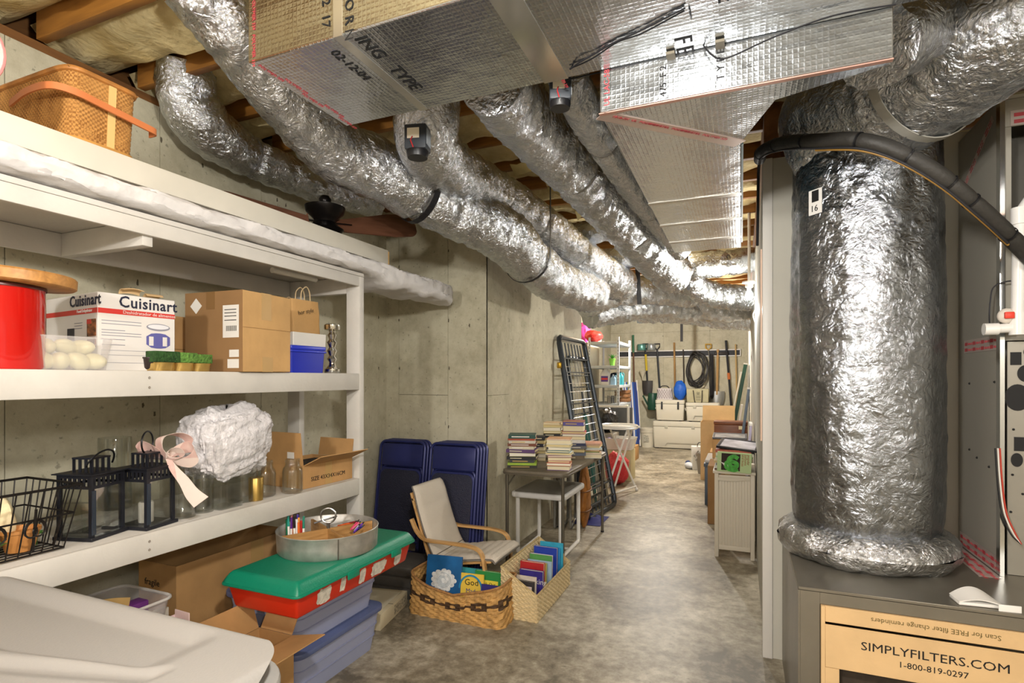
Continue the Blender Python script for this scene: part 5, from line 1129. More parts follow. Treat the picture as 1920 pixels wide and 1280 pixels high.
MB().rbox(0, 0, .462, .455, .60, .505, .05, 0, 6).build('tabletop', mat('cfcdca', .35), lt, bevel=.014, seg=3); MB().rbox(.022, .022, .5055, .433, .578, .508, .04, 0, 6).build('top_panel', mat('7d786e', .45, ns=40, na=.1), lt)
for x in (.05, .405):
    MB().tube([V(x, .05, .462), V(x, .05, .03), V(x, .07, .012), V(x, .53, .012), V(x, .55, .03), V(x, .55, .462)], .0165, 10).build('leg_loop', GLOSSW, lt, smooth=True)
MB().tube([V(.05, .30, .012), V(.405, .30, .012)], .012, 10).build('foot_bar', GLOSSW, lt, smooth=True)
# book stacks: (name, P0, P1 front edge on the table, list of (colour name, colour, thickness, spine shows))
def stack(nm, u0, u1, v, books, dep=.15, seed=0, Yoff=0, z0=.7305, jit=.11):
    random.seed(seed); P0 = at(u0, v, Z=z0); P1 = at(u1, v, Z=z0); d_ = P1-P0; L_ = d_.length; rz = math.atan2(d_.y, d_.x)*.6; z = z0
    P0 = P0+V(0, Yoff, 0)
    for i, (cn, col, T, spine) in enumerate(books):
        k = random.uniform(.82, 1.0); r = rz+random.uniform(-jit, jit); off = random.uniform(0, .02)
        c_ = P0+V(math.cos(rz), math.sin(rz), 0)*(L_/2)+V(-math.sin(rz), math.cos(rz), 0)*(dep/2+off); W = L_*k; Dp = dep*random.uniform(.92, 1.02)
        if not spine: r += math.pi
        loc = Vector((c_.x, c_.y, z))-Vector((math.cos(r)*W/2-math.sin(r)*Dp/2, math.sin(r)*W/2+math.cos(r)*Dp/2, 0))
        lab = '%s book, %s of the %s' % (cn, 'top' if i == len(books)-1 else ORD[i], nm)
        t = book(lab, loc, W, Dp, T, mat(col, .5, ns=12, na=.15), (0, 0, r), 'books stacked on the card table', pages=['e6dab8', 'efe8d6', 'dccb98'][i % 3])
        if spine and T > .018:
            MB().box(W*.12, -.0008, T*.36, W*(.5+.3*random.random()), 0, T*.62).build('spine_title', mat(random.choice(['d8cfae', 'e8e4dc', 'c9a95a']), .6), t)
        z += T+.0004
    return z
stack('left stack on the card table', 949, 1005, 877, [('yellow-lettered black', '2a2620', .02, 1), ('lime and black', '9ab83a', .018, 1), ('dark grey', '3c3c40', .022, 1), ('black', '1c1c20', .022, 1), ('cream-edged olive', '8c8a50', .03, 0), ('purple', '5d3f70', .024, 1), ('ivory', 'd6cdb4', .022, 1), ('brown', '7a4128', .022, 1), ('pale', 'cfc8b8', .022, 1), ('orange-red', 'a8482a', .014, 1), ('dark green', '1c4a40', .028, 1)], .17, 2)
stack('small stack behind the left one', 985, 1018, 866, [('tan', 'b8a478', .03, 0), ('white', 'd8d2c4', .025, 0), ('grey', '9a958a', .028, 0), ('cream', 'd8c898', .03, 0), ('navy', '2a3048', .025, 1), ('ochre', 'b8a060', .028, 0), ('black', '222226', .03, 1)], .13, 5, .06)
stack('front middle stack on the card table', 1023, 1072, 882, [('purple-backed', '6a3f8a', .034, 0), ('orange', 'c87a3a', .022, 0), ('pink', 'c86a7a', .016, 0), ('beige', 'd8c8a4', .022, 0), ('crimson', '8a3040', .014, 0), ('white', 'dcd8cc', .02, 0), ('teal', '3a7a88', .016, 0), ('cream', 'e0d4b0', .022, 0), ('ivory', 'd8d0b8', .022, 0), ('white-topped', 'e2dfd6', .03, 0), ('apricot', 'dca878', .01, 0)], .15, 7)
stack('tall back stack', 1000, 1038, 864, [('grey', '8a8880', .04, 0), ('tan', 'b8a070', .035, 0), ('blue', '3a5080', .03, 1), ('cream', 'd8c890', .035, 0), ('dark', '26262a', .035, 1), ('black and white', '1e1e22', .025, 1), ('gold', 'c8b45a', .02, 0), ('white', 'dcd6c4', .03, 0), ('yellow', 'd0c080', .02, 0), ('peach', 'd8b890', .02, 0)], .16, 11, .22)
stack('tall right stack', 1042, 1088, 866, [('brown', '7a6a52', .03, 1), ('slate', '6a7488', .028, 1), ('tan', 'a8946a', .025, 0), ('grey', '77777a', .026, 1), ('dark blue', '2f3860', .022, 1), ('white', 'd6d2cc', .03, 1), ('cream', 'd8c890', .025, 0), ('pale grey', 'b4b0a8', .02, 0), ('rose', 'b84a5a', .02, 0), ('thick gold-edged grey', '75726a', .048, 0), ('violet', '5a50a0', .028, 1), ('dusty red', '9a5a4a', .01, 0)], .17, 13, .16)
stack('right end stack on the card table', 1090, 1126, 860, [('white', 'd8dcdc', .035, 0), ('tan', 'c8a47a', .014, 0), ('green', '4f8a4a', .01, 0), ('orange', 'd88a3a', .012, 0), ('pale blue', 'a8c4d4', .016, 0), ('cream', 'ded2b4', .016, 0), ('orange-brown', 'b8703a', .012, 0), ('multicoloured', 'c88a6a', .01, 0)], .19, 17, .02, jit=.2)
# ================================================================ folding bed frame leaning on the corridor wall
def bilin(c, u, v): return c[0].lerp(c[1], u).lerp(c[3].lerp(c[2], u), v)
def bedframe(label, corners, rad=.07, mesh=True, col=DKMETAL):
    t = thing('bed_frame', label, 'bed frame', corners[0]*.5+corners[1]*.5); o = t.location.copy(); c = [p-o for p in corners]
    def q(u, v): return bilin(c, u, v)
    pts = []; ru, rv = rad/.85, rad/1.85
    for (u, v, du, dv) in ((0, 0, 1, 1), (1, 0, -1, 1), (1, 1, -1, -1), (0, 1, 1, -1)):
        seq = [(u+du*ru*(1-math.sin(a_)), v+dv*rv*(1-math.cos(a_))) for a_ in [math.radians(x) for x in (0, 22, 45, 67, 90)]]
        if (u, v) in ((0, 0), (1, 1)): seq = [(u+du*ru*(1-math.cos(a_)) , v+dv*rv*(1-math.sin(a_))) for a_ in [math.radians(x) for x in (0, 22, 45, 67, 90)]]
        pts += [q(*s) for s in (seq if (u, v) in ((1, 0), (0, 1)) else seq)]
    pts = [q(0, rv), q(ru*.3, rv*.3), q(ru, 0), q(1-ru, 0), q(1-ru*.3, rv*.3), q(1, rv), q(1, 1-rv), q(1-ru*.3, 1-rv*.3), q(1-ru, 1), q(ru, 1), q(ru*.3, 1-rv*.3), q(0, 1-rv)]
    MB().tube(pts, .026, 8, closed=True).build('outer_tube', col, t, smooth=True)
    for v in (.06, .14, .34, .62, .80, .88): MB().bar(q(.03, v), q(.97, v), .028, .012).build('cross_bar', col, t)
    if mesh:
        for i in range(1, 9): MB().tube([q(i/9, .06), q(i/9, .88)], .0028, 5).build('mesh_wire', STEEL, t, smooth=True)
        for i in range(1, 17): MB().tube([q(.03, .06+.82*i/17), q(.97, .06+.82*i/17)], .0028, 5).build('mesh_wire', STEEL, t, smooth=True)
        for i in range(8):
            for v0, v1 in ((.02, .06), (.88, .97)): MB().tube([q((i+.7)/8.6, v0), q((i+.7)/8.6, v1)], .007, 6).build('spring', mat('5a5f66', .4, .7), t, smooth=True)
    return t
bedframe('dark grey folding bed frame with wire mesh leaning on the corridor wall', [V(-1.37, 5.18, .03), V(-1.27, 5.98, .03), V(-1.69, 6.22, 1.82), V(-1.70, 5.27, 1.82)])
bedframe('second dark metal bed frame half behind the first', [V(-1.50, 5.42, .03), V(-1.42, 6.12, .03), V(-1.70, 6.26, 1.62), V(-1.71, 5.62, 1.62)], mesh=False)
tag(MB().box(-.02, -.03, 0, .02, .03, .06).build('padlock', mat('b08a2a', .3, .8), bevel=.008, loc=V(-1.668, 5.225, 1.50)), 'brass padlock hanging on the bed frame edge', 'padlock')
# things under and behind the table
for i, (x, y, col, lb_) in enumerate(((-1.60, 4.86, '8c8a84', 'grey tubular folding stand nearest the wall under the card table'), (-1.53, 4.88, '6f6d68', 'grey tubular folding stand, middle one behind the white table'), (-1.46, 4.90, '9a9892', 'grey tubular folding stand, outermost behind the white table'))):
    t = thing('folding_stand', lb_, 'stand', V(x, y, 0), .15, 'grey folding stands behind the white table')
    MB().tube(catmull([V(0, 0, .5), V(0, 0, .08), V(0, .04, .018), V(0, .3, .018), V(0, .34, .08), V(0, .34, .5)], 5), .012, 8).build('tube_loop', mat(col, .4, .5), t, smooth=True)
def bagm(u, v): an = 2*math.pi*u; b = math.pi*v; k = 1+.1*noise.noise(V(math.cos(an)*2, math.sin(an)*2, b*2)); return V(.055*math.sin(b)*math.cos(an)*k, .15*math.sin(b)*math.sin(an)*k, .30-.30*math.cos(b))
t = thing('leather_bag', 'tall brown leather bag standing behind the white table legs', 'bag', V(-1.36, 5.02, 0), .1); MB().grid(bagm, 28, 24, True).build('bag_body', mat('9a6226', .5, ns=9, na=.35, bs=30, ba=.4), t, smooth=True)
for z in (.18, .36): MB().tube([V(.062*math.cos(a_*.3), .155*math.sin(a_*.3), z) for a_ in range(21)], .006, 5, closed=True).build('strap', mat('6a3f18', .5), t, smooth=True)
t = thing('blue_cloth', 'crumpled dark blue cloth on the floor by the bed frame foot', 'cloth', V(-1.38, 5.30, 0)); MB().grid(lambda u, v: V((u-.5)*.3, (v-.5)*.4, .004+.045*max(0, 1-4*((u-.5)**2+(v-.5)**2))*(1+noise.noise(V(u*5, v*5, 1)))), 24, 24).build('fabric', mat('24286a', .8), t, smooth=True)
for i, (u, v0, v1, x, y, col, lb_, w_) in enumerate(((0, 0, 0, -1.62, 6.02, '3a6a60', 'folded teal umbrella behind the bed frame', .035), (0, 0, 0, -1.60, 6.16, 'd8d2c4', 'white board leaning behind the bed frame', .05), (0, 0, 0, -1.52, 6.2, 'b8ad92', 'pale wooden plank leaning behind the bed frame', .04))):
    t = thing('umbrella' if i == 0 else 'plank', lb_, 'umbrella' if i == 0 else 'plank', V(x+.12, y, 0))
    if i == 0: MB().tube([V(0, 0, .02), V(-.06, 0, .5), V(-.13, 0, 1.0)], .03, 10, rs=[.012, .045, .02]).build('canopy', mat(col, .7), t, smooth=True); MB().cyl((-.13, 0, 1.0), (-.16, 0, 1.25), .01, n=8).build('shaft', DKMETAL, t)
    else: MB().bar(V(0, 0, 0.01), V(-.2, 0, 1.25), w_, .03).build('board', mat(col, .6), t, bevel=.002)
# ================================================================ far storage recess
rk = thing('metal_rack', 'grey metal slotted-angle storage rack standing end-on in the recess', 'shelf', V(-2.25, 8.55, 0)); RWd, RD = .49, 1.0; RKM = mat('c2c6ca', .4, .2); RKS = mat('aab0b6', .5, .2)
for x in (0, RWd-.035):
    for y in (0, RD-.035):
        MB().box(x, y, 0, x+.035, y+.004, 2.05).build('post', RKM, rk); MB().box(x+(0 if x == 0 else .031), y, 0, x+(.004 if x == 0 else .035), y+.035, 2.05).build('post_flange', RKM, rk)
        if y == 0:
            for k in range(28): MB().box(x+.014, -.001, .62+k*.05, x+.021, -.0002, .645+k*.05).build('slot', mat('4a4d52', .6), rk)
RZs = (.40, .80, 1.00, 1.295, 1.60, 1.98)
for z in RZs: MB().box(.004, .004, z-.045, RWd-.004, RD-.004, z).build('shelf_board', RKS, rk, bevel=.003)
def rp(u, v, z, y=8.75): return at(u, v, Y=y).xy.to_3d()+V(0, 0, z)
def blob(name, label, cat, loc, r, m, seed=0, k=.18, n=30, par=None):
    def fn(u, v):
        an = 2*math.pi*u; b = math.pi*(v*.994+.003); d_ = V(math.sin(b)*math.cos(an), math.sin(b)*math.sin(an), -math.cos(b)); q = 1+k*noise.fractal(d_*1.8+V(seed*3, seed, 1), .9, 2, 4)
        return V(d_.x*r[0]*q, d_.y*r[1]*q, max(0.001, r[2]+d_.z*r[2]*q))
    return tag(MB().grid(fn, n, n*2//3, True).build(name, m, smooth=True, loc=loc), label, cat)
blob('red_bag', 'bright red stuff sack on top of the metal rack', 'bag', V(-2.21, 8.72, 1.981), (.14, .16, .095), mat('c42a22', .5), 1)
blob('pink_bundle', 'hot pink bundle on top of the rack beside the red sack', 'bundle', V(-2.43, 8.95, 1.992), (.11, .1, .17), mat('d0409a', .6), 2)
tag(MB().box(0, 0, 0, .28, .9, 1.99).build('tall_carton', mat('c4bfae', .7), bevel=.006, loc=V(-2.62, 8.75, 0)), 'tall pale carton standing between the rack and the recess wall', 'box'); tag(MB().box(0, 0, 0, .34, .2, .16).build('white_box', WHITE2, bevel=.004, loc=V(-2.60, 9.3, 1.992)), 'white box on the tall pale carton behind the pink bundle', 'box')
pt = rp(1148, 684, 1.601, 8.72); pp = thing('potted_plant', 'green bromeliad in a lime pot on the metal rack', 'plant', pt)
MB().lathe([(.001, 0), (.035, 0), (.05, .10), (.054, .10), (.054, .115), (.046, .115), (.001, .10)], 22).build('pot', mat('6fa83c', .5), pp, smooth=True)
for k in range(11):
    an = k*2.4; l = .12+.03*(k % 3)
    MB().grid(lambda u, v: V((l*u)*math.cos(an)-(v-.5)*.028*(1-u)*math.sin(an), (l*u)*math.sin(an)+(v-.5)*.028*(1-u)*math.cos(an), .11+.17*u-.11*u*u), 8, 3).build('leaf', mat('3f7f35', .45), pp, smooth=True)
def jug(label, loc, s, col, cap, lab=None):
    t = thing('jug', label, 'jug', loc); m_ = MB()
    m_.grid(lambda u, v: (lambda an, k: V(.075*s*math.copysign(abs(math.cos(an))**.5, math.cos(an))*k, .055*s*math.copysign(abs(math.sin(an))**.5, math.sin(an))*k, .26*s*v))(2*math.pi*u, 1 if v < .62 else 1-.78*((v-.62)/.38)**1.4), 28, 20, True); m_.f.append(tuple(reversed(range(28)))); m_.build('body', mat(col, .35), t, smooth=True)
    MB().cyl((0, 0, .255*s), (0, 0, .285*s), .022*s, n=14).build('cap', mat(cap, .4), t, smooth=True); MB().tube(catmull([V(.03*s, 0, .25*s), V(.07*s, 0, .25*s), V(.08*s, 0, .20*s), V(.068*s, 0, .15*s)], 5), .009*s, 6).build('handle', mat(col, .35), t, smooth=True)
    if lab: MB().box(-.055*s, -.0565*s, .05*s, .055*s, -.055*s, .14*s).build('label', mat(lab, .5), t); MB().box(-.05*s, -.058*s, .08*s, .05*s, -.0566*s, .11*s).build('label_band', mat('c83a3a', .5), t)
    return t
jug('white jug with purple label on the metal rack', rp(1135, 718, 1.296, 8.68), 1.0, 'd8d6d2', 'd8d6d2', '5a3a8a'); jug('small blue bottle beside the white jug on the rack', rp(1150, 718, 1.296, 8.66), .58, '8fb0cc', 'd8dce0'); jug('teal bottle on the rack right of the blue one', rp(1158, 718, 1.296, 8.78), .72, '2a8a96', '1c5a66'); jug('second teal bottle at the rack post', rp(1163, 716, 1.296, 8.9), .74, '3a9aa6', '1c5a66')
blob('navy_bag', 'dark navy bag at the back of the rack behind the teal bottles', 'bag', V(-1.98, 9.3, 1.296), (.13, .17, .10), mat('1c2036', .6), 4)
t = thing('wire_bin', 'small wire bin of jars on the fourth rack shelf', 'bin', rp(1134, 755, 1.001, 8.62))
for k in range(8): MB().tube([V(.03*k, 0, 0), V(.03*k, 0, .2)], .003, 5).build('wire', STEEL, t)
for z in (.004, .1, .2): MB().tube([V(0, 0, z), V(.21, 0, z), V(.21, .25, z), V(0, .25, z)], .004, 5, closed=True).build('hoop', STEEL, t)
for k in range(3): tag(MB().lathe([(.001, 0), (.028, 0), (.03, .09), (.026, .1), (.026, .115), (.001, .115)], 14).build('jar', mat(['8a8478', '5a5a60', 'a09a8a'][k], .3), smooth=True, loc=t.location+V(.045+.06*k, .1, .008)), ['grey lidded jar in the rack wire bin, leftmost', 'dark jar in the middle of the rack wire bin', 'tan jar in the rack wire bin, rightmost'][k], 'jar')
t = thing('wooden_crate', 'small brown slatted wooden crate at the side of the rack', 'crate', V(-1.98, 9.25, 1.001))
for k in range(3): MB().box(0, 0, .005+.07*k, .22, .012, .06+.07*k).build('slat', m_wood('crate_wood', '8a5f38', '6a4526', 12, .6, 'X'), t, bevel=.002); MB().box(.21, .012, .005+.07*k, .222, .3, .06+.07*k).build('slat', m_wood('crate_wood', '8a5f38', '6a4526', 12, .6, 'X'), t, bevel=.002)
MB().box(.005, .013, 0, .20, .29, .19).build('inner_box', CARDD, t)
# white framed screen box with black bags, and the high chair in front
t = thing('framed_crate', 'white framed mesh crate at the foot of the rack', 'crate', V(-2.16, 8.15, 0.0)); CWd = at(1178, 780, Y=8.15).x+2.16
for z in (.02, .98): MB().bar(V(0, 0, z), V(CWd, 0, z), .03).build('rail', WHITE2, t)
for x in (0, CWd): MB().bar(V(x, 0, .03), V(x, 0, .97), .03).build('upright', WHITE2, t)
MB().box(.02, .01, .04, CWd-.02, .018, .96).build('mesh_panel', film('mesh_film', '6f7276', .55), t)
MB().box(0, .34, 0, CWd, .36, .95).build('rear_panel', mat('6a6c70', .6), t)
blob('black_bag', 'shiny black plastic bag on the white framed crate front', 'bag', V(-1.80, 7.9, .616), (.15, .14, .17), mat('141416', .22, bs=22, ba=.9), 5, .25)
tag(MB().box(0, 0, 0, .5, .35, .615).build('storage_box', mat('8a8478', .6), bevel=.01, loc=V(-2.16, 7.72, .0)), 'grey box under the shiny black bag', 'box')
hc = thing('high_chair', 'white folding high chair with broad tray and splayed legs', 'high chair', V(-1.42, 6.85, 0)); 
m_ = MB(); m_.rbox(-.22, -.22, .775, .24, .26, .80, .12, 0, 8); m_.build('tray', GLOSSW, hc, bevel=.008); m_ = MB(); m_.tube([V(.23*math.cos(k*.2), .02+.24*math.sin(k*.2), .808) for k in range(32)], .014, 6, closed=True); m_.build('tray_lip', GLOSSW, hc, smooth=True)
for y, yb in ((-.16, -.50), (.20, .05)):
    MB().tube([V(-.16, y, .775), V(.06 if y < 0 else .22, yb, .015)], .013, 8).build('leg', GLOSSW, hc, smooth=True); MB().tube([V(.14, y+.02, .775), V(-.08, yb+.12, .015)], .013, 8).build('leg', GLOSSW, hc, smooth=True)
    MB().ball(V(.06 if y < 0 else .22, yb, .02), .022).build('foot_cap', GLOSSW, hc, smooth=True)
MB().tube([V(.05, -.48, .06), V(.215, .04, .06)], .011, 8).build('foot_bar', GLOSSW, hc, smooth=True)
t = thing('white_basin', 'white plastic basin of toys behind the high chair', 'basin', V(-1.80, 7.45, 0)); shell(MB(), .46, .4, .16, .08, .04, .004, 5).build('tub', GLOSSW, t, smooth=True, loc=(0, 0, .42)); MB().box(.04, .04, 0, .42, .36, .415).build('stand', mat('c9c098', .6), t, bevel=.006)
for k, (c_, nm) in enumerate((('6a5a9a', 'purple'), ('3a3f4a', 'dark'), ('d8d4cc', 'white'))): blob('toy_bundle', '%s cloth bundle in the white basin' % nm, 'cloth', V(-1.70+.12*k, 7.6, .426), (.07, .08, .07), mat(c_, .7), 7+k)
tag(MB().box(0, 0, 0, .36, .34, .24).build('cardboard_box', CARD, bevel=.004, loc=V(-2.02, 9.42, 0)), 'small brown carton on the floor by the white bucket', 'box')
blob('red_sack', 'crumpled red plastic sack on the floor behind the high chair legs', 'bag', V(-1.52, 7.22, 0), (.15, .16, .21), mat('c8303a', .35, bs=20, ba=.8), 12, .2)
# bucket and coolers
bu = at(1212, 839, Z=0); t = thing('bucket', 'white plastic bucket on the floor left of the big cooler', 'bucket', V(bu.x, bu.y+.14, 0))
MB().lathe([(.001, 0), (.125, 0), (.145, .36), (.152, .36), (.152, .385), (.146, .39), (.14, .385), (.12, .02), (.001, .02)], 30).build('tub', mat('d2cdbe', .4), t, smooth=True); MB().lathe([(.146, .30), (.152, .30), (.152, .31), (.147, .31)], 30).build('rib', mat('d2cdbe', .4), t, smooth=True); MB().box(-.05, -.143, .12, .05, -.138, .25).build('printed_label', mat('8a8a80', .6, ns=60, na=.6, second='d2cdbe'), t)
COOL = mat('d4cfc0', .45); COOLB = mat('c6d2d8', .4)
def cooler(label, x, y, z, W, Dp, h, col=COOL, latches=True, badge=False):
    t = thing('cooler', label, 'cooler', V(x, y, z)); lh = h*.80
    MB().rbox(0, 0, .015, W, Dp, lh, .035, .02, 5).build('body', col, t, bevel=.006); MB().rbox(-.004, -.004, lh+.004, W+.004, Dp+.004, h, .04, 0, 5).build('lid', col, t, bevel=.014, seg=3); MB().box(.01, .005, lh-.001, W-.01, Dp-.01, lh+.006).build('gasket', mat('5a5850', .6), t)
    for xx in (.06, W-.10): MB().box(xx, .02, 0, xx+.05, Dp-.02, .016).build('foot', BLACK, t)
    if latches:
        for xx in (W*.20, W*.76): MB().box(xx, -.022, lh-.10, xx+.035, -.001, lh+.05).build('latch', mat('26282c', .5), t, bevel=.006)
    else:
        for xx in (W*.22, W*.70): MB().box(xx, -.008, lh-.035, xx+.06, .012, lh+.02).build('latch_recess', mat('b8b4a6', .5), t, bevel=.003)
        MB().bar(V(W*.23, -.004, .06), V(W*.27, -.004, .12), .008).build('moulded_line', mat('aeaa9c', .5), t); MB().bar(V(W*.27, -.004, .12), V(W*.80, -.004, .12), .008).build('moulded_line', mat('aeaa9c', .5), t); MB().bar(V(W*.80, -.004, .12), V(W*.84, -.004, .06), .008).build('moulded_line', mat('aeaa9c', .5), t)
    if badge: MB().box(W*.74, -.004, lh*.52, W*.90, .004, lh*.66).build('badge', INK, t)
    for xx in (-.02, W-.0): MB().box(xx, Dp*.3, h*.55, xx+.02, Dp*.7, h*.62).build('handle', col, t, bevel=.005)
    return t
cooler('very large white chest cooler on the floor at the back wall', -1.645, 11.28, 0, 1.06, .48, .545, COOL, False)
cooler('white cooler with black latches standing on the left of the big cooler', -1.60, 11.33, .547, .56, .38, .42)
cooler('plain white cooler with dark badge on the right of the big cooler', -1.01, 11.30, .547, .62, .40, .375, COOL, False, True)
def handbag(u, v): an = 2*math.pi*u; c, s = math.cos(an), math.sin(an); k = 1-.12*v; return V(.16*math.copysign(abs(c)**.35, c)*k, .08*math.copysign(abs(s)**.35, s)*k, .23*v-.02*v*(1-abs(c))*0)
pos = at(1246, 750, Y=11.45); t = thing('handbag', 'white quilted handbag with dark diamond pattern on the latched cooler', 'bag', V(pos.x, 11.5, .969))
m_ = MB(); m_.grid(handbag, 32, 14, True); m_.f += [tuple(reversed(range(32))), tuple(32*13+k for k in range(32))]; m_.build('bag_body', mat('cfc8c8', .5), t, smooth=True)
for k in range(-4, 5):
    for s in (-1, 1): MB().bar(V(max(-.14, min(.14, .05*k-.06*s)), -.082, .02), V(max(-.14, min(.14, .05*k+.06*s)), -.078, .21), .006, .003).build('quilt_line', mat('4a3038', .6), t)
MB().tube(catmull([V(-.1, -.05, .22), V(-.05, -.05, .27), V(.05, -.05, .27), V(.1, -.05, .22)], 6), .010, 6).build('handle', BLACK, t, smooth=True)
pos = at(1275, 752, Y=11.45); blob('dry_bag', 'bright blue roll-top dry bag on the latched cooler', 'bag', V(pos.x, 11.5, .969), (.125, .1, .19), mat('1f5fc4', .4, bs=18, ba=.5), 14, .12)
pos = at(1287, 757, Y=11.4); t = thing('tote_bag', 'cream tote bag with rope handle on the plain white cooler', 'bag', V(pos.x, 11.38, .924)); MB().box(0, 0, 0, .42, .2, .27, .01).build('bag_body', mat('b9b292', .8, ns=9, na=.1), t, bevel=.015)
MB().tube(catmull([V(.13, -.012, .24), V(.16, -.02, .02), V(.20, -.02, -.06), V(.25, -.02, -.06), V(.29, -.02, .02), V(.30, -.012, .24)], 6), .010, 6).build('rope_handle', mat('4a443a', .7), t, smooth=True); MB().box(.19, -.002, .15, .25, .0, .21).build('printed_emblem', mat('4a4a40', .7, ns=80, na=.8, second='b9b292'), t)
for z_ in (.12, .09, .05): MB().box(.18, -.002, z_, .27, 0, z_+.008).build('printed_line', mat('6a6656', .7), t)
t = thing('watering_can', 'dark green watering can hanging behind the latched cooler', 'watering can', at(1224, 768, Y=11.75)); MB().lathe([(.001, 0), (.10, 0), (.11, .02), (.10, .33), (.09, .35), (.001, .35)], 24).build('body', mat('1e4a3a', .4), t, smooth=True); MB().tube([V(-.09, 0, .08), V(-.2, -.02, .3)], .018, 8).build('spout', mat('1e4a3a', .4), t, smooth=True)
# tool rail and hanging tools
RY = YB-.012
ra = at(1160, 662, Y=RY); rb = at(1389, 662, Y=RY); rail = thing('tool_rail', 'long white and black tool rail fixed to the back wall', 'tool rail', V(ra.x, RY, 0)); RL = rb.x-ra.x; rz0 = at(1280, 669, Y=RY).z; rz1 = at(1280, 656, Y=RY).z
for z in (rz0, rz1-.022): MB().box(0, -.03, z, RL, 0, z+.022).build('white_edge', GLOSSW, rail, bevel=.003)
MB().box(.01, -.024, rz0+.0225, RL-.02, -.004, rz1-.0225).build('grip_strip', mat('2a2b30', .6, ns=60, na=.4), rail); MB().box(RL-.015, -.03, rz0+.0222, RL, 0, rz1-.0222).build('end_cap', GLOSSW, rail)
def tool(name, label, u0, v0, u1, v1, r, m, y=RY-.054, extra=None, cat=None):
    p = at(u0, v0, Y=y); q = at(u1, v1, Y=y); t = thing(name, label, cat or name.replace('_', ' '), V(q.x, y, q.z)); MB().tube([V(0, 0, 0), p-V(q.x, y, q.z)], r, 8).build('shaft', m, t, smooth=True)
    if extra: extra(t, p-V(q.x, y, q.z))
    return t
HW = m_wood('handle_wood', 'b08a55', '8a683a', 10, .6, 'Z')
def dgrip(m):
    def f(t, p):
        c_ = p+V(0, 0, .06); MB().tube([p, p+V(-.05, 0, .05), p+V(-.055, 0, .12), p+V(.055, 0, .12), p+V(.05, 0, .05)], .014, 7, closed=True).build('d_grip', m, t, smooth=True)
    return f
def both(*fs):
    def f(t, p):
        for g in fs: g(t, p)
    return f
def scoop(w_, h_, m, name='blade'):
    def f(t, p): MB().grid(lambda u, v: V((u-.5)*w_*(1-.25*(v**3)), -.03*math.cos((u-.5)*3)+.02, -h_*v+.03), 9, 9).build(name, m, t, smooth=True, solid=.006)
    return f
def seg(m, a_, b_, r=.024):
    def f(t, p): MB().tube([p*a_, p*b_], r, 8).build('sleeve', m, t, smooth=True)
    return f
YEL = mat('c8b028', .4); DK = mat('24262c', .45)
tool('garden_rake', 'brown pole with green grip hanging leftmost on the tool rail', 1187, 628, 1190, 760, .018, mat('6a4a34', .6), extra=seg(mat('2f6a4a', .5), .75, 1.0), cat='rake')
tool('spade', 'spade with green D-grip and yellow shaft on the tool rail', 1210, 655, 1214, 716, .020, DK, extra=both(dgrip(mat('1c3a38', .5)), seg(YEL, .35, .85), scoop(.22, .30, mat('3a3634', .5))))
tool('digging_shovel', 'dark shovel with black D-grip hanging behind the quilted handbag', 1232, 655, 1239, 760, .022, mat('33373c', .45), extra=both(dgrip(mat('24262c', .5)), scoop(.22, .28, mat('3a3634', .5))), cat='shovel')
tool('hoe', 'wooden handled hoe hanging above the blue dry bag', 1264, 642, 1266, 745, .020, HW, extra=seg(mat('7a7468', .4, .7), 0, .2, .022)); tool('iron_bar', 'thin dark bar hanging left of the coiled hose', 1281, 655, 1283, 745, .013, mat('3a342e', .5), cat='bar')
tool('snow_shovel', 'snow shovel with yellow D-grip and shiny metal blade', 1328, 656, 1342, 736, .014, mat('9a9a98', .3, .9), y=RY-.056, extra=both(dgrip(mat('c89a2a', .45)), scoop(.34, .28, STEEL)), cat='shovel')
tool('sledge_handle', 'pale wooden handle hanging right of the snow shovel', 1346, 655, 1344, 740, .024, mat('b8925f', .6), cat='handle')
tool('mattock', 'black handled mattock with wide head hung high on the rail', 1361, 638, 1371, 760, .022, DK, extra=both(lambda t, p: MB().box(-.24, -.02, -.03, .03, .02, .03).build('head', mat('2a2624', .5, .5), t, bevel=.01, loc=p*.80), seg(mat('c8703a', .6), .40, .50, .028))); tool('bamboo_pole', 'light wooden pole at the right end of the tool rail', 1379, 645, 1382, 762, .014, mat('bfa06a', .6), cat='pole')
# hose coil
hcn = at(1306, 691, Y=RY-.10); t = thing('garden_hose', 'dark coiled garden hose hanging on the tool rail', 'hose', V(hcn.x, RY-.10, hcn.z)); random.seed(8)
for k in range(9):
    rx, rz_ = random.uniform(.13, .24), random.uniform(.26, .36); ox, oz = random.uniform(-.04, .04), random.uniform(-.05, .02); ph = random.uniform(-.3, .3)
    MB().tube([V(ox+rx*math.cos(a_*.2618)*math.cos(ph)-rz_*math.sin(a_*.2618)*math.sin(ph)*.6, .02*math.sin(a_*.8+k)-.012*k+.05, oz+rz_*math.sin(a_*.2618)) for a_ in range(24)], .012, 6, closed=True).build('coil', mat('2e2b28', .5), t, smooth=True)
hk = at(1333, 700, Y=RY-.10); t = thing('extension_cord', 'black extension cord hank hanging in front of the snow shovel', 'cord', V(hk.x, RY-.10, hk.z))
for k in range(5): MB().tube(catmull([V(-.02+.012*k, 0, .40), V(-.035+.016*k, -.01, 0), V(-.01+.010*k, -.02, -.46-.03*(k % 2)), V(.02+.008*k, -.01, -.40), V(.02+.008*k, 0, 0), V(.0+.01*k, 0, .38)], 5), .007, 5).build('strand', mat('1e1c1e', .5), t, smooth=True)
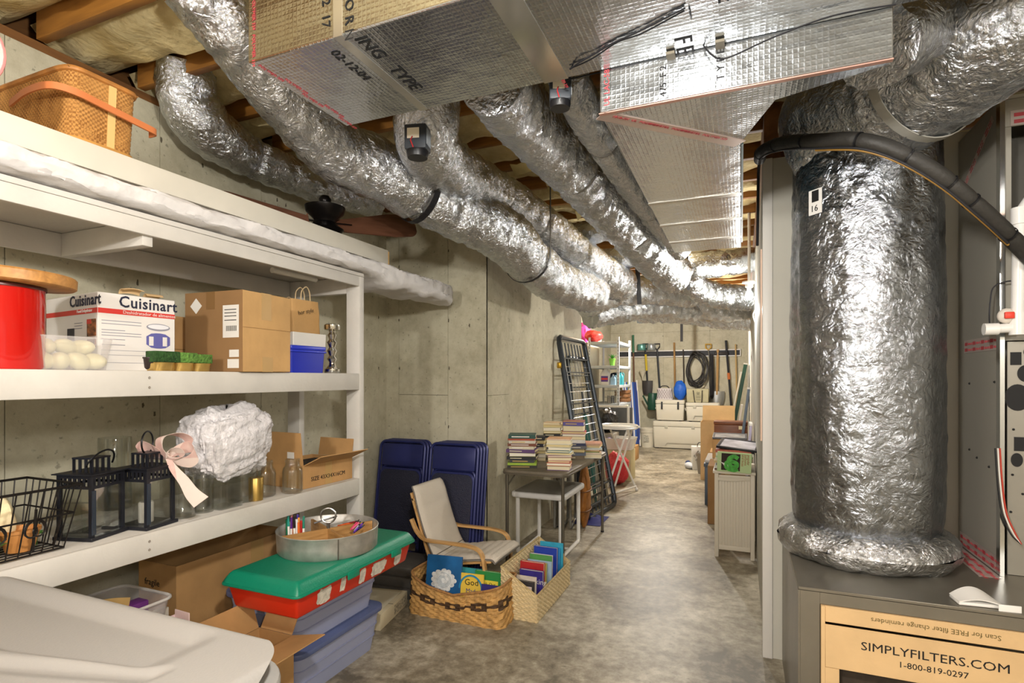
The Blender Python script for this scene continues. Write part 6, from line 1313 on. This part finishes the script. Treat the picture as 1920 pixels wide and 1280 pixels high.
for i, (u, c_, lb_) in enumerate(((1203, '6fa8a0', 'teal paint tin standing above the tool rail'), (1221, 'a8aeb0', 'silver paint tin beside the teal one above the rail'))):
    p = at(u, 656, Y=RY-.12); t = thing('paint_tin', lb_, 'tin', V(p.x, RY-.12, rz1+.001)); MB().lathe([(.001, 0), (.085, 0), (.088, .004), (.088, .125), (.085, .13), (.075, .128), (.001, .126)], 24).build('can', mat(c_, .3, .6), t, smooth=True); MB().tube([V(.088*math.cos(math.radians(k)), -.0, .08+.06*math.sin(math.radians(k))) for k in range(0, 181, 20)], .003, 5).build('bail', STEEL, t)
tag(MB().lathe([(.012, 0), (.02, .06), (.07, .18), (.075, .19)], 18).build('funnel', mat('c9c2ae', .6), smooth=True, solid=.004, loc=at(1205, 712, Y=RY-.1)), 'off-white funnel hanging left of the yellow spade', 'funnel')
# beach chair, boards
t = thing('beach_chair', 'folded blue striped beach chair leaning by the bucket', 'chair', V(-2.20, 11.42, 0))
for x in (0, .30): MB().tube([V(x, -.1, .02), V(x-.05, .1, .6), V(x-.14, .3, 1.36)], .014, 8).build('side_tube', GLOSSW, t, smooth=True)
for k in range(9):
    c_ = ['2a3f8a', 'd8d8dc', '2f52a8', '9aa83a', '2a3f8a', 'd8d8dc', '2a5ab0', '24387a', '2a3f8a'][k]; MB().grid(lambda u, v: V(.005+.0325*(k+u)-.14*v**1.3, -.09+.39*v-.03*math.sin(v*3.1), .06+1.26*v), 3, 12).build('stripe', mat(c_, .7), t, smooth=True, solid=.003)
t = thing('body_board', 'pale foam board with dark handle leaning behind the metal rack', 'board', V(-2.18, 9.85, 0)); m_ = MB(); m_.m = Matrix.Rotation(math.radians(-9), 4, 'X') @ Matrix(((1, 0, 0, 0), (0, 0, 1, 0), (0, 1, 0, 0), (0, 0, 0, 1))); m_.rbox(0, 0, 0, .32, 1.12, .035, .14, 0, 8); m_.build('deck', mat('cfc8a8', .6), t, bevel=.01); MB().tube(catmull([V(.2, -.0, .62), V(.2, -.03, .66), V(.25, -.03, .72), V(.25, .06, .76)], 5), .012, 6).build('grip', BLACK, t, smooth=True)
# ================================================================ pile along the right wall
def Xr(u, y): return at(u, 800, Y=y).x
cb_ = thing('white_cabinet', 'cream white wooden cabinet end against the right wall', 'cabinet', V(-.195, 4.60, 0)); CW_, CH_ = .29, .655; CREAM = mat('d8cfbd', .5)
for x in (0, CW_-.03):
    for y in (0, .47): MB().box(x, y, 0, x+.03, y+.03, CH_).build('post', CREAM, cb_, bevel=.003)
MB().box(.031, .008, .07, CW_-.031, .018, CH_-.045).build('end_panel', CREAM, cb_)
for k in range(11): MB().box(.036+.0205*k, .0045, .075, .036+.0205*k+.018, .0078, CH_-.05).build('bead_board', CREAM, cb_, bevel=.0015)
for z in (.06, CH_-.045): MB().box(.031, .004, z, CW_-.031, .020, z+.035).build('rail', CREAM, cb_, bevel=.002)
for x in (.002, CW_-.016): MB().box(x, .031, .06, x+.014, .469, CH_-.01).build('side_panel', CREAM, cb_)
MB().box(-.012, -.012, CH_+.0005, CW_+.008, .51, CH_+.022).build('cabinet_top', CREAM, cb_, bevel=.004); MB().grid(lambda u, v: V(.02+.20*u, -.004, CH_-.03-.025*math.sin(u*1.6+v)*v), 12, 4).build('apron', CREAM, cb_, smooth=True, solid=.006)
CT = CH_+.0225
def pile(nm, x, y, z, items, rz=0, seed=1, grp='books piled on the cream cabinet'):
    random.seed(seed)
    for i, (cn, col, W, Dp, T) in enumerate(items):
        book('%s book, %s of the pile on the cream cabinet' % (cn, ORD[i]), V(x+random.uniform(-.01, .01), y+random.uniform(-.01, .01), z), W, Dp, T, mat(col, .5, ns=10, na=.12), (0, 0, rz+random.uniform(-.05, .05)), grp); z += T+.0004
    return z
zt = pile('', -.19, 4.62, CT, [('brown', '6a4a38', .26, .22, .014), ('white', 'd8d4cc', .26, .2, .022), ('grey', '8a8a86', .25, .21, .020), ('tan', 'c8b080', .25, .2, .018), ('cream', 'd8cfb8', .26, .2, .024), ('pale green', 'a8c8a0', .27, .22, .016), ('white-edged', 'dcd8cc', .27, .22, .020), ('rust red', 'b05a48', .26, .22, .024)])
py_ = thing('magazine', 'book with a green snake photo on its cover propped against the cabinet pile', 'book', V(-.176, 4.585, CT+.002), rot=(math.radians(6), math.radians(2), 0)); HB_ = .155
MB().box(0, -.012, 0, .245, 0, HB_).build('cover', mat('b9cf9a', .45), py_, bevel=.001, seg=1); MB().box(.03, -.0128, .012, .165, -.012, HB_-.01).build('photo', mat('2a1512', .4, ns=12, na=.6), py_)
MB().tube(catmull([V(.15, -.0135, .03), V(.12, -.0135, .018), V(.075, -.0135, .03), V(.065, -.0135, .065), V(.10, -.0135, .085), V(.14, -.0135, .07), V(.135, -.0135, .045), V(.10, -.0135, .045), V(.085, -.0135, .10), V(.12, -.0135, .125), V(.15, -.0135, .11)], 6), .016, 8).build('snake', mat('4fae45', .4, ns=60, na=.35), py_); bpy.data.objects['snake'].scale = (1, .06, 1); bpy.data.objects['snake'].location = (0, -.0127, 0); MB().add([(0, -.0142, .10), (.09, -.0142, .01), (.075, -.0142, .06), (.03, -.0142, .075)], [(0, 1, 2, 3)]).build('folded_page', WHITE2, py_)
text('popular', .026, mat('a04a2a', .6), py_, (.215, -.0132, .145), (0, 0, -1), (1, 0, 0)); text('pythons', .026, mat('a04a2a', .6), py_, (.195, -.0132, .145), (0, 0, -1), (1, 0, 0)); text('and boas', .026, mat('a04a2a', .6), py_, (.175, -.0132, .145), (0, 0, -1), (1, 0, 0))
def pframe(label, loc, W, Hh, rot, fc='1a1c22', pc='a8a8b0', T=.018):
    t = thing('picture_frame', label, 'picture frame', loc, rot=rot); b = .022
    for bb_ in ((0, 0, W, b), (0, Hh-b, W, Hh), (0, b, b, Hh-b), (W-b, b, W, Hh-b)): MB().box(bb_[0], bb_[1], 0, bb_[2], bb_[3], T).build('frame_bar', mat(fc, .35), t, bevel=.002)
    MB().box(b, b, .002, W-b, Hh-b, T-.006).build('picture', mat(pc, .3, ns=9, na=.5), t); return t
pframe('black picture frame lying on the pile over the cream cabinet', V(-.185, 4.64, zt+.012), .30, .40, (math.radians(4), math.radians(5), -.08), '1a1a22', 'b8b4ba')
# bench further back
bn = thing('bench', 'slate grey wooden bench with pale cushion behind the cream cabinet', 'bench', V(-.375, 6.44, 0)); SL = mat('4f5a66', .5)
for x in (0, .40):
    for y in (0, .55): MB().box(x, y, 0, x+.05, y+.05, .42).build('leg', SL, bn, bevel=.003)
MB().box(-.01, -.01, .4205, .47, .62, .46).build('seat', SL, bn, bevel=.005); MB().box(.0, 0, .4605, .46, .61, .50).build('cushion', mat('b4b0ac', .8), bn, bevel=.015)
for y in (.02,): MB().box(.051, y, .28, .399, y+.02, .40).build('apron', SL, bn)
def ctn(label, x, y, z, W, D_, h, m=CARD, extra=None):
    t = thing('cardboard_box', label, 'box', V(x, y, z)); MB().box(0, 0, 0, W, D_, h).build('carton', m, t, bevel=.004, seg=1); MB().box(W*.44, -.001, 0, W*.56, 0, h).build('packing_tape', TAPE, t); return t
t = ctn('brown carton with black oval logo under the grey framed picture', -.30, 6.55, .501, .36, .30, .22); MB().add([(.20+.055*math.cos(k*.26), -.0015, .12+.028*math.sin(k*.26)) for k in range(24)], [tuple(range(24))]).build('oval_logo', INK, t)
ctn('plain carton lying under the oval logo carton along the wall', -.30, 5.6, 0, .36, .5, .56, CARDD)
pframe('grey framed picture lying on the oval logo carton', V(-.30, 6.54, .725), .36, .30, (math.radians(5), 0, 0), '6a6c72', 'c8c8cc')
t = thing('wooden_chest', 'small reddish wooden chest with brass clasp behind the framed picture', 'chest', V(-.31, 7.2, .501)); 
ctn('carton supporting the wooden chest at the right wall', -.36, 7.12, 0, .44, .42, .499, CARD); MB().box(0, 0, 0, .38, .26, .33).build('body', m_wood('chest_wood', '8a4f2a', '6a3818', 8, .45, 'X'), t, bevel=.006); MB().box(-.004, -.004, .332, .384, .264, .37).build('lid', m_wood('chest_wood', '8a4f2a', '6a3818', 8, .45, 'X'), t, bevel=.006); MB().box(.28, -.006, .28, .32, 0, .32).build('clasp', mat('d8c8a0', .3, .8), t)
t = thing('cardboard_box', 'open tan carton with raised lid in front of the back wall coolers', 'box', V(-.52, 8.0, 0)); W = .44
openbox(t, W, .36, .80, CARDL, [((W-.004, .36, .801), (.004, .36, .801), math.radians(70), .22)]); MB().box(W*.42, -.001, .62, W*.56, 0, .80).build('packing_tape', TAPE, t)
# leaning boards and panels on the right wall
def leaner(name, label, x, y, W, h, th, lean_, m, cat='board'):
    t = thing(name, label, cat, V(x, y, 0)); q = MB(); q.m = Matrix.Rotation(lean_, 4, 'Y'); q.box(-th, 0, 0, 0, W, h); q.build('panel', m, t, bevel=.004); q = MB(); q.m = Matrix.Rotation(lean_, 4, 'Y'); q.box(-th-.004, .0, h+.0005, .002, W, h+.02); q.build('edge_strip', WHITE2, t); return t
leaner('table_top', 'dark green folded table top leaning on the right wall', -.20, 8.6, .9, 1.62, .05, math.radians(10), mat('1f4a3c', .5), 'table'); leaner('panel_board', 'white panel leaning beside the green table top', -.28, 8.5, .9, 1.5, .02, math.radians(11), mat('d8d4c8', .5)); leaner('slate_board', 'slate blue panel leaning over the cartons on the right wall', -.06, 6.95, .12, 1.28, .03, math.radians(7), mat('5a6878', .45)); leaner('foam_board', 'thin white panel leaning in front of the slate one', -.13, 7.6, .2, 1.05, .02, math.radians(8), WHITE2); leaner('lilac_board', 'pale lilac panel leaning at the trim edge of the right wall', .02, 5.3, .25, .98, .02, math.radians(4), mat('a8a0b8', .5))
# bag, hangers, slippers
p = at(1297, 881, Z=0); t = thing('shopping_bag', 'white gift bag with black script standing in the aisle', 'bag', V(p.x, p.y, 0), .15); MB().box(0, 0, 0, .26, .16, .36, .01).build('bag_body', GLOSSW, t, bevel=.008); text('celebra', .07, INK, t, (.03, -.003, .20), (1, 0, .08), (-.08, 0, 1)); MB().box(.05, -.003, .15, .20, -.001, .158).build('printed_line', GRY, t); MB().tube(catmull([V(.08, .01, .36), V(.10, -.01, .42), V(.16, -.01, .42), V(.18, .01, .36)], 5), .006, 5).build('handle', BLACK, t, smooth=True)
for k in range(5):
    t = thing('clothes_hanger', ['lowest','second','third','fourth','topmost'][k]+' white clothes hanger in the tangle beside the gift bag', 'hanger', V(-.46+.03*k, 8.55+.05*k, .30+.05*k), rot=(.3, .2*k-.4, .5+.2*k), group='white hangers beside the gift bag'); MB().tube([V(-.2, 0, 0), V(0, 0, .13), V(.2, 0, 0)], .007, 6, closed=True).build('loop', GLOSSW, t, smooth=True); MB().tube([V(0, 0, .13), V(0, 0, .17), V(.02, 0, .2), V(.04, 0, .18)], .004, 5).build('hook', STEEL, t, smooth=True)
t = thing('laundry_basket', 'grey basket standing behind the gift bag under the hangers', 'basket', V(-.62, 8.45, 0)); shell(MB(), .30, .38, .30, .05, .03, .006, 4).build('tub', mat('9a948c', .6), t, smooth=True)
p = at(1292, 878, Z=0); t = thing('slipper', 'small white and navy slipper beside the gift bag', 'slipper', V(p.x, p.y, 0), .4); MB().ball((0, 0, .05), (.06, .13, .05)).build('upper', mat('c8ccd4', .7), t, smooth=True); MB().ball((0, .05, .07), (.045, .05, .05)).build('opening', mat('2f3f6a', .7), t, smooth=True)
# ================================================================ furnace corner
PF, PX0, PX1, PZ = 2.20, .187, 1.75, .66; SHEET = mat('8c877c', .38, .75, ns=5, na=.12); SHEETP = mat('98948a', .45, .0, ns=3, na=.06)
rb_ = thing('return_box', 'sheet metal return air box with open front under the foil duct', 'duct box', V(PX0, PF, 0)); PW, PDp = PX1-PX0, 3.03-PF
MB().box(0, .0, PZ-.012, PW, PDp, PZ).build('top_panel', SHEET, rb_, bevel=.002, seg=1); MB().box(0, 0, 0, .006, PDp, PZ-.0125).build('side_panel', SHEET, rb_); MB().box(.0065, 0, 0, .068, .006, PZ-.0125).build('front_stile', SHEET, rb_); MB().box(.0685, 0, PZ-.052, PW, .006, PZ-.0125).build('front_rail', SHEET, rb_); MB().box(.0065, PDp-.006, 0, PW, PDp, PZ-.0125).build('rear_panel', SHEET, rb_)
fb = thing('cardboard_box', 'filter carton with printed web address in the metal box opening', 'box', V(PX0+.0705, PF-.012, 0)); FW, FH = 1.1, .605
MB().box(0, .0, .0, .012, .40, FH).build('side_wall', CARDL, fb); MB().box(.0125, 0, .395, FW, .006, FH-.062).build('front_panel', CARDL, fb, bevel=.001, seg=1); MB().box(.0125, .006, FH-.055, FW, .012, FH).build('front_flap', CARDL, fb, bevel=.001, seg=1); MB().box(.0125, .0125, FH-.006, FW, .40, FH).build('top_flap', CARDL, fb); MB().box(.0125, 0, .0, .055, .006, .394).build('front_stile', CARDL, fb); MB().box(.056, .05, 0, FW, .055, .394).build('filter_face', mat('3a3026', .8, ns=40, na=.3), fb)
text('SIMPLYFILTERS.COM', .040, INK, fb, (.118, -.0006, .475), sx=1.12); text('1-800-819-0297', .028, INK, fb, (.225, -.0006, .437), sx=1.05)
text('Scan for FREE filter change reminders', .023, mat('6a5a30', .7), fb, (.50, .0054, FH-.018), (-1, 0, 0), (0, 0, -1)); 
# white condensate trap on the box edge
ct = thing('drain_tray', 'white plastic drain tray at the front edge of the metal box', 'tray', V(.655, 2.215, PZ+.001), .1); MB().grid(lambda u, v: V(.12*u, .07*v, .012+.03*math.sin(u*math.pi)*(.4+.6*v)), 16, 6).build('dome', GLOSSW, ct, smooth=True, solid=.004); MB().box(0, -.0, 0, .12, .07, .010).build('base', GLOSSW, ct, bevel=.003); MB().box(.10, -.016, -.045, .16, -.012, .02).build('lip', GLOSSW, ct, bevel=.002)
# air handler
AX, AYF, AYB, AZ0, AZ1 = .895, 2.60, 3.03, PZ+.001, 2.44
ah = thing('air_handler', 'tall grey air handler cabinet with an open coil panel at the right edge', 'furnace', V(AX, AYF, AZ0)); AH = AZ1-AZ0; AD = AYB-AYF
MB().box(0, 0, 0, .008, AD, AH).build('side_panel', SHEETP, ah); MB().box(.009, AD-.008, 0, .85, AD, AH).build('rear_panel', SHEETP, ah); MB().box(.0, 0, AH+.0005, .85, AD, AH+.012).build('top_panel', SHEETP, ah); MB().box(.842, .0, 0, .85, AD-.009, AH).build('far_panel', SHEETP, ah)
def zat(v, D_=2.06): return H+(V0-v)/F*D_-AZ0
z_mid = zat(640); z_door = zat(240)
MB().box(.03, .03, .0, .84, .036, z_mid).build('coil_plate', mat('98948a', .4, .4, ns=4, na=.08), ah, bevel=.001, seg=1)
for (x, v, w_, h_, rd) in ((.055, 672, .016, .024, 0), (.095, 660, .018, .02, 1), (.085, 700, .026, .032, 1), (.06, 745, .038, .05, 1), (.072, 832, .022, .026, 0), (.058, 862, .018, .026, 1), (.12, 770, .02, .02, 1), (.125, 850, .03, .03, 1)):
    z = zat(v); m_ = MB()
    if rd: m_.add([(x+w_*math.cos(k*.2618), .0285, z+h_*math.sin(k*.2618)) for k in range(24)], [tuple(range(24))])
    else: m_.box(x-w_, .027, z-h_, x+w_, .0298, z+h_)
    m_.build('punched_hole', mat('0e0e10', .6), ah)
for (x, v) in ((.045, 890), (.075, 925), (.04, 960), (.10, 900), (.11, 720), (.048, 805)): MB().ball((x, .028, zat(v)), .0045, 8, 5).build('rivet', INK, ah, smooth=True)
MB().box(.02, .02, z_mid+.004, .84, .03, z_mid+.03).build('ledge', SHEETP, ah); MB().box(.02, .14, z_mid+.03, .84, .15, z_door).build('inner_back', mat('4a4843', .6), ah); MB().box(.012, .01, z_mid+.03, .035, .14, z_door).build('inner_jamb', SHEETP, ah); MB().box(.012, .004, z_door, .84, .012, AH).build('upper_panel', SHEETP, ah, bevel=.002)
ALT = mat('d0d3d4', .15, 1)
q = MB(); q.add([(-.003, -.003+.02*0, 0), (.010, -.004, 0), (.012, -.004, AH), (-.003, -.003, AH), (-.003, .03, AH), (-.003, .03, 0)], [(0, 1, 2, 3), (0, 3, 4, 5)]); q.build('foil_tape', ALT, ah, solid=.001)
# red printed tape on the side and front
def ptape(par, p, xd, yd, L_, w_, n, txt='181A-FX'):
    x = Vector(xd).normalized(); y = Vector(yd).normalized(); p = Vector(p); z = x.cross(y)
    MB().add([p+z*.0006, p+x*L_+z*.0006, p+x*L_+y*w_+z*.0006, p+y*w_+z*.0006, p, p+x*L_, p+x*L_+y*w_, p+y*w_], [(0, 1, 2, 3), (7, 6, 5, 4), (0, 4, 5, 1), (1, 5, 6, 2), (2, 6, 7, 3), (3, 7, 4, 0)]).build('printed_tape', mat('cfc3bd', .3, .5), par)
    for k in range(n):
        for r in range(2):
            o_ = p+x*(L_*(k+.12)/n)+y*(w_*(.12+.45*r))+z*.0012; MB().add([o_, o_+x*(L_/n*.35), o_+x*(L_/n*.35)+y*(w_*.25), o_+y*(w_*.25)], [(0, 1, 2, 3)]).build('red_block', REDT, par); text(txt, w_*.24, REDT, par, o_+x*(L_/n*.40)+y*(w_*.03), x, y)
yy = at(1790, 640, X=AX).y-AYF
ptape(ah, (-.001, .36, z_mid-.03), (0, -1, 0), (0, 0, 1), .345, .055, 4); ptape(ah, (.03, .0035, AH-.10), (1, 0, 0), (0, 0, 1), .5, .055, 6)
zA = zat(215); ptape(ah, (-.001, .37, zat(245)-.12), (0, -.86, .5), (0, .5, .86), .36, .032, 4)
for (y_, v) in ((.30, 720), (.05, 716), (.30, 860), (.22, 872), (.10, 882)): MB().ball((-.001, y_, zat(v)), .005, 8, 5).build('screw', INK, ah, smooth=True)
# tape at the base seam
t_ = MB(); ptape(ah, (-.0015, AD-.02, .004), (0, -1, 0), (0, 0, 1), AD-.03, .06, 5); ptape(rb_, (AX-PX0-.075, 3.0-PF-.03, PZ+.0006), (0, -1, 0), (1, 0, 0), .40, .07, 5)
# PVC drain pipes with red valve
pv = thing('pvc_pipe', 'white PVC drain pipe with red valve at the air handler front', 'pipe', V(0, 0, 0)); YP2 = AYF-.06
pA = at(1852, 617, Y=YP2); pB = at(1935, 612, Y=YP2); pC = at(1908, 612, Y=YP2); pD = at(1912, 400, Y=YP2)
MB().tube([pA, pB], .017, 14).build('horizontal_run', GLOSSW, pv, smooth=True); MB().tube([pC, pD, at(1945, 355, Y=YP2)], .020, 14).build('riser', GLOSSW, pv, smooth=True); MB().tube([pD-V(0, 0, .04), pD+V(0, 0, .02)], .026, 14).build('coupling', GLOSSW, pv, smooth=True); MB().tube([pA-V(.012, 0, 0), pA+V(.03, 0, 0)], .022, 14).build('end_cap', GLOSSW, pv, smooth=True); MB().tube([pC-V(0, 0, .03), pC+V(0, 0, .05)], .025, 14).build('tee', GLOSSW, pv, smooth=True)
vv = at(1887, 592, Y=YP2); MB().ball(vv, (.028, .022, .028)).build('valve_body', mat('d8cfc4', .4), pv, smooth=True); MB().box(-.014, -.03, -.012, .014, -.018, .012).build('valve_handle', mat('d83a26', .4), pv, bevel=.003, loc=vv)
# wires
def wr(label, pts, m, r=.003): return wire(label, pts, r, m)
W1 = mat('2a2a2e', .5)
wr('thin dark wire looping from the open cabinet to the pipe', [at(1856, 570, Y=AYF-.01), at(1862, 540, Y=AYF-.02), at(1885, 528, Y=AYF-.03), at(1925, 525, Y=AYF-.03)], W1, .0025); wr('thin dark wire running down the cabinet corner', [at(1856, 570, Y=AYF-.01), at(1855, 600, Y=AYF-.01), at(1858, 622, Y=AYF-.02)], W1, .0025)
for i, (dx, c_, nm) in enumerate(((0, '1a1a1c', 'black'), (5, 'd8d4cc', 'white'), (9, 'b03a2a', 'red'))): wr('%s control wire hanging down the lower cabinet front' % nm, [at(1866+dx, 840, Y=AYF-.008), at(1870+dx, 900, Y=AYF-.012), at(1878+dx, 960, Y=AYF-.016), at(1895+dx, 1000, Y=AYF-.02), at(1915, 1020, Y=AYF-.02)], mat(c_, .5), .0028)
# insulated refrigerant line
lp = [at(1424, 300, D=2.66), at(1430, 283, D=2.5), at(1470, 268, D=2.25), at(1540, 264, D=2.05), at(1610, 263, D=1.92), at(1680, 283, D=1.86), at(1760, 328, D=1.83), at(1830, 385, D=1.84), at(1890, 440, D=1.88), at(1950, 500, D=1.95)]
ln = thing('insulated_pipe', 'black foam-insulated refrigerant line curving in front of the vertical duct', 'pipe', V(0, 0, 0)); LP = catmull(lp, 14); FOAMB = mat('34322f', .55, bs=50, ba=.15)
cuts = [0, 10, 24, 36, 56, 74, 88, 96, 112, len(LP)-1]
for a_, b_ in zip(cuts[:-1], cuts[1:]):
    s = LP[a_:b_+1]; n = len(s); MB().tube(s, .027, 14, rs=[.027*(.86 if i in (0, n-1) else .96 if i in (1, n-2) else 1) for i in range(n)]).build('foam_sleeve', FOAMB, ln, smooth=True)
for c_ in cuts[1:-1]: strap_around(MB(), LP[c_], LP[c_+1]-LP[c_-1], .0255, .006, .003, 18).build('cable_tie', BLACK, ln, smooth=True)
wr('yellow-brown cable tied under the insulated refrigerant line', [p-V(0, 0, .034) for p in LP[40:120:8]], mat('a8803a', .5), .005); wr('thin black cable under the insulated refrigerant line', [p-V(.004, .01, .031) for p in LP[8:120:8]], W1, .004)
wr('dark twisted cables running down the white wall edge', [at(1424, 300, D=2.66), at(1422, 330, D=2.75), at(1421, 400, D=2.9), at(1420, 460, D=3.0)], W1, .008)
wr('thin white wire loop hanging below the visible bulb', [at(1414, 556, D=4.95), at(1418, 575, D=4.95), at(1412, 590, D=4.95), at(1416, 605, D=4.95)], GLOSSW, .004)
blob('red_scarf', 'red and black cloth hanging on the right wall edge', 'cloth', at(1414, 686, D=6.2), (.03, .06, .10), mat('5a1c1c', .7), 31)
bake_texts()
# ---------------------------------------------------------------- pieces that belong to a part become its sub-parts
SUB = {'shipping_label': ('label_text', 'barcode_bar'), 'coil_plate': ('punched_hole', 'rivet'), 'lid': ('lid_panel', 'latch'), 'tabletop': ('edge_band', 'top_panel'), 'leg': ('rubber_foot', 'foot_cap'), 'tub': ('band', 'torn_label', 'rib', 'rim'),
       'cover': ('spine_title', 'white_flower', 'petal_line', 'cover_arc', 'title_panel', 'picture_strip', 'photo', 'snake', 'folded_page', 'lettering', 'printed_line'), 'carton': ('red_band', 'printed_line', 'printed_lid', 'printed_lid_top', 'printed_drum', 'printed_tray', 'printed_pot', 'food_photo', 'food_tag', 'lettering', 'packing_tape', 'seam', 'crease', 'oval_logo', 'shipping_label0', 'diamond_label', 'small_label'),
       'post': ('slot',), 'duct_board': ('seam_tape', 'lettering', 'clear_tape', 'edge_tape', 'tape_patch'), 'bag_body': ('lettering', 'printed_line', 'printed_emblem', 'quilt_line'), 'body': ('badge', 'label', 'label_band'), 'front_panel': ('lettering',), 'printed_tape': ('red_block',), 'motor': ('wire',), 'main_frame': ('rubber_foot',), 'blade': ('blade_iron',), 'metal_bowl': ('seam',), 'front_wall': ('lettering', 'packing_tape')}
bpy.context.view_layer.update()
def ctr(o):
    c = sum((Vector(b) for b in o.bound_box), Vector())/8; return o.matrix_local @ c
for root in [o for o in COL.objects if o.parent is None and o.type == 'EMPTY']:
    kids = list(root.children); base = lambda o: o.name.split('.')[0]
    for pn, subs in SUB.items():
        cand = [k for k in kids if base(k) == pn]
        if not cand: continue
        for k in kids:
            if base(k) in subs and k.parent is root and not k.children:
                p = min(cand, key=lambda q: (ctr(q)-ctr(k)).length); k.parent = p; k.matrix_parent_inverse = p.matrix_basis.inverted()
